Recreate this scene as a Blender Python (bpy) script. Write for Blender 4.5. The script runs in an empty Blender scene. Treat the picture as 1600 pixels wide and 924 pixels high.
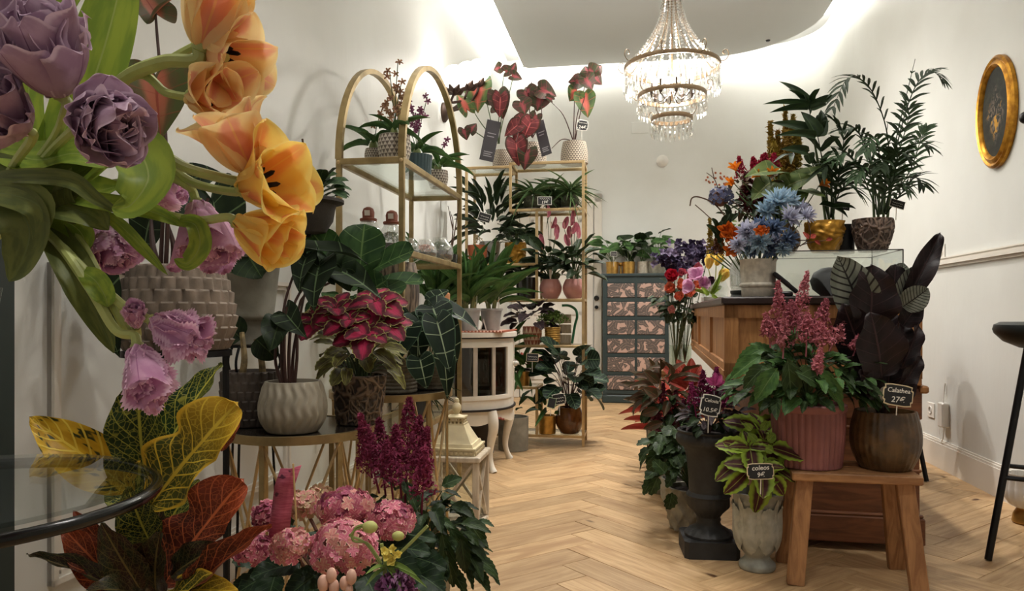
import bpy, bmesh, math, random
from mathutils import Vector, Matrix
rng = random.Random(7)
SC = bpy.context.scene
COL = SC.collection
V = Vector
PI = math.pi
# ---------------------------------------------------------------- camera, world, exposure
EYE = 0.90                       # camera height; the photo's horizon is row 490, focal length 1150 px of 1600
FPX, HOR = 1150.0, 490.0
cd = bpy.data.cameras.new('camera'); cam = bpy.data.objects.new('camera', cd); COL.objects.link(cam)
cam.location = (0, 0, EYE); cam.rotation_euler = (PI/2, 0, 0)
cd.sensor_width = 36; cd.lens = FPX*36/1600; cd.shift_y = (HOR-462)/1600; cd.clip_start = 0.05
SC.camera = cam
w = bpy.data.worlds.new('world'); SC.world = w; w.use_nodes = True
w.node_tree.nodes['Background'].inputs[0].default_value = (1.0, 0.94, 0.86, 1)
w.node_tree.nodes['Background'].inputs[1].default_value = 0.24
SC.view_settings.view_transform = 'Standard'; SC.view_settings.look = 'None'
SC.view_settings.gamma = 1.0; SC.view_settings.use_curve_mapping = False
SC.view_settings.exposure = 0.26
LAMP = dict(cove=29.0, chand=52, bulb=5, globe=7, globe_e=7, down=60)
WARM = (1.0, 0.955, 0.90)
# ---------------------------------------------------------------- frames
ANG = math.atan(0.168)           # the room is turned 9.5 degrees to the camera
CA, SA = math.cos(ANG), math.sin(ANG)
def RM(s, t, z=0.0):             # room coordinates (across, deep, up) to world
    return V((s*CA + t*SA, -s*SA + t*CA, z))
def P(px, py, Y):                # point seen at a photo pixel, Y metres deep
    return V(((px-800)/FPX*Y, Y, EYE + (HOR-py)/FPX*Y))
def ST(p): return p.x*CA - p.y*SA, p.x*SA + p.y*CA
def srgb(r, g, b):
    f = lambda c: (c/255/12.92) if c/255 <= 0.04045 else ((c/255+0.055)/1.055)**2.4
    return (f(r), f(g), f(b), 1)
# ---------------------------------------------------------------- materials
class NT:
    def __init__(s, name):
        s.m = bpy.data.materials.new(name); s.m.use_nodes = True; s.t = s.m.node_tree
        s.n = s.t.nodes; s.b = s.n['Principled BSDF']; s.out = s.n['Material Output']
    def lk(s, a, b): s.t.links.new(a, b)
    def sock(s, i, v):
        if isinstance(v, bpy.types.NodeSocket): s.lk(v, i)
        elif isinstance(v, (int, float)):
            i.default_value = v if i.type == 'VALUE' else (v,)*len(i.default_value)
        else: i.default_value = v
    def math(s, op, a, b=0.0, clamp=False):
        n = s.n.new('ShaderNodeMath'); n.operation = op; n.use_clamp = clamp
        s.sock(n.inputs[0], a); s.sock(n.inputs[1], b); return n.outputs[0]
    def mix(s, f, a, b, bt='MIX'):
        n = s.n.new('ShaderNodeMix'); n.data_type = 'RGBA'; n.blend_type = bt
        s.sock(n.inputs[0], f); s.sock(n.inputs[6], a); s.sock(n.inputs[7], b); return n.outputs[2]
    def ramp(s, v, lo, hi):      # smooth step from lo to hi
        n = s.n.new('ShaderNodeMapRange'); n.interpolation_type = 'SMOOTHSTEP'
        s.sock(n.inputs[0], v); n.inputs[1].default_value = lo; n.inputs[2].default_value = hi; return n.outputs[0]
    def coord(s, k='Object'):
        return s.n.new('ShaderNodeTexCoord').outputs[k]
    def mapv(s, v, sc=(1, 1, 1), rot=(0, 0, 0), loc=(0, 0, 0)):
        n = s.n.new('ShaderNodeMapping'); s.lk(v, n.inputs[0])
        n.inputs[3].default_value = sc; n.inputs[2].default_value = rot; s.sock(n.inputs[1], loc); return n.outputs[0]
    def noise(s, v, scale=5, detail=3, rough=.5, dist=0.0):
        n = s.n.new('ShaderNodeTexNoise'); s.lk(v, n.inputs['Vector']); n.inputs['Scale'].default_value = scale
        n.inputs['Detail'].default_value = detail; n.inputs['Roughness'].default_value = rough
        n.inputs['Distortion'].default_value = dist; return n.outputs['Fac']
    def vor(s, v, scale=5, feat='F1', out='Distance'):
        n = s.n.new('ShaderNodeTexVoronoi'); s.lk(v, n.inputs['Vector']); n.feature = feat
        n.inputs['Scale'].default_value = scale; return n.outputs[out]
    def wave(s, v, scale=5, dist=2, axis='X', det=2):
        n = s.n.new('ShaderNodeTexWave'); s.lk(v, n.inputs['Vector']); n.bands_direction = axis
        n.inputs['Scale'].default_value = scale; n.inputs['Distortion'].default_value = dist
        n.inputs['Detail'].default_value = det; return n.outputs['Fac']
    def sep(s, v):
        n = s.n.new('ShaderNodeSeparateXYZ'); s.lk(v, n.inputs[0]); return n.outputs
    def rand(s): return s.n.new('ShaderNodeObjectInfo').outputs['Random']
    def bump(s, h, strength=.3, dist=.01):
        n = s.n.new('ShaderNodeBump'); s.lk(h, n.inputs['Height']); n.inputs['Strength'].default_value = strength
        n.inputs['Distance'].default_value = dist; s.lk(n.outputs[0], s.b.inputs['Normal'])
    def set(s, **k):
        for a, v in k.items():
            s.sock(s.b.inputs[{'col': 'Base Color', 'rough': 'Roughness', 'metal': 'Metallic', 'spec': 'Specular IOR Level',
                    'emit': 'Emission Color', 'estr': 'Emission Strength', 'trans': 'Transmission Weight', 'ior': 'IOR',
                    'coat': 'Coat Weight', 'sheen': 'Sheen Weight'}[a]], v)
        return s.m
MC = {}
def plain(name, c, rough=.5, metal=0., var=.0, spec=.5, noise=0.0, nscale=20, bump=0.0, bscale=60, coat=0):
    if name in MC: return MC[name]
    k = NT(name); col = c
    if noise or bump: co = k.coord()
    if noise: col = k.mix(k.ramp(k.noise(co, nscale, 4), .35, .65), c, tuple(x*(1-noise) for x in c[:3])+(1,))
    if var:
        f = k.math('ADD', k.math('MULTIPLY', k.rand(), 2*var), 1-var)
        col = k.mix(1.0, col, f, 'MULTIPLY')
    if bump: k.bump(k.noise(co, bscale, 4), bump, .005)
    MC[name] = k.set(col=col, rough=rough, metal=metal, spec=spec, coat=coat); return MC[name]
def glassy(name, tint=(.93, .97, .95, 1), refl=.10, rough=.0, body=None, bodyw=0.0):
    if name in MC: return MC[name]
    k = NT(name); n = k.n
    tr = n.new('ShaderNodeBsdfTransparent'); tr.inputs[0].default_value = tint
    gl = n.new('ShaderNodeBsdfGlossy'); gl.inputs['Roughness'].default_value = rough; gl.inputs[0].default_value = (1, 1, 1, 1)
    fr = n.new('ShaderNodeLayerWeight'); fr.inputs[0].default_value = .35
    f = k.math('ADD', k.math('MULTIPLY', k.math('POWER', fr.outputs['Facing'], 3), .55), refl, True)
    mx = n.new('ShaderNodeMixShader'); k.lk(f, mx.inputs[0]); k.lk(tr.outputs[0], mx.inputs[1]); k.lk(gl.outputs[0], mx.inputs[2])
    o = mx.outputs[0]
    if body:
        d = n.new('ShaderNodeBsdfDiffuse'); d.inputs[0].default_value = body
        m2 = n.new('ShaderNodeMixShader'); m2.inputs[0].default_value = bodyw; k.lk(o, m2.inputs[1]); k.lk(d.outputs[0], m2.inputs[2]); o = m2.outputs[0]
    k.lk(o, k.out.inputs[0]); MC[name] = k.m; return k.m
def emit(name, c, s):
    if name in MC: return MC[name]
    k = NT(name); MC[name] = k.set(col=c, emit=c, estr=s, rough=.4); return k.m
# a leaf or petal: UV u runs across (0.5 = midrib), v from stalk to tip
def lmat(name, base, base2=None, vein=None, vw=.06, mid=.05, nv=0, slant=.0, vfade=1.0, edge=None, ew=.12, core=None, cw=.5, tipc=None,
         blot=None, bscale=14, bth=.55, rough=.5, transl=.12, var=.18, bmp=.3, stripes=0, spec=.22, net=0.0):
    if name in MC: return MC[name]
    k = NT(name); uv = k.coord('UV'); X = k.sep(uv); u, v = X[0], X[1]
    a = k.math('MULTIPLY', k.math('ABSOLUTE', k.math('SUBTRACT', u, .5)), 2)
    col = base
    obj = k.mapv(k.coord('Object'), (1, 1, 1))
    rnd = k.rand()
    off = k.n.new('ShaderNodeVectorMath'); off.operation = 'ADD'; k.lk(uv, off.inputs[0])
    cb = k.n.new('ShaderNodeCombineXYZ'); k.lk(k.math('MULTIPLY', rnd, 37), cb.inputs[0]); k.lk(k.math('MULTIPLY', rnd, 17), cb.inputs[1]); k.lk(cb.outputs[0], off.inputs[1])
    uvr = off.outputs[0]
    nz = k.noise(uvr, 4, 3)
    if base2: col = k.mix(k.ramp(nz, .38, .62), base, base2)
    if tipc: col = k.mix(k.ramp(v, .35, 1.0), col, tipc)
    if core: col = k.mix(k.math('MULTIPLY', k.math('SUBTRACT', 1.0, k.ramp(k.math('ADD', a, k.math('MULTIPLY', k.math('SUBTRACT', nz, .5), .6)), cw*.45, cw*1.2)), k.math('SUBTRACT', 1.0, k.ramp(v, .62, .95))), col, core)
    if blot: col = k.mix(k.ramp(k.noise(uvr, bscale, 2), bth, bth+.06), col, blot)
    h = None
    if stripes:
        ws = k.math('ABSOLUTE', k.math('SINE', k.math('MULTIPLY', a, stripes)))
        h = ws
    if vein is not None:
        f = k.math('SUBTRACT', 1.0, k.ramp(a, mid*.5, mid))
        if nv:
            ph = k.math('FRACT', k.math('SUBTRACT', k.math('MULTIPLY', v, nv), k.math('MULTIPLY', a, slant)))
            tri = k.math('ABSOLUTE', k.math('SUBTRACT', ph, .5))
            sv = k.math('MULTIPLY', k.math('SUBTRACT', 1.0, k.ramp(tri, vw*.5, vw)), vfade)
            f = k.math('MAXIMUM', f, sv)
        if net:
            n_ = k.vor(k.mapv(uvr, (11, 27, 1)), 1.0, 'DISTANCE_TO_EDGE')
            f = k.math('MAXIMUM', f, k.math('MULTIPLY', k.math('SUBTRACT', 1.0, k.ramp(n_, .01, .08)), net))
        col = k.mix(f, col, vein); h = f
    if edge:
        e = k.ramp(k.math('ADD', a, k.math('MULTIPLY', k.math('SUBTRACT', nz, .5), .15)), 1-ew*1.5, 1-ew*.6)
        col = k.mix(e, col, edge)
    f = k.math('ADD', k.math('MULTIPLY', rnd, 2*var), 1-var)
    col = k.mix(1.0, col, f, 'MULTIPLY')
    if h is not None and bmp: k.bump(h, bmp, .004)
    k.set(col=col, rough=rough, spec=spec)
    if transl:
        tl = k.n.new('ShaderNodeBsdfTranslucent'); k.lk(col, tl.inputs[0])
        mx = k.n.new('ShaderNodeMixShader'); mx.inputs[0].default_value = transl
        k.lk(k.b.outputs[0], mx.inputs[1]); k.lk(tl.outputs[0], mx.inputs[2]); k.lk(mx.outputs[0], k.out.inputs[0])
    MC[name] = k.m; return k.m
# ---------------------------------------------------------------- objects
def tag(o, label=None, cat=None, group=None, kind=None):
    if label: o['label'] = label
    if cat: o['category'] = cat
    if group: o['group'] = group
    if kind: o['kind'] = kind
    return o
def thing(name, label, cat, loc, rz=0.0, group=None):
    o = bpy.data.objects.new(name, None); COL.objects.link(o); o.empty_display_size = .05
    o.location = loc; o.rotation_euler = (0, 0, rz); return tag(o, label, cat, group)
def link(name, me, parent=None, M=None):
    o = bpy.data.objects.new(name, me); COL.objects.link(o)
    if parent is not None: o.parent = parent
    if M is not None: o.matrix_basis = M
    return o
def wm(o):                       # world matrix of an object from its own chain (no depsgraph needed)
    m = o.matrix_basis.copy()
    return wm(o.parent) @ m if o.parent else m
def basis(o):
    return Matrix.LocRotScale(o.location, o.rotation_euler, o.scale)
class MB:
    def __init__(s): s.v, s.f, s.uv = [], [], []
    def add(s, vs, fs, M=None, uv=None):
        b = len(s.v)
        s.v += [tuple(M @ V(p)) for p in vs] if M is not None else [tuple(p) for p in vs]
        s.f += [tuple(i+b for i in f) for f in fs]
        s.uv += uv if uv else [(.5, .5)]*len(vs)
        return s
    def box(s, x0, x1, y0, y1, z0, z1, M=None, c=0.0):
        if c <= 0:
            vs = [(x, y, z) for z in (z0, z1) for y in (y0, y1) for x in (x0, x1)]
            return s.add(vs, [(0, 2, 3, 1), (4, 5, 7, 6), (0, 1, 5, 4), (2, 6, 7, 3), (0, 4, 6, 2), (1, 3, 7, 5)], M)
        # chamfered along the four upright edges and the top and bottom rims
        def ring(d, z): return [(x0+c+d, y0+d, z), (x1-c-d, y0+d, z), (x1-d, y0+c+d, z), (x1-d, y1-c-d, z), (x1-c-d, y1-d, z), (x0+c+d, y1-d, z), (x0+d, y1-c-d, z), (x0+d, y0+c+d, z)]
        vs = ring(c*.7, z0)+ring(0, z0+c)+ring(0, z1-c)+ring(c*.7, z1)
        fs = [tuple(range(7, -1, -1)), tuple(range(24, 32))]
        for k in range(3):
            for i in range(8): fs.append((k*8+i, k*8+(i+1) % 8, k*8+8+(i+1) % 8, k*8+8+i))
        return s.add(vs, fs, M)
    def bar(s, p0, p1, w, h, up=(0, 0, 1)):
        p0, p1 = V(p0), V(p1); d = (p1-p0); L = d.length; d = d/L; up = V(up)
        x = d.cross(up)
        if x.length < 1e-4: x = d.cross(V((0, 1, 0)))
        x.normalize(); z = x.cross(d)
        M = Matrix.Translation(p0) @ Matrix((x, d, z)).transposed().to_4x4()
        return s.box(-w/2, w/2, 0, L, -h/2, h/2, M, c=min(w, h)*.12)
    def tube(s, pts, r, n=8, cap=True):
        pts = [V(p) for p in pts]; m = len(pts); rr = r if isinstance(r, (list, tuple)) else [r]*m
        vs, fs, uv = [], [], []; t0 = (pts[1]-pts[0]).normalized(); a = t0.orthogonal().normalized()
        for i, p in enumerate(pts):
            t = (pts[min(i+1, m-1)]-pts[max(i-1, 0)])
            t = t.normalized() if t.length > 1e-9 else t0
            a = (a-t*a.dot(t)); a = a.normalized() if a.length > 1e-6 else t.orthogonal().normalized()
            b = t.cross(a)
            for k in range(n):
                q = 2*PI*k/n; vs.append(p+(a*math.cos(q)+b*math.sin(q))*rr[i]); uv.append((k/n, i/(m-1)))
        for i in range(m-1):
            for k in range(n): fs.append((i*n+k, i*n+(k+1) % n, (i+1)*n+(k+1) % n, (i+1)*n+k))
        if cap: fs += [tuple(range(n-1, -1, -1)), tuple(range((m-1)*n, m*n))]
        return s.add(vs, fs, None, uv)
    def lathe(s, prof, seg=32, disp=None, M=None, close=False):   # prof: (r, z); disp(u, v) adds to the radius
        vs, fs, uv = [], [], []; m = len(prof)
        for j, (r, z) in enumerate(prof):
            for k in range(seg):
                u = k/seg; q = 2*PI*u; rr = r+(disp(u, j/(m-1), z) if disp else 0)
                vs.append((rr*math.cos(q), rr*math.sin(q), z)); uv.append((u, j/(m-1)))
        for j in range(m-1):
            for k in range(seg): fs.append((j*seg+k, j*seg+(k+1) % seg, (j+1)*seg+(k+1) % seg, (j+1)*seg+k))
        if close == 'ring':
            fs += [((m-1)*seg+k, (m-1)*seg+(k+1) % seg, (k+1) % seg, k) for k in range(seg)]
            return s.add(vs, fs, M, uv)
        if prof[0][0] > 1e-5: fs.append(tuple(range(seg-1, -1, -1)))
        if prof[-1][0] > 1e-5 and not close: fs.append(tuple(range((m-1)*seg, m*seg)))
        return s.add(vs, fs, M, uv)
    def ball(s, c, r, seg=16, ring=10, sq=(1, 1, 1)):
        pr = [(max(1e-6, r*math.sin(PI*i/ring)), -r*math.cos(PI*i/ring)) for i in range(ring+1)]
        return s.lathe(pr, seg, None, Matrix.Translation(V(c)) @ Matrix.Diagonal((sq[0], sq[1], sq[2], 1)), True)
    def prism(s, outline, z0, z1, M=None):      # counter-clockwise outline in xy
        n = len(outline); vs = [(x, y, z0) for x, y in outline]+[(x, y, z1) for x, y in outline]
        fs = [tuple(range(n-1, -1, -1)), tuple(range(n, 2*n))]+[(i, (i+1) % n, n+(i+1) % n, n+i) for i in range(n)]
        return s.add(vs, fs, M)
    def mesh(s, name, mat=None, smooth=False, uv=False):
        me = bpy.data.meshes.new(name); me.from_pydata(s.v, [], s.f)
        if uv:
            l = me.uv_layers.new(name='UVMap'); vi = [0]*len(me.loops); me.loops.foreach_get('vertex_index', vi)
            l.data.foreach_set('uv', [c for i in vi for c in s.uv[i]])
        if smooth:
            me.polygons.foreach_set('use_smooth', [True]*len(me.polygons))
            if smooth != 'all': me.set_sharp_from_angle(angle=math.radians(42))
        if mat: me.materials.append(mat)
        me.update(); return me
    def build(s, name, mat=None, parent=None, smooth=False, uv=False, M=None):
        return link(name, s.mesh(name, mat, smooth, uv), parent, M)
def struct(name, mb, mat, parent=None, smooth=False, M=None):
    o = mb.build(name, mat, parent, smooth, M=M)
    if parent is None: o['kind'] = 'structure'
    return o
def spline(pts, n):              # Catmull-Rom through points (tuples), n samples per span
    pts = [V(p) for p in pts]; q = [pts[0]*2-pts[1]]+pts+[pts[-1]*2-pts[-2]]; out = []
    for i in range(1, len(q)-2):
        for k in range(n):
            t = k/n; a, b, c, d = q[i-1], q[i], q[i+1], q[i+2]
            out.append(.5*((2*b)+(c-a)*t+(2*a-5*b+4*c-d)*t*t+(3*b-a-3*c+d)*t**3))
    return out+[pts[-1]]
# ---------------------------------------------------------------- leaves
SH = {  # right half outline (x, y), unit length, half width .5
 'lance': [(0, 0), (.28, .14), (.5, .4), (.4, .7), (.16, .92), (0, 1)],
 'oval': [(0, 0), (.33, .08), (.5, .36), (.45, .66), (.24, .9), (0, 1)],
 'heart': [(0, 0), (.12, -.13), (.32, -.17), (.48, -.02), (.5, .22), (.37, .55), (.15, .85), (0, 1)],
 'arrow': [(0, 0), (.12, -.2), (.33, -.3), (.45, -.12), (.5, .15), (.36, .52), (.14, .84), (0, 1)],
 'fiddle': [(0, 0), (.22, .06), (.34, .28), (.42, .5), (.5, .74), (.34, .94), (0, 1)],
 'croton': [(0, 0), (.26, .1), (.5, .3), (.48, .46), (.36, .57), (.45, .72), (.4, .87), (.16, .97), (0, 1)],
 'strap': [(0, 0), (.4, .05), (.5, .3), (.42, .7), (.18, .93), (0, 1)],
 'blade': [(0, 0), (.5, .08), (.45, .5), (.25, .8), (0, 1)],
 'petal': [(0, 0), (.22, .06), (.42, .32), (.5, .62), (.38, .86), (.14, .97), (0, .99)],
 'round': [(0, 0), (.25, -.02), (.48, .2), (.5, .5), (.4, .8), (.2, .96), (0, 1)],
}
LM = {}
def leafmesh(shape, mat, K=2, n=2, fold=.25, cup=0., droop=.25, wave=0., wn=3, teeth=0, tooth=.06, curl=0., name='leaf'):
    key = (shape, mat.name, K, n, fold, cup, droop, wave, wn, teeth, curl)
    if key in LM: return LM[key]
    cp = SH[shape]; out = spline([(x, y, 0) for x, y in cp], n); m = len(out)
    if teeth:
        L = 0; acc = [0]
        for i in range(1, m): L += (out[i]-out[i-1]).length; acc.append(L)
        o2 = []; N = teeth*2
        for j in range(N+1):
            d = L*j/N; i = max(k for k in range(m) if acc[k] <= d+1e-9); i = min(i, m-2)
            q = (d-acc[i])/max(1e-9, acc[i+1]-acc[i]); p = out[i].lerp(out[i+1], q)
            if 0 < j < N and j % 2: p = V((p.x*(1+tooth*2.2), p.y+tooth*.35, 0))
            o2.append(p)
        out = o2; m = len(out)
    ymin = min(p.y for p in out)
    mb = MB(); vs, fs, uv = [], [], []
    for i, p in enumerate(out):
        s = i/(m-1); my = max(0., (p.y-ymin)/(1-ymin)) if ymin < -.05 else p.y
        if ymin < -.05: my = my**1.15
        for k in range(-K, K+1):
            a = abs(k)/K; x = p.x*a*(1 if k >= 0 else -1); y = my+(p.y-my)*a
            ax = abs(x)
            z = fold*ax+cup*4*ax*ax-droop*y*y+wave*math.sin(2*PI*wn*s+(0 if k > 0 else 1.3))*a*a+curl*(max(0, y-.6)**2)*3
            vs.append((x, y, z)); uv.append((.5+.5*k/K, s))
    w = 2*K+1
    for i in range(m-1):
        for k in range(w-1):
            fs.append((i*w+k, i*w+k+1, (i+1)*w+k+1, (i+1)*w+k))
    mb.add(vs, fs, None, uv)
    LM[key] = mb.mesh(name, mat, 'all', True); return LM[key]
def frame(base, tip, nrm, W, L=None):
    base, tip = V(base), V(tip); y = tip-base; LL = y.length; y = y/LL; L = L or LL
    z = V(nrm); z = z-y*z.dot(y)
    if z.length < 1e-4: z = y.orthogonal()
    z.normalize(); x = y.cross(z)
    M = Matrix((x*W, y*L, z*L)).transposed().to_4x4(); M.translation = base; return M
def leaf(root, me, base, tip, nrm, W, name='leaf'):    # base, tip in root coordinates
    return link(name, me, root, frame(base, tip, nrm, W))
def rel(root, p):
    return basis(root).inverted() @ V(p)
def petiole(mb, a, b, r0, r1, sag=0., n=5, k=5):
    a, b = V(a), V(b); d = b-a; pts = []
    for i in range(n+1):
        t = i/n; p = a+V((d.x*t**1.4, d.y*t**1.4, d.z*(1-(1-t)**(1.0+.5*sag)) if sag else d.z*t)); pts.append(p)
    mb.tube(pts, [r0+(r1-r0)*i/n for i in range(n+1)], k, True)
def rosette(root, meshes, n, z0, r0, z1, r1, L, W, stems, seed=0, elev=(-.2, .9), sr=.003, az=None, face=.5, lvar=.25, name='leaf', center=(0, 0)):
    """n leaves on stalks leaving the pot at height z0 inside r0, blades starting within radius r1 at heights z1=(lo, hi)"""
    r = random.Random(seed); cx, cy = center
    for i in range(n):
        th = (i*2.399963+r.uniform(-.3, .3)) if az is None else r.uniform(*az)
        q = (i+.5)/n; h = z1[0]+(z1[1]-z1[0])*(q if r.random() < .8 else r.random()); rad = r1*(.35+.65*math.sqrt(1-q*.75))*r.uniform(.75, 1.1)
        b0 = V((cx+r0*math.cos(th)*r.uniform(.1, .8), cy+r0*math.sin(th)*r.uniform(.1, .8), z0)); b1 = V((cx+rad*math.cos(th), cy+rad*math.sin(th), h))
        if stems is not None: petiole(stems, b0, b1, sr, sr*.7, .8)
        e = elev[0]+(elev[1]-elev[0])*q+r.uniform(-.2, .2); l = L*(1+r.uniform(-lvar, lvar*.6))
        th2 = th+r.uniform(-.4, .4)
        d = V((math.cos(th2)*math.cos(e), math.sin(th2)*math.cos(e), math.sin(e)))
        nr = V((-math.cos(th2)*math.sin(e), -math.sin(th2)*math.sin(e), math.cos(e)))+V((r.uniform(-.3, .3), -face+r.uniform(-.3, .3), 0))
        leaf(root, r.choice(meshes), b1, b1+d*l, nr, W*l/L, name)
# ---------------------------------------------------------------- pots
def potprof(h, rt, rb, belly=0., bz=.5, n=14, lip=0.0, wall=.008, rim=.0):
    pr = []
    for i in range(n+1):
        t = i/n; r = rb+(rt-rb)*t+belly*math.sin(PI*min(1, max(0, t/(2*bz) if t < bz else .5+(t-bz)/(2*(1-bz)))))
        pr.append((r, h*t))
    pr[0] = (pr[0][0]*.94, 0.0); pr.insert(1, (pr[1][0]*.2+rb*.8, h*.012))
    if lip: pr[-1:] = [(rt, h*.9), (rt+lip, h*.92), (rt+lip, h)]
    e = pr[-1][0]
    return pr+[(e-wall*.5, h*1.005), (e-wall, h), (e-wall*1.3, h*.86)]
def pot(root, h, rt, rb, mat, belly=0., bz=.5, lip=0., disp=None, seg=40, rings=14, soil=True, name='pot', wall=.008, uv=False, z=0.0, smooth='x'):
    pr = potprof(h, rt, rb, belly, bz, rings, lip, wall)
    ni = len(pr)-3
    dd = (lambda u, v, zz: disp(u, zz/h) if v < (ni-.5)/(len(pr)-1) else 0) if disp else None
    o = MB().lathe([(r, zz+z) for r, zz in pr], seg, (lambda u, v, zz: dd(u, v, zz-z)) if dd else None, None, True).build(name, mat, root, smooth, uv)
    if soil:
        r = pr[-1][0]-.001
        MB().lathe([(r, z+h*.9), (r*.5, z+h*.92), (.001, z+h*.925)], 16, lambda u, v, zz: .0, None, True).build('soil', M_SOIL, root, True)
    return o
# ================================================================ setting
SL, SR, TB, TF, HC = -1.36, 1.755, 7.80, -1.2, 3.62      # left, right, back wall, open shop front, upper ceiling
M_SOIL = plain('soil', srgb(46, 34, 25), .95, noise=.5, nscale=60, bump=.6, bscale=120)
def wall_mat():
    k = NT('wall_paint'); co = k.coord()
    c = k.mix(k.ramp(k.noise(co, 1.3, 4), .3, .7), srgb(223, 224, 219), srgb(214, 214, 208))
    k.bump(k.noise(k.mapv(co, (3, 3, 1)), 9, 5), .12, .01)
    return k.set(col=c, rough=.42, spec=.35)
M_WALL = wall_mat()
M_CEIL = plain('ceiling_paint', srgb(188, 190, 187), .7)
M_TRIM = plain('trim_paint', srgb(222, 216, 205), .4)
M_DARK = plain('dark_green_paint', srgb(40, 50, 47), .4)
RMX = Matrix.Rotation(-ANG, 4, 'Z')
T = .1
struct('wall_left', MB().box(SL-T, SL, TF, TB+T, 0, HC), M_WALL, M=RMX)
struct('wall_back', MB().box(SL, SR-.55, TB, TB+T, 0, HC), M_WALL, M=RMX)
struct('wall_right', MB().box(SR, SR+T, TF, TB-.55, 0, HC), M_WALL, M=RMX)
cn = MB(); n = 16                                          # the rounded corner at the back right
arc = [(SR-.55+.55*math.sin(PI/2*i/n), TB-.55+.55*math.cos(PI/2*i/n)) for i in range(n+1)]
arc2 = [(SR-.55+.65*math.sin(PI/2*i/n), TB-.55+.65*math.cos(PI/2*i/n)) for i in range(n, -1, -1)]
cn.prism((arc+arc2)[::-1], 0, HC)
struct('wall_corner', cn, M_WALL, smooth='x', M=RMX)
struct('ceiling', MB().box(SL-T, SR+T, TF, TB+T, HC, HC+.05), M_CEIL, M=RMX)
# lowered ceiling panel with a rounded back right corner, light strip round its edge
pl, pr_, pb = -1.155, 1.60, 7.63; rc = 1.0
edge = [(pl, TF), (pl, pb-.05), (pl+.05, pb)]+[(pr_-rc+rc*math.sin(PI/2*i/20), pb-rc+rc*math.cos(PI/2*i/20)) for i in range(21)]+[(pr_, TF)]
pn = MB().prism(edge[::-1] if False else [(x, y) for x, y in reversed(edge)], 3.47, 3.525)
struct('ceiling_panel', pn, M_CEIL, M=RMX)
led = MB(); off = []
for i, (x, y) in enumerate(edge):
    a = V(edge[max(0, i-1)]); b = V(edge[min(len(edge)-1, i+1)]); d = (b-a).normalized(); off.append((x-d.y*.012, y+d.x*.012))
fine = []
for i in range(len(off)-1):
    a, b = V(off[i]), V(off[i+1]); m = max(1, int((b-a).length/.4))
    fine += [tuple(a.lerp(b, k/m)) for k in range(m)]
fine.append(off[-1])
for i in range(len(fine)-1):
    (x0, y0), (x1, y1) = fine[i], fine[i+1]
    led.add([(x0, y0, 3.485), (x1, y1, 3.485), (x1, y1, 3.52), (x0, y0, 3.52)], [(0, 1, 2, 3)])
o = led.build('light_strip', emit('led_glow', (1, .96, .90, 1), LAMP['cove']), None, M=RMX)
tag(o, 'warm white light strip along the edge of the lowered ceiling', 'light strip')
# added fill spots in the ceiling, out of view, to brighten walls and floor
sp = [(-.2, .6), (.42, .6), (-.2, 2.3), (.42, 2.3), (-.2, 4.0), (.42, 4.0), (-.1, 5.4), (.42, 5.4)]
for i, (s, t) in enumerate(sp):
    r = thing('fill_spot', 'added unseen fill spot in the ceiling, %s side, %s' % (('left', 'right')[i % 2], ('nearest the entrance', 'over the tables and bench', 'level with the chandelier', 'nearest the back wall')[i//2]), 'fill spot', RM(s, t, 3.47), -ANG, 'added fill spots')
    MB().lathe([(.045, -.004), (.052, -.006), (.056, 0.0), (.04, -.001)], 24, None, None, 'ring').build('ring', M_TRIM, r, True)
    MB().lathe([(.04, -.0015), (.001, -.0012)], 20, None, None, True).build('bulb', emit('fill_spot_glow', (1, .9, .78, 1), 12), r)
    ld = bpy.data.lights.new('spot_light', 'SPOT'); ld.energy = LAMP['down']*(.85, .95, 1.15, 2.6)[i//2]; ld.color = WARM; ld.spot_size = (1.75, 1.75, 1.75, 2.3)[i//2]; ld.spot_blend = .8; ld.shadow_soft_size = .05
    lo = link('spot_light', ld, r); lo.location = (0, 0, -.02)
# floor: slab under herringbone planks
struct_floor = MB().box(SL-T, SR+T, TF, TB+T, -.06, -.014)
M_JOINT = plain('floor_joint', srgb(70, 52, 36), .8)
FL = struct('floor', struct_floor, M_JOINT, M=RMX)
def plank_mat():
    k = NT('oak_plank'); co = k.coord(); rnd = k.rand()
    cb = k.n.new('ShaderNodeCombineXYZ'); k.lk(k.math('MULTIPLY', rnd, 31), cb.inputs[0]); k.lk(k.math('MULTIPLY', rnd, 57), cb.inputs[1])
    v = k.mapv(co, (1, 1, 1), loc=cb.outputs[0])
    g = k.noise(k.mapv(v, (1.2, 16, 1)), 4, 5, .6, .6); g2 = k.noise(k.mapv(v, (1, 5, 1)), 2.2, 3, .5, 1.0)
    c = k.mix(k.ramp(g, .3, .7), srgb(200, 168, 126), srgb(174, 140, 100))
    c = k.mix(k.math('MULTIPLY', k.ramp(g2, .5, .72), .6), c, srgb(150, 114, 78))
    kn = k.vor(k.mapv(v, (1.5, 4, 1)), 1.3); c = k.mix(k.math('SUBTRACT', 1, k.ramp(kn, .03, .09)), c, srgb(88, 58, 36))
    f = k.math('ADD', k.math('MULTIPLY', rnd, .34), .80); c = k.mix(1.0, c, f, 'MULTIPLY')
    k.bump(g, .15, .003); return k.set(col=c, rough=.48, spec=.35)
M_PLANK = plank_mat()
PLk, PWk = .66, .132
def plank_mesh(L, Wd):
    return MB().box(0, L-.002, 0, Wd-.0015, -.014, 0, None, .0012).mesh('plank', M_PLANK)
pm = plank_mesh(PLk, PWk)
q = math.sqrt(.5); cells = []
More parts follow.
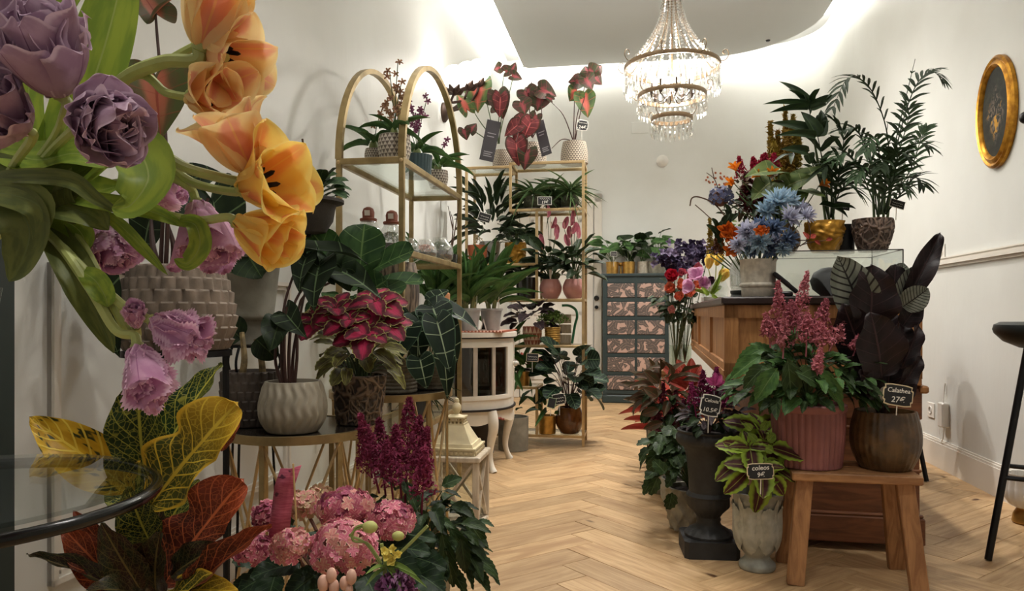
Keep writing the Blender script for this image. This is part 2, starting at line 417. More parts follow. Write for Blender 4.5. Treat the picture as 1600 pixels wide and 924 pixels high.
for i in range(-60, 60):
    for j in range(-14, 14):
        bx, by = i*PWk+j*PLk, i*PWk-j*PLk
        for kind in (0, 1):
            # lattice turned by 45 degrees: x' across the room, y' into it
            if kind == 0: px_, py_, rot = bx, by, 0.0                      # along +x
            else: px_, py_, rot = bx+PWk, by+PWk, PI/2                      # along +y
            X = (px_-py_)*q; Y = (px_+py_)*q
            cx, cy = ((px_+(PLk/2 if kind == 0 else -PWk/2)), (py_+(PWk/2 if kind == 0 else PLk/2)))
            CX, CY = (cx-cy)*q+.30, (cx+cy)*q+3.0
            cells.append((X+.30, Y+3.0, rot+PI/4, CX, CY))
rest = MB(); npl = 0
for X, Y, r, cx, cy in cells:
    if not (SL-.25 < cx < SR+.25 and TF-.2 < cy < TB+.2): continue
    wp = RM(cx, cy); inview = wp.y > 1.9 and -.9 < wp.x/wp.y < .75
    inside = SL+.24 < cx < SR-.24
    dz = rng.uniform(-.0006, .0004)
    M = Matrix.Translation((X, Y, dz)) @ Matrix.Rotation(r, 4, 'Z')
    if inview and inside and npl < 290:
        link('plank', pm, FL, M); npl += 1
    else:
        # keep the border planks inside the walls by cutting them at the room's edge
        bmx = bmesh.new(); me_ = pm; bmx.from_mesh(me_); bmx.transform(M)
        for co_, no_ in (((SL, 0, 0), (-1, 0, 0)), ((SR, 0, 0), (1, 0, 0)), ((0, TB, 0), (0, 1, 0)), ((0, TF, 0), (0, -1, 0))):
            bmesh.ops.bisect_plane(bmx, geom=bmx.verts[:]+bmx.edges[:]+bmx.faces[:], plane_co=co_, plane_no=no_, clear_outer=True)
        rest.add([v.co.copy() for v in bmx.verts], [[v.index for v in f.verts] for f in bmx.faces]) if bmx.verts.ensure_lookup_table() is None and bmx.verts.index_update() is None else 0
        bmx.free()
tag(rest.build('plank_border', M_PLANK, FL), kind='stuff')
# trim: baseboards, wall mouldings, chair rail, door
def basebd(name, a, b, h=.165, th=.018):
    (s0, t0), (s1, t1) = a, b; d = V((s1-s0, t1-t0)).normalized(); nx, ny = -d.y, d.x
    m = MB()
    for z0, z1, e in ((0, h*.86, th), (h*.86, h*.94, th*.75), (h*.94, h, th*.4)):
        m.prism([(s0, t0), (s1, t1), (s1+nx*e, t1+ny*e), (s0+nx*e, t0+ny*e)], z0, z1)
    struct(name, m, M_TRIM, M=RMX)
basebd('baseboard_left', (SL, TB), (SL, 1.15)); basebd('baseboard_right', (SR, TF), (SR, TB-.55)); basebd('baseboard_back', (-.33, TB), (SL, TB)) if False else None
basebd('baseboard_back', (SR-.55, TB), (-.36, TB))
m = MB()
for z0, z1, e in ((1.165, 1.18, .012), (1.18, 1.20, .026), (1.20, 1.214, .014), (1.214, 1.222, .02)): m.box(SR-e, SR, TF, 4.71, z0, z1)
struct('trim_1', m, M_TRIM, M=RMX)
def panel_mould(name, t0, t1, z0, z1):
    m = MB()
    for wd, e in ((.03, .012), (.014, .02)):
        for a in ((t0, t1, z0, z0+wd), (t0, t1, z1-wd, z1), (t0, t0+wd, z0, z1), (t1-wd, t1, z0, z1)): m.box(SL, SL+e, a[0], a[1], a[2], a[3])
    struct(name, m, M_TRIM, M=RMX)
panel_mould('trim_2', 1.52, 2.72, .26, 1.02)
m = MB().box(SL, -1.07, .98, 1.13, 0, HC, None, .006)
struct('trim_3', m, M_DARK, M=RMX)                       # dark green shop front post
dr = MB().box(-1.22, -.44, TB-.03, TB, .01, 2.06, None, .004)
D = struct('door_1', dr, M_TRIM, M=RMX)
m = MB()
for z0, z1 in ((.2, .92), (1.05, 1.9)):
    for a in ((-1.1, -.56, z0, z0+.035), (-1.1, -.56, z1-.035, z1), (-1.1, -1.065, z0, z1), (-.595, -.56, z0, z1)): m.box(a[0], a[1], TB-.042, TB-.03, a[2], a[3])
m.build('door_panel_moulding', M_TRIM, D)
m = MB()
for a in ((-1.31, -1.23, 0, 2.16), (-.43, -.35, 0, 2.16), (-1.31, -.35, 2.07, 2.16)): m.box(a[0], a[1], TB-.035, TB, a[2], a[3], None, .005)
m.build('door_frame', M_TRIM, D)
M_BLACK = plain('black_metal', srgb(20, 20, 21), .38, .4)
for z, r in ((1.06, .028), (.965, .02)):
    MB().lathe([(r, 0), (r, .016), (r*.8, .03), (.001, .032)], 20, None, Matrix.Translation((-.405, TB-.035, z)) @ Matrix.Rotation(PI/2, 4, 'X'), True).build('door_lock', M_BLACK, D, True)
# ================================================================ furniture
def gold_mat():
    k = NT('brushed_gold'); co = k.coord()
    c = k.mix(k.ramp(k.noise(co, 14, 4), .35, .7), srgb(176, 154, 110), srgb(146, 126, 86))
    return k.set(col=c, rough=.38, metal=.75)
M_GOLD = gold_mat()
M_GOLD2 = plain('pale_gold_metal', srgb(210, 182, 134), .4, .5, noise=.15)
M_GLASS = glassy('shelf_glass', (.90, .94, .92, 1), .09)
M_CLEAR = glassy('clear_glass', (.96, .98, .97, 1), .07)
M_WHITE = plain('white_distressed_paint', srgb(232, 226, 212), .55, noise=.08, nscale=9)
def wood(name, a, b, sx=(2, 14, 14), rough=.5, var=.0):
    k = NT(name); co = k.coord(); v = k.mapv(co, sx)
    g = k.noise(v, 3, 5, .6, .8); g2 = k.noise(co, 2, 2)
    c = k.mix(k.ramp(g, .32, .68), a, b); c = k.mix(k.math('MULTIPLY', k.ramp(g2, .4, .7), .35), c, b)
    k.bump(g, .15, .003); return k.set(col=c, rough=rough)
M_OAK = wood('counter_oak', srgb(192, 140, 86), srgb(150, 100, 56), (14, 14, 1.6))
M_OAKB = wood('counter_brown', srgb(132, 82, 50), srgb(98, 58, 34), (2, 14, 14))
M_PINE = wood('bench_wood', srgb(180, 134, 90), srgb(140, 98, 62), (2, 14, 14))
M_PINEV = wood('bench_leg_wood', srgb(176, 130, 86), srgb(132, 90, 56), (14, 14, 2))
M_TOP = plain('dark_walnut_top', srgb(52, 36, 30), .3, noise=.3)
# ---- arched gold etagere against the left wall
et = thing('arched_shelf', 'tall gold metal shelf with two arched tops and glass shelves beside left wall', 'shelf', RM(-1.225, 2.88), -ANG)
W_, D_ = .295, 1.02                     # reach from the wall, length along the wall
for x in (.012, W_-.012):
    for y in (.012, D_-.012): MB().box(x-.011, x+.011, y-.011, y+.011, 0, 1.54, None, .002).build('post', M_GOLD, et)
    pts = [(x, D_/2-(D_/2-.012)*math.cos(PI*i/28), 1.54+.50*math.sin(PI*i/28)) for i in range(29)]
    m = MB(); vs, fs = [], []
    for i in range(29):
        a = PI*i/28; c, s_ = math.cos(a), math.sin(a); y0, z0 = D_/2, 1.54
        for dx, dr_ in ((-.014, -.011), (.014, -.011), (.014, .011), (-.014, .011)):
            vs.append((x+dx, y0-(D_/2-.012+dr_)*c, z0+(.50+dr_)*s_))
    for i in range(28):
        for k in range(4): fs.append((i*4+k, i*4+(k+1) % 4, i*4+4+(k+1) % 4, i*4+4+k))
    m.add(vs, fs).build('arch', M_GOLD, et, 'x')
ZET = (.40, .785, 1.165, 1.54)
for z in ZET:
    m = MB(); h = .016
    for x in (.012, W_-.012): m.bar((x, .02, z-.012), (x, D_-.02, z-.012), .02, .026)
    for y in (.012, D_-.012): m.bar((.02, y, z-.012), (W_-.02, y, z-.012), .02, .026)
    m.build('shelf_frame', M_GOLD, et)
    MB().box(.024, W_-.024, .024, D_-.024, z-.008, z, None, .001).build('glass_shelf', M_GLASS, et)
for z in ZET:
    for x in (.012, W_-.012): MB().lathe([(.008, 0), (.008, .003), (.004, .006), (.001, .006)], 10, None, Matrix.Translation((x, .001, z-.014)) @ Matrix.Rotation(PI/2, 4, 'X'), True).build('bolt', M_GOLD2, et, True)
# ---- stepped gold shelf in front of the back left corner
bs = thing('stepped_shelf', 'pale gold metal stepped shelf crowded with plants near back door', 'shelf', RM(-1.165, 4.97), -ANG)
BW, BD = .825, .28; b2 = .009
sx, sx2 = .318, .50                     # upright of the top tier, upright of the middle tier
ZB = dict(top=1.935, step=1.615, mid=1.245, low=1.0, base2=.685, b3=.40, floor=.075)
def post(x, z0, z1, ys=(b2, BD-b2)):
    for y in ys: MB().box(x-b2, x+b2, y-b2, y+b2, z0, z1, None, .0015).build('post', M_GOLD2, bs)
post(b2, 0, ZB['top']-.02); post(BW-b2, 0, ZB['top']); post(sx, ZB['step'], ZB['top']); post(sx2, ZB['low'], ZB['step']); post(sx2, ZB['floor'], ZB['b3'])
def level(x0, x1, z, glass=True):
    m = MB()
    for y in (b2, BD-b2): m.bar((x0, y, z-b2), (x1, y, z-b2), .018, .018)
    for x in (x0+b2, x1-b2): m.bar((x, .018, z-b2), (x, BD-.018, z-b2), .018, .018)
    m.build('shelf_frame', M_GOLD2, bs)
    if glass: MB().box(x0+.018, x1-.018, .018, BD-.018, z-.006, z, None, .001).build('glass_shelf', M_GLASS, bs)
level(0, sx, ZB['top']-.02); level(sx-.01, BW, ZB['top']); level(sx-.01, BW, ZB['step']); level(0, sx2, ZB['mid']); level(0, BW, ZB['low'])
level(0, BW, ZB['base2']); level(0, sx2+.01, ZB['b3']); level(0, BW, ZB['floor'])
# ---- white bow-front cabinet on cabriole legs
dc = thing('bowfront_cabinet', 'white distressed bow front cabinet with glass doors on curved legs', 'cabinet', RM(-1.34, 4.30), -ANG)
def bow(e=0., n=28, hw=.37, dp=.62):
    hw += e; dp += e; o = []
    for i in range(n+1):
        a = -PI/2+PI*i/n; c, s = math.cos(a), math.sin(a)
        o.append((dp*abs(c)**.8, hw*math.copysign(abs(s)**.8, s)))
    return o
MB().prism(bow(.02), .765, .79).build('top', M_WHITE, dc, 'x')
MB().prism(bow(.012), .757, .765).build('top_edge', plain('black_edge', srgb(35, 30, 28), .5), dc, 'x')
MB().prism(bow(0), .732, .757).build('upper_rail', M_WHITE, dc, 'x')
MB().prism(bow(0), .36, .412).build('lower_rail', M_WHITE, dc, 'x')
MB().prism(bow(.012), .349, .36).build('dark_band', MC['black_edge'], dc, 'x')
bo = bow(0, 56)
def curve_panel(i0, i1, z0, z1, th, out=0., mb=None):
    mb = mb or MB(); o = [V(p) for p in bo[i0:i1+1]]; vs, fs = [], []; n = len(o)
    for i, p in enumerate(o):
        d = (o[min(i+1, n-1)]-o[max(i-1, 0)]).normalized(); nn = V((d.y, -d.x))
        for q_ in (p+nn*out, p-nn*(th-out)): vs += [(q_.x, q_.y, z0), (q_.x, q_.y, z1)]
    for i in range(n-1):
        a, b = i*4, i*4+4
        fs += [(a, b, b+1, a+1), (a+2, a+3, b+3, b+2), (a+1, b+1, b+3, a+3), (a, a+2, b+2, b)]
    fs += [(0, 1, 3, 2), ((n-1)*4, (n-1)*4+2, (n-1)*4+3, (n-1)*4+1)]
    return mb.add(vs, fs)
M_GREYW = plain('greyed_white', srgb(196, 184, 168), .6, noise=.2)
for a, b in ((4, 27), (29, 52)):
    d = curve_panel(a, b, .412, .436, .02, .004); curve_panel(a, b, .708, .732, .02, .004, d)
    for i0 in (a, b-3): curve_panel(i0, i0+3, .436, .708, .02, .004, d)
    dd = d.build('door', M_WHITE, dc, 'x')
    mm = MB()
    for f in (.36, .66): i0 = int(a+3+(b-a-6)*f); curve_panel(i0, i0+1, .436, .708, .012, .002, mm)
    mm.build('mullion', M_GREYW, dd, 'x'); curve_panel(a+3, b-3, .436, .708, .004, -.006).build('pane', glassy('cabinet_glass', (.42, .42, .40, 1), .08), dd, True)
for a, b in ((0, 4), (27, 29), (52, 56)): curve_panel(a, b, .412, .732, .024, .0).build('stile', M_WHITE, dc, 'x')
kp = bo[28]; MB().ball((kp[0]+.02, -.012, .605), .017, 14, 8).build('knob', plain('crystal_knob', srgb(205, 200, 190), .12), dc, True)
MB().box(.004, .012, -.36, .36, .37, .75).build('back_panel', plain('cabinet_inside', srgb(40, 35, 30), .7), dc)
MB().prism(bow(-.015), .405, .411).build('cabinet_floor', M_GREYW, dc)
sk = MB(); n = len(bo)                      # scalloped apron
vs, fs = [], []
for i, (x, y) in enumerate(bow(-.002, 56)):
    zz = .285-.016*math.cos(i/56*PI*8); vs += [(x, y, zz), (x, y, .349), (x*.95, y*.95, zz), (x*.95, y*.95, .349)]
for i in range(56): a, b = i*4, i*4+4; fs += [(a, b, b+1, a+1), (a+2, a+3, b+3, b+2), (a, a+2, b+2, b)]
sk.add(vs, fs).build('apron', M_WHITE, dc, 'x')
MB().prism(bow(-.01), .342, .349).build('base_board', M_WHITE, dc)
for (x, y) in ((.535, -.215), (.555, .19), (.10, -.33), (.10, .33)):
    d = V((x-.2, y, 0)).normalized(); pts = spline([(0, 0, .345), (.012, 0, .30), (.016, 0, .25), (-.004, 0, .165), (-.012, 0, .09), (.004, 0, .03), (.02, 0, 0)], 4)
    rr = [.032, .031, .031, .031, .031, .031, .03, .029, .028, .026, .025, .024, .022, .02, .019, .018, .017, .0165, .016, .016, .017, .018, .02, .021, .021][:len(pts)]
    MB().tube([V((x, y, 0))+d*p.x+V((0, 0, p.z)) for p in pts], rr, 10).build('leg', M_WHITE, dc, True)
M_RUST = plain('carved_red_brown', srgb(132, 62, 44), .6)
for i in (20, 40):
    x, y = bow(.006, 56)[i]; t_ = V((bo[i+1][0]-bo[i-1][0], bo[i+1][1]-bo[i-1][1], 0)).normalized(); m = MB()
    for k in range(-3, 4): m.ball(V((x, y, .304-abs(k)*.0035+.003*(k % 2)))+t_*k*.011, .0085, 8, 6, (1, 1, .8))
    m.build('carving', M_RUST, dc, True)
# ---- white wooden lantern with metal dome lid
ln = thing('lantern', 'whitewashed wooden lantern with crossed sides and cream metal dome lid', 'lantern', (-.235, 3.13, 0), -.16)
M_WW = wood('whitewash', srgb(218, 206, 186), srgb(176, 160, 138), (10, 10, 2)); M_CREAM = plain('cream_metal', srgb(222, 208, 170), .5, noise=.12)
h = .105
m = MB().box(-h-.012, h+.012, -h-.012, h+.012, 0, .022, None, .004); m.build('base', M_WW, ln)
for sx_ in (-1, 1):
    for sy in (-1, 1): MB().box(sx_*h-.013, sx_*h+.013, sy*h-.013, sy*h+.013, .022, .29, None, .003).build('post', M_WW, ln)
for k in range(4):
    R_ = Matrix.Rotation(k*PI/2, 4, 'Z'); m = MB()
    for a, b in (((-h+.012, .03), (h-.012, .28)), ((-h+.012, .28), (h-.012, .03))):
        m.bar(R_ @ V((a[0], -h, a[1])), R_ @ V((b[0], -h, b[1])), .012, .014, R_ @ V((0, 1, 0)))
    m.build('cross_brace', M_WW, ln); MB().box(-h+.013, h-.013, -h+.008, -h+.011, .022, .29, R_).build('pane', M_CLEAR, ln)
MB().box(-h-.02, h+.02, -h-.02, h+.02, .29, .312, None, .004).build('top_board', M_WW, ln)
m = MB()
for (r0, z0, r1, z1) in ((.098, .312, .098, .335), (.102, .335, .102, .343), (.09, .343, .085, .358)):
    for a, b in (((r0, z0), (r1, z1)),): m.add([(-r0, -r0, z0), (r0, -r0, z0), (r0, r0, z0), (-r0, r0, z0), (-r1, -r1, z1), (r1, -r1, z1), (r1, r1, z1), (-r1, r1, z1)], [(0, 1, 5, 4), (1, 2, 6, 5), (2, 3, 7, 6), (3, 0, 4, 7), (4, 5, 6, 7)])
pr = [(.078, .358), (.07, .372), (.058, .395), (.048, .415), (.041, .43)]
for (r0, z0), (r1, z1) in zip(pr, pr[1:]): m.add([(-r0, -r0, z0), (r0, -r0, z0), (r0, r0, z0), (-r0, r0, z0), (-r1, -r1, z1), (r1, -r1, z1), (r1, r1, z1), (-r1, r1, z1)], [(0, 1, 5, 4), (1, 2, 6, 5), (2, 3, 7, 6), (3, 0, 4, 7)])
lid = m.build('dome_lid', M_CREAM, ln)
m = MB()
for k in range(4):
    R_ = Matrix.Rotation(k*PI/2, 4, 'Z')
    for j in range(9): m.lathe([(.0085, 0), (.0085, .005), (.004, .006)], 8, None, R_ @ Matrix.Translation((-.084+j*.021, -.098, .322)) @ Matrix.Rotation(PI/2, 4, 'X'))
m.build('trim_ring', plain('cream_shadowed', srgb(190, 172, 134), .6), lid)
m = MB(); c_ = .036
for z in (.43, .458): m.box(-c_-.004, c_+.004, -c_-.004, c_+.004, z, z+.006)
for k in range(4):
    R_ = Matrix.Rotation(k*PI/2, 4, 'Z')
    for j in range(5): m.box(-c_+j*.0165, -c_+j*.0165+.006, -c_, -c_+.004, .436, .458, R_)
    m.box(-c_, c_, -c_, -c_+.004, .445, .449, R_)
m.build('vent', M_CREAM, lid)
MB().lathe([(.034, .464), (.01, .474), (.013, .48), (.02, .495), (.019, .508), (.009, .522), (.011, .528), (.008, .538), (.001, .541)], 18, None, None, True).build('finial', M_CREAM, lid, True)
# ---- two round gold wire tables along the left wall
M_DTOP = plain('dark_mirror_top', srgb(54, 48, 42), .15)
def wire_table(label, loc, r, h):
    t = thing('wire_side_table', label, 'side table', loc, .3)
    MB().lathe([(r-.012, h-.024), (r, h-.024), (r, h), (r-.012, h)], 56, None, None, 'ring').build('rim', M_GOLD, t, 'x')
    MB().lathe([(r-.012, h-.008), (r-.012, h-.002), (.001, h-.002)], 48, None, None, True).build('tabletop', M_DTOP, t)
    n = 6
    for k in range(n):
        a, b = 2*PI*k/n, 2*PI*(k+1)/n; m = MB(); ra = r-.012
        m.tube([(ra*math.cos(a), ra*math.sin(a), h-.02), (ra*.92*math.cos(b), ra*.92*math.sin(b), .006)], .0045, 6).build('cross_rod', M_GOLD2, t, True)
        MB().tube([(ra*math.cos(b), ra*math.sin(b), h-.02), (ra*.92*math.cos(a), ra*.92*math.sin(a), .006)], .0045, 6).build('cross_rod', M_GOLD2, t, True)
        MB().box(-.008, .008, -.004, .004, .0, h-.022, Matrix.Rotation(a, 4, 'Z') @ Matrix.Translation((ra-.004, 0, 0)) @ Matrix.Rotation(PI/2, 4, 'Z')).build('leg', M_GOLD, t)
    MB().lathe([(r*.92-.008, 0), (r*.92, 0), (r*.92, .012), (r*.92-.008, .012)], 48, None, None, 'ring').build('foot_ring', M_GOLD, t, 'x')
    return t
TA = V((-.645, 2.24, 0)); TBL = V((-.446, 2.72, 0)); HTA, HTB = .56, .62
wire_table('round gold rimmed table holding the pale fluted pot and red coleus', TA, .225, HTA)
wire_table('round gold rimmed table holding the two grey woven pots', TBL, .225, HTB)
# ---- tall drawer cabinet by the back wall
dk = thing('drawer_chest', 'tall dark teal chest with twelve leaf patterned drawers', 'chest', RM(-.325, 7.46), -ANG)
CW, CH = .655, 1.30
M_TEAL = plain('dark_teal_paint', srgb(44, 58, 58), .5)
def leafprint():
    k = NT('leaf_print'); co = k.coord('Object'); rnd = k.rand()
    cb = k.n.new('ShaderNodeCombineXYZ'); k.lk(k.math('MULTIPLY', rnd, 9), cb.inputs[0]); k.lk(k.math('MULTIPLY', rnd, 5), cb.inputs[2])
    c = srgb(186, 154, 140)
    for sc_, of_, A_, B_ in ((9.0, 0.0, .026, .066), (11.0, .37, .020, .056), (10.0, .71, .022, .062)):     # scattered printed leaves
        v = k.mapv(co, (1, 0, 1), (0, 0, 0), cb.outputs[0]) if 0 else k.mapv(co, (1, 0, 1), (0, 0, 0), (of_, 0, of_*1.7))
        n = k.n.new('ShaderNodeTexVoronoi'); k.lk(v, n.inputs['Vector']); n.inputs['Scale'].default_value = sc_
        d = k.n.new('ShaderNodeVectorMath'); d.operation = 'SUBTRACT'; k.lk(v, d.inputs[0]); k.lk(n.outputs['Position'], d.inputs[1])
        D = k.sep(d.outputs[0]); a = k.math('MULTIPLY', k.sep(n.outputs['Color'])[0], 6.283); ca, sa = k.math('COSINE', a), k.math('SINE', a)
        x = k.math('ADD', k.math('MULTIPLY', D[0], ca), k.math('MULTIPLY', D[2], sa)); y = k.math('SUBTRACT', k.math('MULTIPLY', D[2], ca), k.math('MULTIPLY', D[0], sa))
        x = k.math('ADD', x, k.math('MULTIPLY', k.math('MULTIPLY', y, y), 5.0))
        e = k.math('ADD', k.math('POWER', k.math('DIVIDE', k.math('ABSOLUTE', x), A_), 2.0), k.math('POWER', k.math('DIVIDE', k.math('ABSOLUTE', y), B_), 2.0))
        m_ = k.math('SUBTRACT', 1.0, k.ramp(e, .85, 1.0)); vn = k.math('SINE', k.math('MULTIPLY', k.math('SUBTRACT', y, k.math('ABSOLUTE', x)), 620.0))
        mid = k.math('SUBTRACT', 1.0, k.ramp(k.math('ABSOLUTE', x), .0008, .002)); inner = k.mix(k.math('MAXIMUM', k.math('MULTIPLY', k.ramp(vn, .3, .9), .7), mid), srgb(62, 58, 56), srgb(158, 136, 124))
        c = k.mix(m_, c, inner)
    return k.set(col=c, rough=.5)
M_LEAFP = leafprint()
m = MB().box(0, CW, 0, .32, .06, CH-.03); m.build('carcass', M_TEAL, dk)
MB().box(-.02, CW+.02, -.02, .325, CH-.03, CH, None, .006).build('top', M_TEAL, dk)
MB().box(-.008, CW+.008, -.01, .32, 0, .08, None, .01).build('plinth', M_TEAL, dk)
rw = (CH-.03-.16)/6
for j in range(6):
    for i in (0, 1):
        x0 = .045+i*.295; z0 = .135+j*rw
        MB().box(x0, x0+.27, -.018, .02, z0, z0+rw-.045, None, .004).build('drawer', M_LEAFP, dk)
m = MB()
for x in (0, .318, CW-.04): m.box(x, x+.022 if x else x+.04, -.012, 0, .08, CH-.03)
for j in range(7): z0 = .095+j*rw; m.box(.04, CW-.04, -.011, 0, z0, z0+.034)
m.build('face_frame', M_TEAL, dk)
# ---- sales counter
ct = thing('sales_counter', 'oak panelled sales counter with dark top', 'counter', RM(.345, 2.98), -ANG-.026)
W2, D2, HT = .71, 2.75, .965; zb = .645
MB().box(-.015, W2+.01, -.02, D2, HT-.032, HT, None, .006).build('countertop', M_TOP, ct)
MB().box(.012, W2-.02, .012, D2-.02, zb, HT-.032).build('upper_body', M_OAK, ct)
MB().box(.0, W2, .0, D2-.02, zb-.016, zb+.012, None, .004).build('bottom_moulding', M_OAK, ct)
def framed(name, A, B, z0, z1, nn, mat, mat2, splits, st=.035):   # rails and stiles standing proud of a panel along A-B
    A, B = V(A), V(B); d = (B-A).normalized(); L = (B-A).length; n_ = V(nn); m = MB(); p2 = MB()
    def blk(mb, a, b, zz0, zz1, e0, e1):
        q_ = [A+d*a, A+d*b, A+d*b+n_*e1, A+d*a+n_*e1]; mb.prism([(p.x, p.y) for p in (q_ if d.cross(n_).z > 0 else q_[::-1])], zz0, zz1)
    blk(m, 0, L, z0, z0+st, 0, .014); blk(m, 0, L, z1-st, z1, 0, .014)
    for s in splits: blk(m, s*L-st/2 if s > 0 else 0, (s*L+st/2) if 0 < s < 1 else (st if s == 0 else L), z0, z1, 0, .014) if s < 1 else blk(m, L-st, L, z0, z1, 0, .014)
    m.build(name, mat, ct)
framed('front_frame', (.0, .012, 0), (W2, .012, 0), zb+.01, HT-.033, (0, -1, 0), M_OAK, M_OAKB, (0, .5, 1), .05)
MB().box(.17, W2-.08, .004, .012, zb+.06, HT-.08).build('front_panel', M_OAKB, ct)
framed('side_frame', (.012, D2-.02, 0), (.012, .0, 0), zb+.01, HT-.033, (-1, 0, 0), M_OAK, M_OAKB, (0, .33, .70, 1), .05)
framed('side_bead', (.008, D2-.02, 0), (.008, .0, 0), zb+.012, zb+.03, (-1, 0, 0), M_OAK, M_OAKB, (0,), .01)
MB().box(.17, W2, .03, D2-.1, .03, zb-.016).build('base_body', M_OAKB, ct)
m = MB()
for z, e, hh in ((.03, .03, .10), (.13, .022, .012), (.30, .014, .012), (.46, .014, .012), (.50, .014, .12)): m.box(.17-.0, W2+e*.4, .03-e, .03, z, z+hh, None, .004)
m.build('base_moulding', M_OAKB, ct)
MB().box(W2-.005, W2+.025, .0, .5, .60, .628, None, .006).build('ledge', M_OAK, ct)
# glass display case on the counter
gc = thing('glass_case', 'low glass display case with dark edges on the counter', 'display case', RM(.555, 3.10, HT), -ANG-.026)
GW, GD, GH = .475, .42, .185
m = MB()
for a in ((0, GW, 0, .004), (0, GW, GD-.004, GD), (0, .004, .004, GD-.004), (GW-.004, GW, .004, GD-.004)): MB().box(a[0], a[1], a[2], a[3], .006, GH-.006).build('pane', M_CLEAR, gc)
MB().box(0, GW, 0, GD, GH-.006, GH).build('glass_top', M_CLEAR, gc)
MB().box(0, GW, 0, GD, 0, .006).build('base', M_TOP, gc)
m = MB(); e = .004
for y in (0, GD): m.bar((0, y, GH), (GW, y, GH), e, e)
for x in (0, GW):
    m.bar((x, 0, GH), (x, GD, GH), e, e)
    for y in (0, GD): m.bar((x, y, 0), (x, y, GH), e, e)
m.build('edge_trim', plain('dark_edge', srgb(48, 44, 40), .4), gc)
# ---- small plank bench in front of the counter
bn = thing('plank_bench', 'small plain wooden bench holding the pink and brown pots', 'bench', (1.146, 2.515, 0), -.19)
MB().box(-.20, .20, -.125, .125, .347, .375, None, .004).build('seat', M_PINE, bn)
for sx_ in (-1, 1):
    for sy in (-1, 1):
        m = MB().bar((sx_*.155, sy*.08, .348), (sx_*.19, sy*.115, 0.0), .055, .03, (0, 1, 0)); 
        m.v = [(x, y, max(0.0, z)) for x, y, z in m.v]
        m.build('leg', M_PINEV, bn)
# ---- bar stools
M_LEATHER = plain('dark_green_leather', srgb(26, 32, 31), .45, bump=.1)
def bar_stool(label, loc, rz, top=.87, r=.17):
    t = thing('bar_stool', label, 'bar stool', loc, rz)
    MB().lathe([(.001, top-.10), (r*.5, top-.098), (r*.8, top-.075), (r*.97, top-.045), (r, top-.03), (r*.97, top-.012), (r*.85, top-.002), (.001, top-.008)], 36, lambda u, v, z: .0, None, True).build('seat', M_LEATHER, t, True)
    for k in range(4):
        a = PI/4+k*PI/2; MB().tube([(.08*math.cos(a), .08*math.sin(a), top-.09), (.246*math.cos(a), .246*math.sin(a), 0.003)], .0125, 10).build('leg', M_BLACK, t, True)
    f = .246-.166*(.30/(top-.09))
    for k in range(4):
        a = PI/4+k*PI/2; b = a+PI/2; MB().tube([(f*math.cos(a), f*math.sin(a), .30), (f*math.cos(b), f*math.sin(b), .30)], .009, 8).build('footrest', M_BLACK, t, True)
    return t
bar_stool('dark padded bar stool cut off by the right edge', (1.976, 2.72, 0), -.62)
bar_stool('dark padded bar stool mostly hidden behind the sales counter', (2.10, 4.15, 0), -.3)
# ---- things on the right wall
M_GILT = NT('gilt'); k = M_GILT; M_GILT = k.set(col=k.mix(k.ramp(k.noise(k.coord(), 30, 4), .3, .7), srgb(206, 150, 52), srgb(150, 98, 28)), rough=.32, metal=.8)
pt = thing('oval_painting', 'oval flower painting in a gilt frame on right wall', 'painting', RM(SR, 3.1, 1.885), 0)
pt.location = RM(SR-.001, 3.955, 1.889); MR = RMX @ Matrix.Rotation(-PI/2, 4, 'Y')   # local z points into the room
def oval(r_, z, a, b): return [((a+r_)*math.cos(2*PI*i/64), (b+r_)*math.sin(2*PI*i/64), z) for i in range(64)]
m = MB(); prof = [(0, 0), (.0, .018), (-.012, .026), (-.024, .02), (-.03, .024), (-.042, .03), (-.054, .02), (-.058, .012)]
vs, fs = [], []
for r_, z in prof: vs += oval(r_, z, .275, .195)
for j in range(len(prof)-1):
    for i in range(64): fs.append((j*64+i, j*64+(i+1) % 64, (j+1)*64+(i+1) % 64, (j+1)*64+i))
m.add(vs, fs, MR).build('frame', M_GILT, pt, True)
def paintmat():
    k = NT('flower_painting'); co = k.coord(); n1 = k.noise(co, 14, 4, .6, 1.2); n2 = k.vor(co, 17)
    X = k.sep(k.coord('UV')); c = k.mix(k.ramp(n1, .35, .7), srgb(34, 37, 32), srgb(50, 51, 42))
    du = k.math('ABSOLUTE', k.math('SUBTRACT', X[0], .5)); dv = k.math('ABSOLUTE', k.math('SUBTRACT', X[1], .48))
    cen = k.math('SUBTRACT', 1, k.ramp(k.math('ADD', k.math('MULTIPLY', du, 1.2), k.math('MULTIPLY', dv, 1.2)), .16, .5))
    c = k.mix(k.math('MULTIPLY', cen, k.ramp(k.noise(co, 26, 3, .6, 1.5), .46, .56)), c, srgb(120, 106, 92))
    c = k.mix(k.math('MULTIPLY', cen, k.ramp(k.noise(co, 15, 2, .5, 1.0), .56, .60)), c, srgb(196, 144, 54))
    return k.set(col=c, rough=.6, spec=.2)
m = MB(); vs = oval(-.056, .012, .275, .195); m.add([(0, 0, .012)]+vs, [(0, 1+i, 1+(i+1) % 64) for i in range(64)], MR, [(.5, .5)]+[(.5+.5*math.sin(2*PI*i/64), .5+.5*math.cos(2*PI*i/64)) for i in range(64)]).build('canvas', paintmat(), pt, False, True)
M_PLAST = plain('white_plastic', srgb(228, 224, 216), .35)
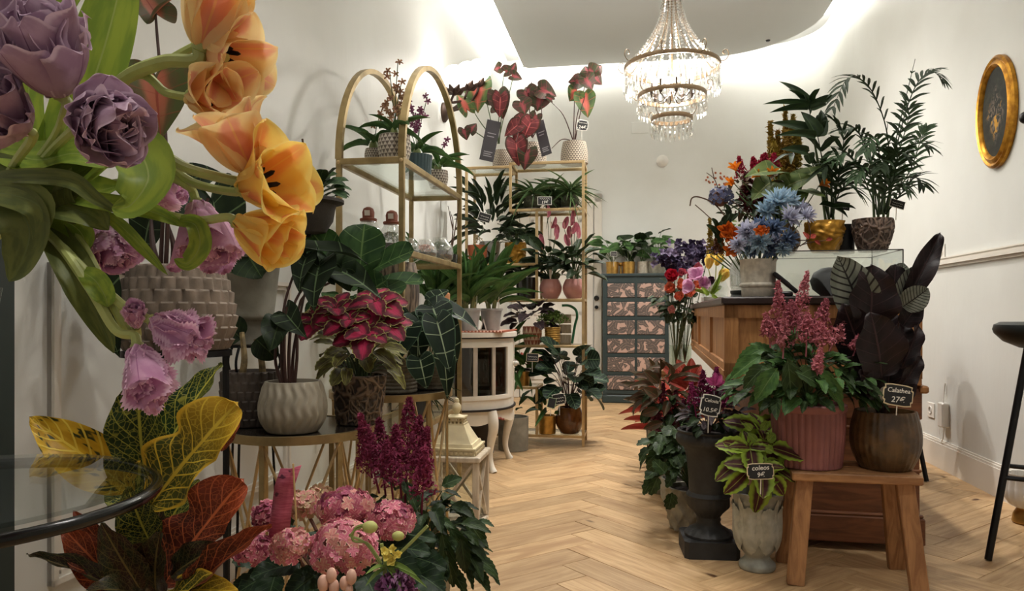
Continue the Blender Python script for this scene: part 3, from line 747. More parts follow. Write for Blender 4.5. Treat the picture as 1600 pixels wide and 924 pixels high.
def outlet(name, label, t, z, w_, h_, sock=True):
    r = thing(name, label, 'outlet', RM(SR, t, z), -ANG); MB().box(-.008, 0, -w_/2, w_/2, -h_/2, h_/2, None, .003).build('plate', M_PLAST, r)
    n_ = max(1, int(w_/h_+.3))
    for i in range(n_ if sock else 0):
        y = (i-(n_-1)/2)*h_*.86
        MB().lathe([(.024, 0), (.024, .004), (.019, .005), (.018, -.002), (.001, -.003)], 20, None, Matrix.Translation((-.008, y, 0)) @ Matrix.Rotation(-PI/2, 4, 'Y'), True).build('socket', M_PLAST, r, 'x')
    return r
outlet('wall_outlet', 'white double wall outlet above the chair rail', 4.66, 1.258, .16, .085)
outlet('wall_outlet', 'white wall outlet low beside the back bar stool', 4.78, .32, .10, .09)
pw = thing('power_adapter', 'white box adapter plugged in low on right wall', 'adapter', RM(SR, 4.56, .32), -ANG)
MB().box(-.04, 0, -.035, .035, -.07, .07, None, .006).build('body', M_PLAST, pw)
MB().tube(spline([(-.02, 0, .07), (-.012, .01, .13), (-.008, .005, .18)], 6), .004, 6).build('cable', M_PLAST, pw, True)
MB().tube(spline([(-.02, -.01, -.07), (-.02, 0, -.13), (-.02, .03, -.16), (-.016, .06, -.13), (-.01, .07, -.05)], 6), .003, 6).build('cable', M_PLAST, pw, True)
hk = thing('wall_hook', 'round black knob hook at right edge beside painting', 'hook', RM(SR, 3.60, 1.77), -ANG)
MB().tube([(0, 0, 0), (-.03, 0, 0)], .008, 8).build('stem', M_BLACK, hk, True); MB().ball((-.045, 0, 0), .028).build('knob', M_BLACK, hk, True)
# back wall fittings
sd = thing('motion_sensor', 'round white sensor on the back wall below the chandelier', 'sensor', RM(.2735, TB, 2.48), -ANG)
MB().lathe([(.06, 0), (.062, .03), (.055, .05), (.03, .075), (.001, .08)], 24, None, Matrix.Rotation(PI/2, 4, 'X'), True).build('dome', M_PLAST, sd, True)
cs = thing('ceiling_sensor', 'tiny dark round fitting in the lowered ceiling right of chandelier', 'sensor', (2.407, 6.92, 3.47)); MB().lathe([(.014, -.012), (.02, -.006), (.022, 0)], 16).build('body', M_BLACK, cs, 'x')
pc = MB().box(-.09, .09, -.008, 0, -.06, .06, None, .003).build('wall_plate', M_WALL); pc.location = RM(.045, TB, 2.84); pc.rotation_euler = (0, 0, -ANG)
tag(pc, 'flat white cover plate high on the back wall', 'cover plate')
# ---- chandelier
ch = thing('chandelier', 'three tier crystal chandelier with bronze rings and lit candles', 'chandelier', (.978, 4.5, 2.05))
M_BRONZE = plain('aged_bronze', srgb(112, 92, 68), .45, .6)
M_CRYST = glassy('crystal', (.80, .80, .78, 1), .22, .03, (.9, .88, .84, 1), .02)
tiers = [(.286, .357, .155, 54), (.203, .18, .11, 40), (.121, .04, .10, 26)]
def dropmesh(L):
    m = MB(); a = L*.3
    for z0, ln_, r_ in ((0, a, .008), (-a*1.02, L-a, .0105)):
        m.lathe([(.0008, z0), (r_*.8, z0-ln_*.25), (r_, z0-ln_*.6), (.0008, z0-ln_)], 5, None, None, True)
    return m.mesh('crystal_drop', M_CRYST)
for r_, z, L, n_ in tiers:
    MB().lathe([(r_-.004, z-.012), (r_+.004, z-.013), (r_+.006, z), (r_+.004, z+.013), (r_-.004, z+.012)], 64, None, None, 'ring').build('ring', M_BRONZE, ch, 'x')
    dm = dropmesh(L)
    for k in range(n_):
        a = 2*PI*k/n_; link('crystal_drop', dm, ch, Matrix.Translation((r_*math.cos(a), r_*math.sin(a), z-.012+rng.uniform(-.004, .004))) @ Matrix.Rotation(a, 4, 'Z'))
sm = MB()
pts = [(.062-.286+.286-.0, 0)]
def strand_mesh():
    m = MB(); N = 24
    for i in range(N):
        t = i/(N-1); r_ = .055+(.272-.055)*(t**2.1); z = .80-(.80-.372)*t
        m.lathe([(.001, .0105), (.0105, 0), (.001, -.0105)], 5, None, Matrix.Translation((r_, 0, z)), True)
    return m.mesh('bead_strand', M_CRYST)
sm = strand_mesh()
for k in range(22): link('bead_strand', sm, ch, Matrix.Rotation(2*PI*k/22, 4, 'Z'))
for k in range(8):
    R_ = Matrix.Rotation(2*PI*(k+.25)/8, 4, 'Z')
    MB().tube([R_ @ V((.05+(.27-.05)*((i/10)**2.1), 0, .80-(.80-.365)*i/10)) for i in range(11)], .0035, 6).build('rib', M_BRONZE, ch, True)
for r_, z, n_ in ((.29, .36, 8), (.205, .185, 6), (.125, .045, 4)):
    for k in range(n_):
        R_ = Matrix.Rotation(2*PI*(k+.5)/n_, 4, 'Z'); pts = [(r_, 0, z), (r_+.025, 0, z+.0), (r_+.045, 0, z+.03), (r_+.035, 0, z+.06), (r_+.015, 0, z+.058), (r_+.012, 0, z+.04), (r_+.024, 0, z+.034)]
        MB().tube([R_ @ p for p in spline(pts, 4)], .0028, 6).build('scroll', M_BRONZE, ch, True)
MB().lathe([(.05, .79), (.062, .795), (.064, .815), (.05, .82), (.03, .83), (.012, .86)], 28).build('crown', M_BRONZE, ch, 'x')
for k in range(6):
    R_ = Matrix.Rotation(2*PI*k/6, 4, 'Z'); MB().tube([R_ @ p for p in spline([(.06, 0, .81), (.09, 0, .83), (.095, 0, .86), (.075, 0, .865), (.075, 0, .85)], 4)], .0028, 6).build('scroll', M_BRONZE, ch, True)
MB().tube([(0, 0, .15), (0, 0, 3.47-2.05)], .006, 8).build('stem', M_BRONZE, ch, True)
MB().lathe([(.001, 1.37), (.05, 1.385), (.055, 1.42)], 24).build('ceiling_rose', M_BRONZE, ch, 'x')
M_BULB = emit('candle_bulb', (1, .90, .74, 1), LAMP['bulb']); M_CUP = plain('dark_cup', srgb(54, 44, 36), .5, .5)
for k in range(8):
    a = 2*PI*k/8; x, y = .12*math.cos(a), .12*math.sin(a)
    m = MB().lathe([(.006, .17), (.016, .20), (.022, .212), (.007, .214), (.0065, .26)], 10, None, Matrix.Translation((x, y, 0))); m.tube(spline([(0, 0, .22), (x*.5, y*.5, .15), (x, y, .175)], 5), .004, 6)
    m.build('candle_arm', M_CUP, ch, 'x')
    MB().lathe([(.006, .26), (.014, .28), (.012, .305), (.001, .335)], 10, None, Matrix.Translation((x, y, 0)), True).build('bulb', M_BULB, ch, True)
ld = bpy.data.lights.new('chandelier_light', 'POINT'); ld.energy = LAMP['chand']; ld.color = WARM; ld.shadow_soft_size = .11
lo = link('chandelier_light', ld, ch); lo.location = (0, 0, .30)
# ---- globe wall lamp
gl = thing('globe_sconce', 'bronze flower wall lamp with lit white globes on left wall', 'wall lamp', RM(SL, 5.12, 2.42), -ANG)
M_GLOBE = emit('globe_glow', (1, .95, .88, 1), LAMP['globe_e']); M_PETAL = plain('dark_bronze', srgb(70, 52, 42), .5, .5)
pb_ = lambda px, py, Y: rel(gl, P(px, py, Y))
for px, py, Y in ((710, 122, 4.9), (731, 116, 5.0), (748, 112, 5.1)):
    c = pb_(px, py, Y); MB().ball(c, .085, 24, 16).build('globe', M_GLOBE, gl, True)
    m = MB()
    for k in range(7):
        a = 2*PI*k/7; q_ = c+V((0, 0, -.085)); m.tube([q_+V((0, 0, -.02)), q_+V((.045*math.cos(a), .045*math.sin(a), .0)), q_+V((.075*math.cos(a), .075*math.sin(a), .022))], [.008, .022, .006], 6)
    m.build('flower_cup', M_PETAL, gl, True)
    q_ = c+V((0, 0, -.1)); MB().tube(spline([q_, q_+V((-.02, 0, -.06)), V((.18, c.y*.5, -.06)), V((.03, 0, -.08))], 6), .009, 8).build('arm', M_PETAL, gl, True)
    ld = bpy.data.lights.new('globe_light', 'POINT'); ld.energy = LAMP['globe']; ld.color = WARM; ld.shadow_soft_size = .09
    lo = link('globe_light', ld, gl); lo.location = c+V((0.0, 0, 0))
MB().lathe([(.07, 0), (.07, .012), (.05, .03), (.001, .034)], 24, None, Matrix.Translation((0, 0, -.08)) @ Matrix.Rotation(PI/2, 4, 'Y'), True).build('wall_rose', M_PETAL, gl, True)
# ================================================================ flowers and plants: shared builders
def at(px, Y, z): return V(((px-800)/FPX*Y, Y, z))
def ribbon(mb, pts, wd, nrm, K=2, cup=.25, n=5):            # strap leaf along a spline; wd = half widths
    pp = spline(pts, n); m = len(pp); vs, fs, uv = [], [], []
    ws = [wd*max(.03, math.sin(PI*min(1, (.12+.88*i/(m-1))))**.7) if not isinstance(wd, (list, tuple)) else (wd[min(len(wd)-1, int(i/(m-1)*(len(wd)-1)))]*(1-(i/(m-1)*(len(wd)-1)) % 1)+wd[min(len(wd)-1, int(i/(m-1)*(len(wd)-1))+1)]*((i/(m-1)*(len(wd)-1)) % 1)) for i in range(m)]
    nr = V(nrm)
    for i in range(m):
        t = (pp[min(i+1, m-1)]-pp[max(i-1, 0)]).normalized(); z = nr-t*nr.dot(t)
        z = z.normalized() if z.length > 1e-4 else t.orthogonal().normalized(); x = t.cross(z)
        for k in range(-K, K+1):
            a = k/K; vs.append(pp[i]+x*(a*ws[i])+z*(cup*ws[i]*a*a)); uv.append((.5+.5*a, i/(m-1)))
    w_ = 2*K+1
    for i in range(m-1):
        for k in range(w_-1): fs.append((i*w_+k, i*w_+k+1, (i+1)*w_+k+1, (i+1)*w_+k))
    return mb.add(vs, fs, None, uv)
def petals(root, me, base, axis, n, L, W, opn, a0=0., jit=.1, seed=0, name='petal', off=.0, M0=None):
    r = random.Random(seed); ax = V(axis).normalized(); u = ax.orthogonal().normalized(); v = ax.cross(u); base = V(base)
    for i in range(n):
        a = a0+2*PI*i/n+r.uniform(-jit, jit); rd = u*math.cos(a)+v*math.sin(a); o = opn+r.uniform(-jit, jit)
        d = ax*math.cos(o)+rd*math.sin(o); nr = ax*math.sin(o)-rd*math.cos(o); l = L*r.uniform(1-jit, 1+jit)
        b = base+rd*off; leaf(root, r.choice(me) if isinstance(me, list) else me, b, b+d*l, nr, W*r.uniform(1-jit, 1+jit), name)
def plume_mb(mb, base, axis, L, R, n, fs_, seed=0, taper=1.0, droop=.2):    # feathery spike of tiny florets
    r = random.Random(seed); ax = V(axis).normalized(); u = ax.orthogonal().normalized(); v = ax.cross(u); base = V(base)
    for i in range(n):
        t = r.random()**.8; a = r.random()*2*PI; rad = R*(1-t)**taper*math.sqrt(r.random())+R*.06
        p = base+ax*(L*t)+(u*math.cos(a)+v*math.sin(a))*rad+V((0, 0, rad*.35)); s = fs_*r.uniform(.6, 1.3)
        q1, q2, q3 = [V((r.uniform(-1, 1), r.uniform(-1, 1), r.uniform(-1, 1)))*s for _ in range(3)]
        mb.add([p+q1, p+q2, p+q3, p-q1-q2-q3], [(0, 1, 2), (0, 1, 3), (1, 2, 3), (0, 2, 3)])
    return mb
M_STEM = plain('tulip_stem', srgb(178, 188, 112), .45, noise=.2, nscale=30)
M_STEMD = plain('plant_stem', srgb(72, 92, 50), .55, noise=.25, nscale=30)
M_STEMR = plain('dark_red_stem', srgb(70, 44, 38), .55)
M_TWIG = plain('twig', srgb(84, 62, 46), .8)
G_TULIP = lmat('tulip_leaf', srgb(150, 170, 66), srgb(120, 146, 58), vein=srgb(152, 168, 92), mid=.04, rough=.4, transl=.35, stripes=26, bmp=.12)
G_TULIPD = lmat('tulip_leaf_dark', srgb(118, 126, 66), srgb(94, 106, 56), vein=srgb(112, 124, 72), mid=.04, rough=.45, transl=.2, stripes=26, bmp=.12)
G_OR = lmat('orange_petal', srgb(252, 222, 158), srgb(252, 226, 166), vein=srgb(242, 190, 132), mid=.05, core=srgb(238, 166, 136), cw=.46, edge=srgb(254, 234, 176), ew=.16, rough=.42, transl=.5, stripes=30, bmp=.10, var=.06)
G_YE = lmat('yellow_petal', srgb(254, 224, 122), srgb(252, 216, 112), vein=srgb(246, 184, 104), mid=.04, core=srgb(244, 166, 98), cw=.40, edge=srgb(255, 234, 140), ew=.2, rough=.4, transl=.5, stripes=30, bmp=.10, var=.05)
G_MA = lmat('mauve_petal', srgb(188, 158, 180), srgb(172, 140, 164), vein=srgb(136, 98, 126), mid=.03, edge=srgb(218, 194, 212), ew=.10, rough=.55, transl=.22, stripes=34, bmp=.15, var=.1)
G_PK = lmat('pink_petal', srgb(222, 172, 204), srgb(208, 152, 190), vein=srgb(180, 118, 160), mid=.03, edge=srgb(236, 200, 222), ew=.1, rough=.5, transl=.28, stripes=34, bmp=.12, var=.08)
M_STAMEN = plain('black_stamen', srgb(28, 20, 26), .7)
# ---------------------------------------------------------------- glass side table with the tulip vase
gt = thing('glass_side_table', 'round glass side table with black tube rim at left edge', 'side table', (-.735, .95, 0))
TZ, TR = .673, .25
MB().lathe([(TR-.012, TZ-.006), (TR-.010, TZ), (.001, TZ)], 72, None, None, True).build('glass_top', glassy('smoked_glass', (.80, .83, .82, 1), .13), gt)
MB().tube([(TR*math.cos(2*PI*i/72), TR*math.sin(2*PI*i/72), TZ-.016) for i in range(73)], .0085, 10).build('rim', plain('black_gloss_tube', srgb(16, 16, 17), .18, .3), gt, True)
MB().lathe([(.14, 0), (.14, .012), (.02, .022), (.016, .03), (.016, TZ-.03), (.06, TZ-.008)], 32).build('pedestal', M_BLACK, gt, 'x')
vs_ = thing('glass_vase', 'clear glass vase at left edge holding the big tulip bunch', 'vase', (-.73, .93, TZ+.001))
VH, VR = .26, .062
MB().lathe([(.001, .004), (VR*.8, .0), (VR, .012), (VR*.9, .1), (VR, .2), (VR*1.15, VH), (VR*1.15-.004, VH), (VR-.004, .2), (VR*.9-.004, .1), (VR-.006, .02), (.001, .016)], 40, None, None, True).build('glass_body', M_CLEAR, vs_, True)
MB().lathe([(.001, .017), (VR-.008, .021), (VR*.9-.006, .1), (VR*.93-.006, .15), (.001, .15)], 32, None, None, True).build('water', glassy('water', (.86, .9, .82, 1), .06), vs_, True)
VM = V((-.73, .93, TZ+VH))       # mouth of the vase
TULIPS = []
def tulip(label, base, axis, kind, size, stem, Ys=None, sr=.0048, seed=1, opn=None, leaves=()):
    """base and stem points are world points; the stem runs from the vase mouth"""
    g = {'o': 'orange and yellow tulips', 'm': 'mauve double tulips', 'p': 'pink fringed tulips'}[kind[0]]
    b = V(base); r = thing('tulip', label, 'tulip', b, 0, None)
    TULIPS.append(r); lo = lambda p: V(p)-b
    ax = V(axis).normalized()
    pts = [VM+V((rng.uniform(-.03, .03), rng.uniform(-.03, .03), -.16)), VM+V((rng.uniform(-.02, .03), rng.uniform(-.02, .02), .0))]+[V(p) for p in stem]+[b-ax*.012, b]
    MB().tube([lo(p) for p in spline(pts, 6)], sr, 8).build('stem', M_STEM, r, True)
    S = size
    MB().lathe([(.001, -S*.05), (S*.10, 0), (S*.08, S*.10), (.001, S*.13)], 12, None, Matrix.Translation(V((0, 0, 0))) @ V((0, 0, 1)).rotation_difference(ax).to_matrix().to_4x4(), True).build('receptacle', M_STEM, r, True)
    if kind[0] == 'o':
        mat = G_YE if kind == 'oy' else G_OR; o = .42 if opn is None else opn
        mi = leafmesh('petal', mat, 4, 4, 0, .30, -.30+o*.55, .03, 2.5, name='petal'); mo = leafmesh('petal', mat, 4, 4, 0, .26, -.22+o*.5, .045, 2.2, curl=-.12, name='petal')
        petals(r, mi, (0, 0, 0), ax, 3, S*.95, S*.70, o*.72, .3+seed, .06, seed, off=S*.03)
        petals(r, mo, (0, 0, 0), ax, 3, S, S*.74, o, .3+seed+PI/3, .08, seed+5, off=S*.05)
        u = ax.orthogonal().normalized(); v = ax.cross(u); m = MB()
        for k in range(6):
            a = 2*PI*k/6+.2; d = (ax+(u*math.cos(a)+v*math.sin(a))*.33).normalized(); m.tube([d*S*.12, d*S*.30], S*.012, 5); m.tube([d*S*.28, d*S*.34, d*S*.46, d*S*.50], [S*.012, S*.032, S*.028, S*.006], 6)
        m.build('stamens', M_STAMEN, r, True)
        m = MB().tube([ax*S*.1, ax*S*.34, ax*S*.37], [S*.05, S*.045, S*.06], 8); m.build('pistil', plain('pistil', srgb(206, 204, 120), .5), r, True)
    elif kind[0] == 'm':
        ms = [leafmesh('petal', G_MA, 3, 4, 0, .36, d_, .07, wn_, name='petal') for d_, wn_ in ((-.55, 2.5), (-.42, 3.1), (-.3, 2.1))]
        for lay, (n_, o, l, w_) in enumerate(((5, .12, .86, .54), (6, .30, .96, .64), (7, .50, 1.02, .72), (7, .74, 1.0, .78), (5, 1.08, .92, .70))):
            petals(r, ms, ax*S*(.02*(4-lay)), ax, n_, S*l, S*w_, o, lay*.7+seed, .16, seed*10+lay, off=S*.05)
    else:
        o = .5 if opn is None else opn
        ms = [leafmesh('petal', G_PK, 3, 4, 0, .34, d_, .05, 3.3, teeth=24, tooth=.035, name='petal') for d_ in (-.45, -.3, -.12)]
        for lay, (n_, k_, l, w_) in enumerate(((4, .35, .85, .46), (5, .7, .95, .54), (6, 1.0, 1., .58))):
            petals(r, ms, (0, 0, 0), ax, n_, S*l, S*w_, o*k_, lay*.6+seed, .14, seed*10+lay, off=S*.05)
    for lp, wd, nr, dk in leaves:
        mb = MB(); ribbon(mb, [lo(p) for p in lp], wd, nr, 3, .3, 6); mb.build('leaf', G_TULIPD if dk else G_TULIP, r, 'all', True)
    return r
C_ = (0, -1, .15)
# double mauve tulips
tulip('dark mauve double tulip, uppermost, in front of two upright green leaves', P(96, 152, .69), (.0, -.62, .78), 'm', .070, [P(60, 250, .82)], seed=1,
      leaves=[([P(60, 260, .86), P(45, 140, .85), P(70, 60, .84), P(140, -30, .83)], .030, (-.2, -1, .1), 0), ([P(70, 250, .86), P(120, 190, .85), P(158, 90, .84), P(185, -10, .84), P(190, -60, .84)], .034, (.2, -1, 0), 0)])
tulip('dark mauve double tulip with a pale torn petal, lowest of the three', P(138, 192, .68), (.74, -.60, -.18), 'm', .065, [P(60, 260, .82)], seed=2,
      leaves=[([P(40, 330, .84), P(130, 270, .80), P(205, 235, .76), P(232, 275, .72), P(205, 320, .70), P(175, 325, .70)], .028, (.3, -1, .4), 0)])
tulip('dark mauve double tulip at left edge above dark hanging leaves', P(36, 205, .70), (-.12, -.9, .30), 'm', .064, [P(10, 280, .82)], seed=3,
      leaves=[([P(-50, 320, .80), P(20, 325, .76), P(46, 360, .75), P(34, 410, .75), P(14, 440, .75)], .026, (0, -1, .3), 1), ([P(-60, 300, .8), P(20, 305, .76), P(66, 330, .75), P(58, 392, .75)], .018, (0, -1, .5), 1)])
tulip('pale mauve double tulip half out of view in top left corner', P(-10, 75, .78), (.1, -.8, .5), 'm', .05, [P(-20, 200, .85)], seed=4)
# orange and yellow tulips
tulip('large orange cup tulip touching the top edge', P(312, 78, .78), (.42, -.18, .88), 'o', .092, [P(90, 250, .86), P(180, 135, .82), P(250, 98, .79)], sr=.0072, seed=1, opn=.36)
tulip('orange tulip with loose petals below the top cup', P(322, 76, .80), (.80, -.28, -.42), 'o', .082, [P(90, 260, .88), P(180, 140, .84), P(250, 102, .81)], seed=2, opn=.62)
tulip('orange tulip seen from outside between the loose and the open ones', P(298, 150, .80), (.75, -.5, -.1), 'o', .075, [P(80, 280, .88), P(200, 124, .84), P(260, 145, .81)], seed=3, opn=.5)
tulip('open orange tulip showing black stamens, facing up', P(395, 272, .76), (-.30, -.42, .86), 'o', .080, [P(90, 290, .86), P(215, 232, .80), P(300, 266, .77)], sr=.0055, seed=5, opn=.52)
tulip('open yellow tulip showing black stamens, rightmost of the bunch', P(376, 296, .77), (.86, -.42, .14), 'oy', .088, [P(60, 300, .88), P(215, 240, .82), P(300, 285, .79)], seed=2, opn=.60)
tulip('yellow cup tulip, lowest orange one, pointing right', P(368, 346, .76), (.84, -.25, -.36), 'oy', .078, [P(20, 300, .86), P(110, 310, .80), P(200, 322, .77), P(300, 344, .76)], seed=4, opn=.40,
      leaves=[([P(60, 300, .80), P(170, 318, .76), P(240, 332, .755), P(290, 355, .755)], .010, (0, -1, .3), 0), ([P(280, 345, .755), P(305, 352, .75), P(312, 385, .745), P(292, 412, .745), P(272, 405, .745)], .011, (.6, -1, .3), 0)])
# pink fringed tulips
tulip('pink fringed tulip hanging down left of the yellow cup', P(306, 314, .80), (.38, -.22, -.90), 'p', .072, [P(60, 320, .88), P(190, 285, .83), P(262, 278, .80), P(292, 290, .795)], seed=1, opn=.75)
tulip('pink fringed tulip partly hidden behind the green stems', P(205, 318, .86), (.85, -.2, .18), 'p', .062, [P(40, 340, .9), P(140, 330, .88)], seed=2)
tulip('pink fringed tulip behind the crossing stems above textured pot', P(155, 350, .84), (.50, -.45, -.55), 'p', .070, [P(20, 350, .88), P(100, 335, .86)], seed=3, opn=.6)
tulip('pink fringed tulip pointing right before the scalloped pot', P(236, 500, .74), (.90, -.25, -.28), 'p', .062, [P(30, 340, .86), P(90, 380, .78), P(150, 440, .75), P(200, 484, .74)], seed=4, opn=.42,
      leaves=[([P(60, 330, .82), P(110, 410, .76), P(145, 480, .75), P(178, 552, .75)], .018, (.5, -1, .3), 1)])
tulip('pink fringed tulip hanging lowest, above the croton', P(214, 540, .73), (.40, -.35, -.72), 'p', .068, [P(20, 345, .86), P(80, 370, .78), P(140, 450, .745), P(180, 515, .735)], seed=5, opn=.50,
      leaves=[([P(150, 330, .80), P(185, 350, .77), P(225, 390, .76), P(262, 430, .76)], .007, (0, -1, .4), 0), ([P(130, 425, .75), P(150, 440, .74), P(165, 465, .735), P(168, 480, .735)], .012, (.3, -1, .2), 0)])
# loose leaf blades of the bunch belong to two more tulips whose blooms hide behind
tulip('pale pink tulip bud wrapped in a leaf below the bunch', P(212, 512, .75), (.25, -.5, .55), 'p', .03, [P(30, 330, .86), P(110, 360, .80), P(165, 452, .755), P(195, 510, .75)], seed=7,
      leaves=[([P(-40, 280, .82), P(40, 276, .76), P(110, 282, .74), P(150, 310, .735), P(192, 336, .735)], .009, C_, 1), ([P(0, 235, .86), P(60, 250, .80), P(120, 240, .78), P(175, 262, .78)], .026, (0, -1, .7), 0),
              ([P(-20, 250, .84), P(60, 285, .79), P(110, 275, .78), P(150, 256, .78)], .022, (0, -1, .5), 1), ([P(-20, 310, .82), P(70, 318, .78), P(140, 335, .77), P(170, 360, .77)], .02, (0, -1, .6), 1),
              ([P(130, 345, .80), P(110, 330, .78), P(100, 300, .77), P(112, 262, .77)], .012, C_, 1), ([P(20, 250, .84), P(80, 300, .81), P(140, 300, .8), P(190, 290, .8)], .024, (.1, -1, .5), 0),
              ([P(40, 330, .83), P(100, 345, .80), P(130, 370, .79), P(122, 402, .79)], .014, (.4, -1, .2), 0)])
# ---------------------------------------------------------------- croton behind the glass table
V_LIME = srgb(182, 176, 72)
CR_Y = lmat('croton_yellow', srgb(222, 178, 44), srgb(196, 150, 34), vein=srgb(236, 204, 78), vw=.12, mid=.06, nv=11, slant=2.2, blot=srgb(58, 62, 30), bscale=7, bth=.55, rough=.35)
CR_G = lmat('croton_green', srgb(46, 66, 34), srgb(30, 50, 28), vein=V_LIME, vw=.06, mid=.07, nv=10, slant=2.6, vfade=.8, net=.55, rough=.3)
CR_O = lmat('croton_gold', srgb(70, 74, 34), srgb(54, 64, 30), vein=srgb(200, 172, 58), vw=.08, mid=.08, nv=10, slant=2.4, net=.5, edge=srgb(196, 160, 50), ew=.10, tipc=srgb(190, 148, 36), rough=.3)
CR_R = lmat('croton_red', srgb(92, 42, 32), srgb(58, 32, 26), vein=srgb(196, 104, 62), vw=.06, mid=.07, nv=10, slant=2.5, vfade=.8, net=.4, tipc=srgb(138, 58, 30), rough=.3)
CR_D = lmat('croton_dark', srgb(40, 46, 30), srgb(56, 34, 28), vein=srgb(120, 104, 60), vw=.05, mid=.06, nv=10, slant=2.5, vfade=.6, net=.4, rough=.32)
cr = thing('croton', 'croton with veined yellow, green and dark red leaves behind glass table', 'plant', at(238, 1.32, 0))
M_CLAY = plain('dark_grey_clay', srgb(70, 66, 62), .8, noise=.25, bump=.3)
pot(cr, .34, .125, .10, M_CLAY)
YC = 1.30
def lpx(root, mesh, b, t, wpx, Yb, Yt, nr=(0, -1, .2), name='leaf'):
    pb_, pt_ = P(b[0], b[1], Yb), P(t[0], t[1], Yt)
    leaf(root, mesh, rel(root, pb_), rel(root, pt_), nr, wpx*(Yb+Yt)/2/FPX, name)
cm = lambda m_, d=.15, w_=.04: leafmesh('croton', m_, 4, 4, .22, 0, d, w_, 3.2)
cl = lambda m_, d=.2, w_=.03: leafmesh('lance', m_, 4, 4, .25, 0, d, w_, 4.1)
for b, t, wd, m_, Yb, Yt, nr in [
    ((210, 770), (48, 652), 84, cl(CR_Y), 1.30, 1.22, (.2, -1, .5)), ((226, 742), (208, 594), 92, cl(CR_G, .1), 1.30, 1.24, (.1, -1, .2)), ((214, 735), (186, 606), 62, cl(CR_G, .12), 1.33, 1.30, (-.5, -1, .2)),
    ((243, 735), (324, 560), 62, cl(CR_G, .2), 1.33, 1.36, (-.3, -1, .3)), ((248, 700), (262, 590), 44, cl(CR_D), 1.37, 1.40, (0, -1, .2)), ((236, 790), (352, 632), 108, cm(CR_O, .12), 1.27, 1.20, (-.15, -1, .25)),
    ((258, 912), (358, 752), 102, cm(CR_R, .15), 1.24, 1.20, (-.3, -1, .3)), ((268, 900), (330, 850), 54, cl(CR_D), 1.20, 1.16, (-.2, -1, .6)), ((285, 935), (408, 818), 46, cl(CR_R, .1), 1.18, 1.12, (-.7, -1, .4)),
    ((200, 930), (100, 830), 66, cl(CR_R, .2), 1.24, 1.18, (.3, -1, .5)), ((222, 925), (160, 835), 64, cl(CR_D), 1.20, 1.12, (.2, -1, .5)), ((186, 880), (112, 800), 34, cl(CR_R), 1.30, 1.28, (.2, -1, .5)),
    ((190, 925), (56, 852), 30, cl(CR_D), 1.22, 1.16, (.2, -.6, 1)), ((236, 850), (196, 775), 66, cl(CR_G), 1.24, 1.18, (.1, -1, .4)), ((346, 706), (372, 652), 22, cl(CR_R), 1.40, 1.40, (0, -1, .2)),
    ((250, 840), (300, 748), 56, cl(CR_G), 1.34, 1.36, (-.2, -1, .3)), ((204, 752), (214, 722), 18, cl(CR_Y), 1.20, 1.19, (0, -1, .2)), ((232, 800), (160, 740), 60, cl(CR_G), 1.38, 1.42, (.2, -1, .5)),
    ((240, 880), (240, 800), 70, cl(CR_D), 1.30, 1.26, (0, -1, .4)), ((245, 930), (230, 850), 72, cl(CR_D), 1.22, 1.14, (0, -1, .6)), ((262, 930), (352, 905), 50, cl(CR_O), 1.18, 1.10, (0, -.7, 1)), ((225, 930), (150, 905), 50, cl(CR_D), 1.16, 1.08, (0, -.7, 1)),
    ((262, 840), (320, 800), 40, cl(CR_D), 1.34, 1.38, (-.2, -1, .4)), ((250, 760), (288, 690), 34, cl(CR_G), 1.40, 1.44, (-.2, -1, .4))]:
    lpx(cr, m_, b, t, wd, Yb, Yt, nr)
m = MB()
for x0, x1, y1 in ((238, 232, 740), (246, 242, 770), (230, 226, 800)): m.tube([rel(cr, P(x0, 1000, 1.32)) if 0 else V((0, 0, .3)), rel(cr, P(x0, 900, 1.31)), rel(cr, P(x1, y1, 1.31))], [.007, .006, .004], 7)
m.build('stem', plain('woody_stem', srgb(110, 94, 70), .7), cr, True)
# ---------------------------------------------------------------- hydrangea in the foreground
hy = thing('hydrangea', 'pink hydrangea with round flower heads and dark leaves in foreground', 'plant', at(520, 1.55, 0))
pot(hy, .26, .12, .095, M_CLAY)
G_HYD = lmat('hydrangea_leaf', srgb(38, 58, 36), srgb(28, 44, 30), vein=srgb(70, 92, 60), vw=.05, mid=.05, nv=9, slant=1.6, vfade=.6, rough=.45)
def floretmat(nm, a, b, e): return lmat(nm, a, b, vein=e, mid=.04, edge=e, ew=.30, rough=.6, transl=.2, var=.16, bmp=0)
F_PINK = floretmat('floret_pink', srgb(212, 124, 144), srgb(198, 102, 126), srgb(240, 198, 190)); F_PALE = floretmat('floret_pale', srgb(216, 150, 140), srgb(206, 130, 132), srgb(228, 208, 176))
F_DEEP = floretmat('floret_deep', srgb(158, 72, 100), srgb(134, 56, 82), srgb(190, 120, 140)); F_GREEN = floretmat('floret_green', srgb(190, 168, 130), srgb(204, 150, 140), srgb(206, 200, 150))
def floret_mesh(mat):
    key = ('floret', mat.name)
    if key in LM: return LM[key]
    m = MB()
    for k in range(4):
        R_ = Matrix.Rotation(k*PI/2+.2, 4, 'Z'); pts = [(0, 0), (-.36, .38), (-.46, .72), (0, 1.0), (.46, .72), (.36, .38)]; vs = [(x, y, .18*y-.25*y*y+.2*abs(x)) for x, y in pts]+[(0, .55, .03)]
        m.add(vs, [(0, 6, 1), (1, 6, 2), (2, 6, 3), (3, 6, 4), (4, 6, 5), (5, 6, 0)], R_, [(.5, 0), (.1, .4), (.02, .7), (.5, 1), (.98, .7), (.9, .4), (.5, .5)])
    LM[key] = m.mesh('floret', mat, 'all', True); return LM[key]
M_HCORE = plain('flower_head_core', srgb(120, 84, 74), .9)
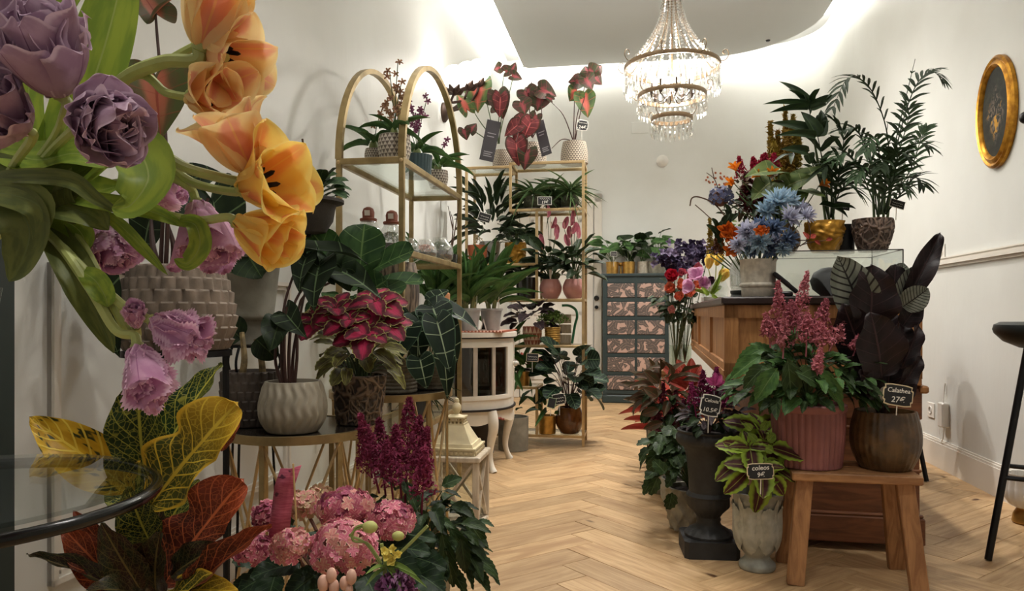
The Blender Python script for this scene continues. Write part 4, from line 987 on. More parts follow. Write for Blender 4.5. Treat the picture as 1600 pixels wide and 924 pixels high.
def flower_head(root, c, rx, rz, mats, n, fs_, seed, axis=(0, -.35, 1), stem_to=None, fname='floret'):
    r = random.Random(seed); c = V(c); ax = V(axis).normalized(); q_ = V((0, 0, 1)).rotation_difference(ax).to_matrix()
    hm = MB().ball(c, 1, 10, 6, (rx*.72, rx*.72, rz*.72))
    if stem_to is not None: hm.tube([c, c.lerp(V(stem_to), .5)+V((0, 0, .01)), V(stem_to)], .004, 6)
    hd = hm.build('flower_head', M_HCORE, root, True)
    for i in range(n):
        z = 1-(i+.5)/n*1.35; a = i*2.39996; s = math.sqrt(max(0, 1-z*z)); d = q_ @ V((s*math.cos(a), s*math.sin(a), z)); p = c+V((d.x*rx, d.y*rx, d.z*rz))*r.uniform(.92, 1.05)
        nr = (d+V((r.uniform(-.6, .6), r.uniform(-.6, .6), r.uniform(-.5, .5)))).normalized(); Mx = nr.to_track_quat('Z', 'Y').to_matrix().to_4x4(); Mx.translation = p
        link(fname, floret_mesh(r.choice(mats)), hd, Mx @ Matrix.Rotation(r.random()*6, 4, 'Z') @ Matrix.Scale(fs_*r.uniform(.85, 1.15), 4))
    return hd
HX = [((540, 796), 1.52, 47, 32, [F_PINK, F_PINK, F_DEEP, F_PALE], 46), ((537, 858), 1.34, 55, 46, [F_PINK, F_PALE, F_PINK], 60), ((612, 816), 1.46, 36, 30, [F_PINK, F_PINK, F_DEEP], 40), ((455, 854), 1.32, 32, 24, [F_PALE, F_PALE, F_PINK], 34),
      ((398, 860), 1.40, 30, 26, [F_DEEP, F_PINK], 32), ((418, 808), 1.6, 22, 24, [F_DEEP, F_DEEP, F_PINK], 26), ((474, 790), 1.58, 24, 20, [F_PALE, F_GREEN], 28), ((498, 780), 1.62, 20, 16, [F_GREEN], 16)]
for i, ((px, py), Y, rx, rz, mats, n_) in enumerate(HX):
    kx = Y/FPX; flower_head(hy, rel(hy, P(px, py, Y)), rx*kx*.92, rz*kx*.92, mats, int(n_*1.5), .0150*Y/1.45, 20+i, stem_to=(0.02*(i-4), 0, .28))
ho = leafmesh('oval', G_HYD, 4, 4, .16, 0, .3, .03, 4.2, teeth=14, tooth=.03)
hr = random.Random(12)
for b, t, wd, Y in [((470, 880), (395, 890), 42, 1.36), ((500, 895), (448, 925), 46, 1.34), ((560, 890), (525, 945), 46, 1.32), ((600, 870), (650, 900), 46, 1.40), ((590, 855), (662, 852), 42, 1.46), ((600, 835), (672, 830), 36, 1.54), ((480, 840), (425, 835), 40, 1.5), ((500, 830), (492, 872), 44, 1.44), ((575, 830), (580, 795), 40, 1.6),
    ((440, 890), (372, 915), 44, 1.40), ((600, 890), (612, 950), 46, 1.3), ((560, 815), (600, 785), 34, 1.66), ((430, 900), (410, 950), 46, 1.3), ((640, 890), (690, 915), 44, 1.46), ((490, 920), (480, 975), 46, 1.28), ((455, 830), (440, 800), 36, 1.62), ((520, 830), (510, 790), 40, 1.62), ((425, 870), (370, 870), 40, 1.5), ((640, 870), (690, 880), 40, 1.52), ((570, 900), (590, 935), 44, 1.28), ((480, 890), (470, 920), 44, 1.40), ((545, 905), (545, 950), 44, 1.28), ((400, 900), (365, 940), 40, 1.42)]:
    lpx(hy, ho, b, t, wd, Y, Y-.05, (hr.uniform(-.3, .3), -.75, .8))
# pink ribbon stake and small cut flowers standing in the hydrangea
st = thing('pink_stake_tag', 'pink fabric plant tag on a thin stick in the hydrangea', 'plant tag', P(456, 850, 1.42))
pv = [rel(st, P(x, y, Y)) for x, y, Y in ((436, 842, 1.42), (440, 800, 1.43), (446, 760, 1.42), (456, 732, 1.41))]
mb = MB(); w0 = 17*1.42/FPX
vs = []
for i, p in enumerate(pv): vs += [p+V((-w0, .004*math.sin(i*1.7), 0)), p+V((0, -.006, 0)), p+V((w0*.9, .002*math.cos(i), .002*i))]
mb.add(vs, [(i*3+k, i*3+k+1, i*3+4+k, i*3+3+k) for i in range(3) for k in (0, 1)])
def tagmat():
    k = NT('pink_fabric'); co = k.coord(); c = k.mix(k.ramp(k.noise(k.mapv(co, (1, 1, 14)), 40, 3), .35, .65), srgb(204, 108, 132), srgb(176, 78, 104)); c = k.mix(k.ramp(k.noise(co, 45, 2), .62, .68), c, srgb(104, 48, 70)); return k.set(col=c, rough=.8)
o = mb.build('strip', tagmat(), st, True); sd_ = o.modifiers.new('s', 'SOLIDIFY'); sd_.thickness = .0012
MB().tube([rel(st, P(466, 870, 1.40)), rel(st, P(458, 725, 1.40))], .002, 6).build('stick', plain('bamboo', srgb(206, 176, 120), .7), st, True)
al = thing('allium', 'purple allium head at the bottom edge before the hydrangea', 'flower', P(618, 926, 1.18)); m = MB(); r_ = random.Random(3)
for i in range(260):
    d = V((r_.gauss(0, 1), r_.gauss(0, 1), r_.gauss(0, 1))).normalized(); p = d*.036*r_.uniform(.7, 1.05); x = d.orthogonal().normalized()*.004; y = d.cross(x)
    m.add([p*.55, p+x, p+y, p-x-y], [(0, 1, 2), (0, 2, 3), (0, 3, 1), (1, 3, 2)])
m.build('flower_head', plain('allium_purple', srgb(120, 66, 108), .6, noise=.3, nscale=90), al); MB().tube([(0, 0, -.02), (.005, .02, -.2), (.0, .1, -.33)], .004, 6).build('stem', M_STEMD, al, True)
ng = thing('nodding_flower', 'green stem with nodding yellow buds rising in front of hydrangea heads', 'flower', P(605, 930, 1.22)); lo = lambda x, y, Y=1.2: rel(ng, P(x, y, Y))
m = MB(); m.tube([lo(560, 990, 1.25), lo(600, 915), lo(602, 880), lo(560, 850) if 0 else lo(596, 850), ], .0035, 6); m.tube(spline([lo(600, 890), lo(572, 850), lo(548, 845 if 0 else 838), lo(549, 835), lo(556, 828), lo(575, 820)], 5), .002, 5)
m.tube(spline([lo(596, 880), lo(575, 850), lo(552, 858 if 0 else 845), lo(555, 826), lo(570, 820), lo(580, 822)], 5), .0022, 5); m.tube(spline([lo(600, 885), lo(630, 860), lo(655, 835), lo(628 if 0 else 668, 822)], 5), .0028, 5); m.tube([lo(601, 890), lo(612, 872)], .002, 5)
m.build('stem', plain('lime_stem', srgb(140, 152, 84), .5), ng, True)
M_YEL = plain('soft_yellow_petal', srgb(226, 206, 104), .6)
for x, y, s in ((578, 824, .010), (622, 838, .008)): MB().ball(lo(x, y), s, 12, 8, (1.3, 1, 1)).build('bud', plain('lime_bud', srgb(184, 186, 110), .6), ng, True)
for x, y in ((600, 862), (614, 860), (606, 872), (622, 868), (612, 878)):
    flm = leafmesh('petal', lmat('yellow_small', srgb(230, 212, 110), rough=.6, transl=.2), 2, 2, .1, .3, .2, name='petal'); petals(ng, flm, lo(x, y, 1.19), (rng.uniform(-.4, .4), -.8, .5), 5, .009, .008, 1.0, 0, .2, x)
lnm = leafmesh('lance', lmat('lime_leaf', srgb(124, 144, 74), srgb(104, 128, 62), vein=srgb(150, 166, 96), rough=.5), 2, 2, .2, 0, .4)
for b, t, w_ in (((604, 885), (640, 880), 10), ((604, 885), (660, 896), 9), ((604, 888), (580, 880), 9), ((604, 890), (575, 900), 8), ((604, 885), (625, 905), 9)): leaf(ng, lnm, lo(*b), lo(*t, 1.16), (0, -.5, 1), w_*1.2/FPX)
bd = thing('pale_bud_sprig', 'sprig of pale pink and cream buds at the bottom edge', 'flower', P(530, 930, 1.2)); m = MB()
for x, y, s in ((505, 912, .012), (518, 900, .011), (522, 918, .011), (538, 912, .010), (549, 902, .011), (545, 922, .009)):
    p = rel(bd, P(x, y, 1.2)); MB().ball(p, s, 10, 8, (.8, .8, 1.2)).build('bud', plain('blush_bud', srgb(214, 170, 150), .6, var=.1), bd, True); m.tube([p, V((0, .02, -.08))], .0015, 5)
m.build('stem', M_STEMD, bd, True)
# ================================================================ pots, signs and plant kinds for the rest of the shop
def fr(x): return x-math.floor(x)
def d_scallop(m, n, a): return lambda u, v: a*((fr(v*n)*.55+.45)*(1 if fr(v*n) < .86 else .2))*(abs(math.sin(PI*(u*m+.5*(int(v*n) % 2))))**.6)
def d_rib(m, a): return lambda u, v: a*abs(math.sin(PI*u*m))
def d_facet(m, a): return lambda u, v: a*math.sin(2*PI*u*m+.9*math.sin(v*15))*min(1, v*6)*min(1, (1-v)*8+.1)
def d_hoop(n, a): return lambda u, v: a*abs(math.sin(PI*v*n))
def d_crumple(a, s=1.0): return lambda u, v: a*(math.sin(2*PI*5*u+9*s*v+2*math.sin(11*v))*math.sin(13*s*v+2*math.sin(2*PI*3*u))+.6*math.sin(2*PI*9*u-17*v+1.5*math.sin(2*PI*4*u)))
def d_vine(a): return lambda u, v: a*(abs(math.sin(2*PI*6*u+8*v+1.8*math.sin(2*PI*3*u+9*v)))**.5*.8+.5*abs(math.sin(2*PI*4*u-11*v+1.2*math.sin(15*v)))-.6)
def d_lattice(m, a): return lambda u, v: a*(max(0, abs(math.cos(PI*(u*m+v*2.2)))-.8)*5+max(0, abs(math.cos(PI*(u*m-v*2.2)))-.8)*5)
def d_leafy(a): return lambda u, v: a*(abs(math.cos(PI*u*6))*.8+.35*math.sin(26*v+5*abs(math.sin(PI*u*6))*2))*max(0, min(1, (v-.22)*6))
M_TAUPE = plain('taupe_stoneware', srgb(134, 120, 106), .75, noise=.3, bump=.3, bscale=70)
M_TAUPED = plain('dark_taupe_stoneware', srgb(88, 78, 70), .75, noise=.35, bump=.3, bscale=70)
M_PALEP = plain('pale_fluted_ceramic', srgb(158, 150, 132), .5, noise=.12)
M_VINE = plain('brown_vine_ceramic', srgb(86, 70, 56), .6, noise=.4, nscale=40, bump=.5, bscale=60)
def rootmat(name, hi, lo, sc=16):
    k = NT(name); co = k.coord(); nz = k.n.new('ShaderNodeTexNoise'); k.lk(co, nz.inputs['Vector']); nz.inputs['Scale'].default_value = 14
    mx = k.n.new('ShaderNodeMixRGB') if 0 else k.n.new('ShaderNodeVectorMath'); mx.operation = 'MULTIPLY_ADD'; k.lk(nz.outputs['Color'], mx.inputs[0]); mx.inputs[1].default_value = (.05, .05, .05); k.lk(co, mx.inputs[2])
    d1 = k.vor(k.mapv(mx.outputs[0], (1, 1, .62)), sc*1.6, 'DISTANCE_TO_EDGE'); d2 = k.vor(k.mapv(mx.outputs[0], (1, 1, .5), (.5, 0, .4)), sc*2.6, 'DISTANCE_TO_EDGE')
    r_ = k.math('MAXIMUM', k.math('SUBTRACT', 1.0, k.ramp(d1, .02, .16)), k.math('MULTIPLY', k.math('SUBTRACT', 1.0, k.ramp(d2, .02, .14)), .7)); k.bump(r_, .9, .012)
    MC[name] = k.set(col=k.mix(r_, lo, hi), rough=.65); return k.m
M_VINE = rootmat('brown_vine_relief', srgb(128, 108, 88), srgb(54, 44, 36)); M_ROOT = rootmat('taupe_root_relief', srgb(140, 118, 104), srgb(76, 60, 50))
M_ZINC = plain('weathered_zinc', srgb(150, 146, 132), .65, noise=.3, nscale=12, bump=.15)
M_WOVEN = plain('grey_woven_pot', srgb(104, 96, 80), .7, noise=.3, nscale=50, bump=.6, bscale=90)
M_BUCKET = plain('galvanised_bucket', srgb(186, 190, 190), .4, .5, noise=.15)
M_PINKP = plain('pink_glazed_pot', srgb(206, 148, 142), .25, coat=.3)
M_PINKR = plain('dusty_pink_ribbed', srgb(150, 96, 94), .55, noise=.2, nscale=12)
M_BROWNG = plain('olive_brown_glaze', srgb(92, 68, 40), .3, noise=.5, nscale=24, bump=.4, bscale=50, coat=.3)
M_GOLDP = plain('gold_crumpled_pot', srgb(206, 152, 52), .35, .45, noise=.35, nscale=30, bump=.5, bscale=60)
M_TAUPER = plain('brown_root_pot', srgb(112, 92, 78), .7, noise=.4, nscale=40, bump=.7, bscale=50)
M_BRASS = plain('brass_pot', srgb(200, 158, 84), .3, .8, noise=.2, nscale=30)
M_AMBER = plain('amber_glazed_vase', srgb(112, 70, 32), .2, noise=.35, coat=.5)
M_SILVER = plain('hammered_silver', srgb(190, 182, 166), .35, .6, noise=.25, nscale=50, bump=.5, bscale=60)
M_IRON = plain('cast_iron_urn', srgb(52, 52, 52), .6, .2, noise=.25, bump=.25, bscale=60)
M_STONE = plain('mossy_white_stone', srgb(172, 166, 148), .8, noise=.4, nscale=14, bump=.5, bscale=50)
M_STONE2 = plain('glazed_grey_white', srgb(164, 166, 156), .5, noise=.35, nscale=16, bump=.3, bscale=50)
M_TERRA = plain('terracotta', srgb(186, 104, 66), .8, noise=.15)
M_DARKG = plain('dark_glass_pot', srgb(44, 44, 38), .15, coat=.5)
M_MOSS = plain('moss_ball', srgb(56, 58, 36), .95, noise=.5, nscale=60, bump=.8, bscale=90)
M_SLATE = plain('slate_saucer', srgb(70, 62, 56), .7)
M_TEALP = plain('teal_ribbed_pot', srgb(66, 88, 92), .5)
def patmat(name, fn, a, b, rough=.6):
    k = NT(name); X = k.sep(k.coord('UV')); k.set(col=k.mix(fn(k, X[0], X[1]), a, b), rough=rough); return k.m
def tri_fn(nu, nv):
    def f(k, u, v):
        vv = k.math('MULTIPLY', v, nv); row = k.math('FLOOR', vv); fv = k.math('FRACT', vv)
        uu = k.math('FRACT', k.math('ADD', k.math('MULTIPLY', u, nu), k.math('MULTIPLY', row, .5)))
        return k.ramp(k.math('SUBTRACT', k.math('MULTIPLY', k.math('ABSOLUTE', k.math('SUBTRACT', uu, .5)), 2), fv), -.06, .06)
    return f
M_TRI = patmat('triangle_pattern_pot', tri_fn(22, 9), srgb(108, 98, 88), srgb(206, 198, 184))
M_TRI2 = patmat('speckled_weave_pot', tri_fn(30, 14), srgb(92, 82, 72), srgb(186, 172, 152))
M_ZIG = patmat('zigzag_terracotta_pot', tri_fn(14, 4), srgb(150, 82, 62), srgb(206, 178, 150))
def potted(label, loc, pk, name='potted_plant', cat='plant', group=None, rz=0.0):
    r = thing(name, label, cat, loc, rz, group); k = dict(pk); pot(r, k.pop('h'), k.pop('rt'), k.pop('rb'), k.pop('mat'), **k); return r
# leaf kinds
def G(n, a, b, **k): return lmat(n, srgb(*a), srgb(*b), **k)
g_dark = G('dark_leaf', (38, 54, 28), (28, 42, 24), vein=srgb(66, 84, 48), mid=.05, vw=.05, nv=8, slant=1.6, vfade=.5)
g_mid = G('mid_leaf', (74, 108, 54), (52, 84, 42), vein=srgb(108, 134, 84), mid=.05, vw=.05, nv=7, slant=1.6, vfade=.4)
g_fid = G('fiddle_leaf', (54, 84, 42), (38, 64, 34), vein=srgb(96, 122, 70), mid=.05, vw=.05, nv=7, slant=1.0, vfade=.7, transl=.2)
g_grey = G('grey_green_leaf', (58, 72, 48), (44, 58, 40), vein=srgb(106, 122, 92), mid=.06, vw=.06, nv=6, slant=1.5, vfade=.6)
g_bright = G('bright_leaf', (92, 128, 62), (72, 106, 50), vein=srgb(134, 158, 92), mid=.05)
g_cal = G('caladium_leaf', (84, 60, 54), (64, 70, 48), vein=srgb(160, 80, 84), mid=.07, vw=.04, nv=6, vfade=.5, core=srgb(146, 74, 78), cw=.30, transl=.14)
g_calr = G('caladium_red', (128, 62, 64), (100, 50, 52), vein=srgb(206, 110, 108), mid=.07, vw=.05, nv=6, vfade=.5, edge=srgb(70, 52, 40), ew=.14, transl=.14)
g_calg = G('caladium_green', (86, 106, 58), (64, 84, 50), vein=srgb(192, 96, 80), mid=.08, vw=.05, nv=6, vfade=.5, core=srgb(186, 92, 80), cw=.42, transl=.14)
g_anth = G('white_veined_leaf', (30, 46, 32), (24, 38, 28), vein=srgb(150, 168, 134), mid=.06, vw=.035, nv=6, slant=.0, vfade=.9, edge=srgb(70, 96, 72), ew=.05)
g_col = G('red_coleus_leaf', (96, 30, 42), (74, 26, 36), vein=srgb(160, 44, 74), mid=.06, core=srgb(166, 34, 74), cw=.42, edge=srgb(156, 150, 86), ew=.09, rough=.6)
g_colg = G('olive_coleus_leaf', (106, 104, 52), (78, 70, 44), vein=srgb(138, 134, 78), mid=.06, edge=srgb(150, 152, 84), ew=.14, rough=.6)
g_coln = G('lime_coleus_leaf', (66, 30, 34), (78, 42, 36), vein=srgb(140, 140, 66), mid=.06, edge=srgb(140, 166, 58), ew=.42, rough=.5)
g_coll = G('lime_leaf_small', (128, 152, 60), (106, 132, 52), vein=srgb(154, 172, 86), mid=.05, rough=.5)
g_calth = G('black_plum_leaf', (38, 26, 28), (28, 20, 22), vein=srgb(64, 44, 46), mid=.05, vw=.05, nv=9, slant=1.4, vfade=.5, rough=.38, transl=.04)
g_calths = G('silver_striped_leaf', (132, 136, 124), (112, 118, 106), vein=srgb(44, 42, 40), mid=.06, vw=.17, nv=14, slant=2.2, rough=.4, transl=.04)
g_rattle = G('striped_calathea_leaf', (30, 50, 34), (22, 38, 28), vein=srgb(96, 122, 88), mid=.05, vw=.09, nv=8, slant=1.5, vfade=.6)
g_palm = G('palm_leaf', (44, 62, 34), (34, 50, 30), vein=srgb(70, 90, 60), mid=.06)
g_purp = G('dark_purple_leaf', (58, 40, 46), (44, 36, 38), vein=srgb(96, 84, 80), mid=.06, vw=.06, nv=6, slant=1.4, vfade=.5)
g_coral = G('coral_leaf', (196, 84, 70), (160, 66, 58), vein=srgb(222, 138, 116), mid=.06, tipc=srgb(150, 74, 56), transl=.2)
g_brz = G('bronze_leaf', (86, 58, 40), (66, 62, 38), vein=srgb(126, 92, 62), mid=.06)
g_alo = G('alocasia_leaf', (40, 54, 34), (32, 44, 30), vein=srgb(108, 132, 92), mid=.06, vw=.04, nv=6, vfade=.7)
g_stripe = G('spider_leaf', (82, 108, 66), (70, 96, 58), vein=srgb(178, 190, 140), mid=.16)
g_pinksp = G('pink_spathe', (206, 128, 142), (190, 108, 126), vein=srgb(224, 168, 172), mid=.05, transl=.25, var=.1)
g_ivy = G('ivy_leaf', (52, 72, 36), (40, 58, 32), vein=srgb(92, 112, 76), mid=.05, vw=.06, nv=5, slant=1.2, vfade=.5)
L_ = leafmesh
def two(sh, m, **k): return [L_(sh, m, **dict(dict(fold=.22, droop=.3), **k)), L_(sh, m, **dict(dict(fold=.3, droop=.12, wave=.02), **k))]
def put(root, mesh, rows, nr=(0, -1, .25)):                # rows: base px, tip px, width px, depth (, normal)
    for row in rows:
        b, t, wd, Y = row[:4]; Yb, Yt = Y if isinstance(Y, tuple) else (Y, Y)
        lpx(root, rng.choice(mesh) if isinstance(mesh, list) else mesh, b, t, wd, Yb, Yt, row[4] if len(row) > 4 else nr)
def stalks(root, rows, mat, r0=.004, r1=.003, name='stem'):  # rows: list of (px, py, Y) polylines
    m = MB()
    for pl_ in rows: p3 = spline([rel(root, P(*p)) for p in pl_], 5) if len(pl_) > 2 else [rel(root, P(*p)) for p in pl_]; n = len(p3); m.tube(p3, [r0+(r1-r0)*i/(n-1) for i in range(n)], 6)
    return m.build(name, mat, root, True)
def frond(root, pts, n, Ll, wl, mat, droop=.35, up=(0, -.3, 1), ang=.9, name='frond', tipscale=.35):
    pp = spline([V(p) for p in pts], 8); m = MB(); m.tube(pp, [.0035*(1-.7*i/(len(pp)-1)) for i in range(len(pp))], 5); N = len(pp)-1; upv = V(up)
    for i in range(n):
        f = .18+.82*(i+.5)/n; j = min(N-1, int(f*N)); p = pp[j].lerp(pp[j+1], f*N-j); t = (pp[j+1]-pp[j]).normalized()
        z = (upv-t*upv.dot(t)); z = z.normalized() if z.length > .05 else t.orthogonal().normalized(); x = t.cross(z); l = Ll*(math.sin(PI*min(1, .25+.75*f))**.6*(1-tipscale)+tipscale)*rng.uniform(.88, 1.1)
        for s in (-1, 1):
            a = ang*(1-.45*f)+rng.uniform(-.08, .08); d = (t*math.cos(a)+x*s*math.sin(a)+z*.15).normalized()
            q1 = p+d*l*.5-V((0, 0, droop*l*.18)); q2 = p+d*l-V((0, 0, droop*l)); ribbon(m, [p, q1, q2], [wl*.5, wl, wl*.75, wl*.08], z, 1, .25, 3)
    return m.build(name, mat, root, 'all', True)
M_CHALK = plain('chalkboard', srgb(28, 28, 28), .7); M_CHALKW = plain('chalk_white', srgb(226, 222, 212), .8)
M_CREAMB = plain('cream_sign_border', srgb(214, 196, 160), .6)
def text_mb(s, size, mat, name, parent, M, shear=.15):
    cu = bpy.data.curves.new('t', 'FONT'); cu.body = s; cu.size = size; cu.align_x = 'CENTER'; cu.align_y = 'CENTER'; cu.extrude = .0004; cu.shear = shear; cu.resolution_u = 2; cu.offset = size*.008
    ob = bpy.data.objects.new('t', cu); me = bpy.data.meshes.new_from_object(ob); bpy.data.objects.remove(ob); bpy.data.curves.remove(cu)
    me.name = name; me.materials.clear(); me.materials.append(mat); return link(name, me, parent, M)
def sign(label, px, py, Y, wpx, hpx, lines, fancy=True, tilt=0., border=None, stick=None, yaw=0., scrib=0, group=None, lean=.12, back=None):
    s = thing('price_sign', label, 'price sign', P(px, py, Y), 0, group); k = Y/FPX; w_, h_ = wpx*k, hpx*k
    R_ = Matrix.Rotation(yaw, 4, 'Z') @ Matrix.Rotation(PI/2-lean, 4, 'X') @ Matrix.Rotation(tilt, 4, 'Z')     # local x right, y up, z toward viewer
    def outl(e):
        a, b = w_/2+e, h_/2+e; c = min(w_, h_)*.16
        if not fancy: return [(-a, -b), (a, -b), (a, b), (-a, b)]
        o = []
        for sx_, sy_ in ((-1, -1), (1, -1), (1, 1), (-1, 1)):
            q_ = [(sx_*a, sy_*(b-c*1.5)), (sx_*(a-c*.5), sy_*(b-c*1.2)), (sx_*(a-c*.35), sy_*(b-c*.3)), (sx_*(a-c*1.4), sy_*(b-c*.1)), (sx_*(a-c*2.2), sy_*b)]
            o += q_ if sx_*sy_ < 0 and 0 else (q_ if (sx_, sy_) in ((-1, -1), (1, 1)) else q_[::-1])
        return o
    bw = min(w_, h_)*.05
    MB().prism(outl(0), -.0015, .0015, R_).build('border', border or M_CHALKW, s); MB().prism(outl(-bw), .0015, .0022, R_).build('board', M_CHALK, s)
    for i, (tx, sz) in enumerate(lines):
        y = h_*(.5-(i+.5+scrib*.9)/(len(lines)+scrib*.9)*1.0)*.86; text_mb(tx, sz*h_, M_CHALKW, 'lettering', s, R_ @ Matrix.Translation((0, y, .0026)) @ Matrix.Rotation(.05, 4, 'Z'))
    if scrib:
        m = MB(); y = h_*.24 if lines else h_*.1
        for row in range(scrib if lines else 2): m.tube([R_ @ V((w_*(-.36+.72*i/13), y-row*h_*.3+h_*.07*math.sin(i*2.3+row)*(1 if i % 3 else .3), .0026)) for i in range(14)], h_*.016, 4)
        m.build('handwriting', M_CHALKW, s)
    if stick: MB().tube([R_ @ V((0, -h_/2, 0)), R_ @ V((0, -h_/2, 0))+V((0, .004, -stick))], .0018, 6).build('stick', M_CHALKW, s, True)
    return s
def serr(sh, m, t_=8, tooth=.05, **k): return [L_(sh, m, 2, 3, k.get('fold', .2), 0, d, k.get('wave', .02), 3.3, t_, tooth) for d in (.2, .45)]
# ================================================================ left side: stand, wire tables
# black stand with the big scalloped pot
sd2 = thing('plant_stand', 'black metal plant stand carrying the large scalloped pot', 'plant stand', at(277, 1.80, 0)); SZ = .81
MB().lathe([(.118, SZ-.014), (.126, SZ-.014), (.126, SZ), (.118, SZ)], 40, None, None, 'ring').build('ring', M_BLACK, sd2, 'x'); MB().lathe([(.118, SZ-.006), (.118, SZ-.001), (.001, SZ-.001)], 32, None, None, True).build('tray', M_BLACK, sd2)
for k in range(3):
    a = .2+2*PI*k/3; MB().tube([(.112*math.cos(a), .112*math.sin(a), SZ-.015), (.115*math.cos(a), .115*math.sin(a), 0.0)], .0085, 8).build('leg', M_BLACK, sd2, True)
a1 = potted('large taupe scalloped pot with tall dark stemmed caladium on black stand', at(277, 1.80, SZ), dict(h=.205, rt=.098, rb=.112, mat=M_TAUPE, belly=.022, bz=.42, disp=d_scallop(24, 7, .014), seg=156, rings=49))
stalks(a1, [[(258, 440, 1.8), (262, 330, 1.78), (258, 200, 1.8), (246, 60, 1.82), (243, 20, 1.82)], [(250, 440, 1.8), (256, 330, 1.8), (268, 290, 1.8)]], M_STEMR, .006, .003)
stalks(a1, [[(268, 440, 1.8), (272, 390, 1.8), (262, 350, 1.8)], [(256, 440, 1.82), (240, 390, 1.82), (236, 340, 1.84)], [(280, 440, 1.8), (300, 380, 1.8), (325, 310, 1.8)], [(246, 440, 1.82), (170, 420, 1.75), (140, 440, 1.7)]], M_STEMR, .011, .004, 'stalk')
g_cald = G('tall_caladium_leaf', (84, 92, 54), (98, 84, 56), vein=srgb(150, 74, 58), mid=.05, vw=.04, nv=6, vfade=.4, core=srgb(176, 104, 80), cw=.42, transl=.25)
arrow_c = [L_('arrow', g_cald, 4, 4, .18, 0, .25, .03, 2.2), L_('arrow', g_alo, 4, 4, .22, 0, .3, .03, 2.2)]
put(a1, arrow_c[0], [((244, 118), (246, 205), 108, (1.8, 1.74), (.25, -1, .15)), ((243, 22), (215, -30), 70, 1.82, (.3, -.6, .9)), ((243, 22), (288, -30), 60, 1.82, (-.3, -.6, .9))])
put(a1, arrow_c[1], [((262, 290), (286, 350), 90, (1.84, 1.8), (-.2, -1, .4)), ((330, 310), (358, 420), 100, (1.84, 1.82), (.2, -1, .3)), ((140, 430), (180, 548), 80, (1.7, 1.66), (.4, -1, .2)), ((120, 400), (110, 470), 60, (1.72, 1.68), (.3, -1, .2)), ((300, 280), (340, 265), 50, 1.85), ((236, 340), (215, 400), 60, 1.86)])
# zinc planter on a wire stand
zs = thing('wire_stand', 'thin black wire stand under the tall grey zinc planter', 'plant stand', at(388, 2.37, 0)); ZZ = .80
MB().lathe([(.072, ZZ-.008), (.078, ZZ-.008), (.078, ZZ), (.072, ZZ)], 32, None, None, 'ring').build('ring', M_BLACK, zs, 'x')
for k in range(3):
    a = .5+2*PI*k/3; c, s_ = math.cos(a), math.sin(a); MB().tube(spline([(.075*c, .075*s_, ZZ-.004), (.10*c, .10*s_, ZZ-.06), (.07*c, .07*s_, ZZ-.16), (.08*c, .08*s_, .4), (.10*c, .10*s_, 0)], 6), .0045, 6).build('leg', M_BLACK, zs, True)
zp = thing('zinc_planter', 'tall weathered grey zinc planter with stepped foot behind scalloped pot', 'plant', at(388, 2.37, ZZ))
MB().lathe([(.045, 0), (.062, .004), (.056, .03), (.064, .075), (.078, .082), (.082, .092), (.080, .10), (.098, .26), (.105, .285), (.118, .292), (.118, .30), (.103, .298), (.098, .25)], 44, None, None, True).build('pot', M_ZINC, zp, 'x'); MB().lathe([(.099, .268), (.001, .275)], 20, None, None, True).build('soil', M_SOIL, zp)
big_dark = two('oval', g_dark, K=3, n=3, wave=.02)
put(zp, big_dark, [((380, 385), (405, 430), 70, (2.3, 2.22)), ((390, 380), (360, 352), 60, 2.3), ((400, 385), (440, 380), 50, 2.3), ((385, 380), (370, 330), 50, 2.35), ((400, 380), (420, 345), 44, 2.4)])
stalks(zp, [[(386, 400, 2.37), (384, 380, 2.35)], [(392, 400, 2.37), (396, 380, 2.33)]], M_STEMD)
# small urn with a peperomia hanging near the arched shelf
hu = thing('hanging_planter', 'dark grey bowl planter with small leafy plant high beside arched shelf', 'plant', P(486, 366, 2.55))
MB().lathe([(.02, 0), (.05, .006), (.075, .045), (.082, .085), (.086, .10), (.112, .108), (.112, .118), (.10, .122), (.08, .118), (.075, .10)], 36, None, None, True).build('pot', M_CLAY, hu, 'x'); MB().lathe([(.078, .108), (.001, .112)], 16, None, None, True).build('soil', M_SOIL, hu)
MB().tube([(0, -.0, .11), (-.03, 0, .33)], .004, 6).build('stake', M_TWIG, hu, True)
mb = MB(); rosette(hu, two('round', g_dark, K=2, n=3), 16, .11, .04, (.13, .20), .08, .06, .048, mb, 5, (.0, .9)); rosette(hu, two('round', g_fid, K=2, n=3), 6, .11, .04, (.14, .2), .09, .055, .045, mb, 9, (-.2, .5), az=(-.6, .6)); mb.build('stem', M_STEMD, hu, True)
wb = thing('wall_bracket', 'dark iron wall bracket under the bowl planter', 'bracket', P(486, 366, 2.55)); sx0 = rel(wb, RM(SL, ST(P(486, 366, 2.55))[1], 0)); wv = V((sx0.x, sx0.y, 0))
MB().tube([(0, 0, -.006), (wv.x*.97, wv.y*.97, -.006)], .006, 8).build('arm', M_BLACK, wb, True); MB().tube([(wv.x*.3, wv.y*.3, -.006), (wv.x*.97, wv.y*.97, -.12)], .005, 8).build('strut', M_BLACK, wb, True); MB().box(-.004, .004, -.015, .015, -.14, .03, Matrix.Translation((wv.x*.975, wv.y*.975, 0)) @ RMX).build('plate', M_BLACK, wb)
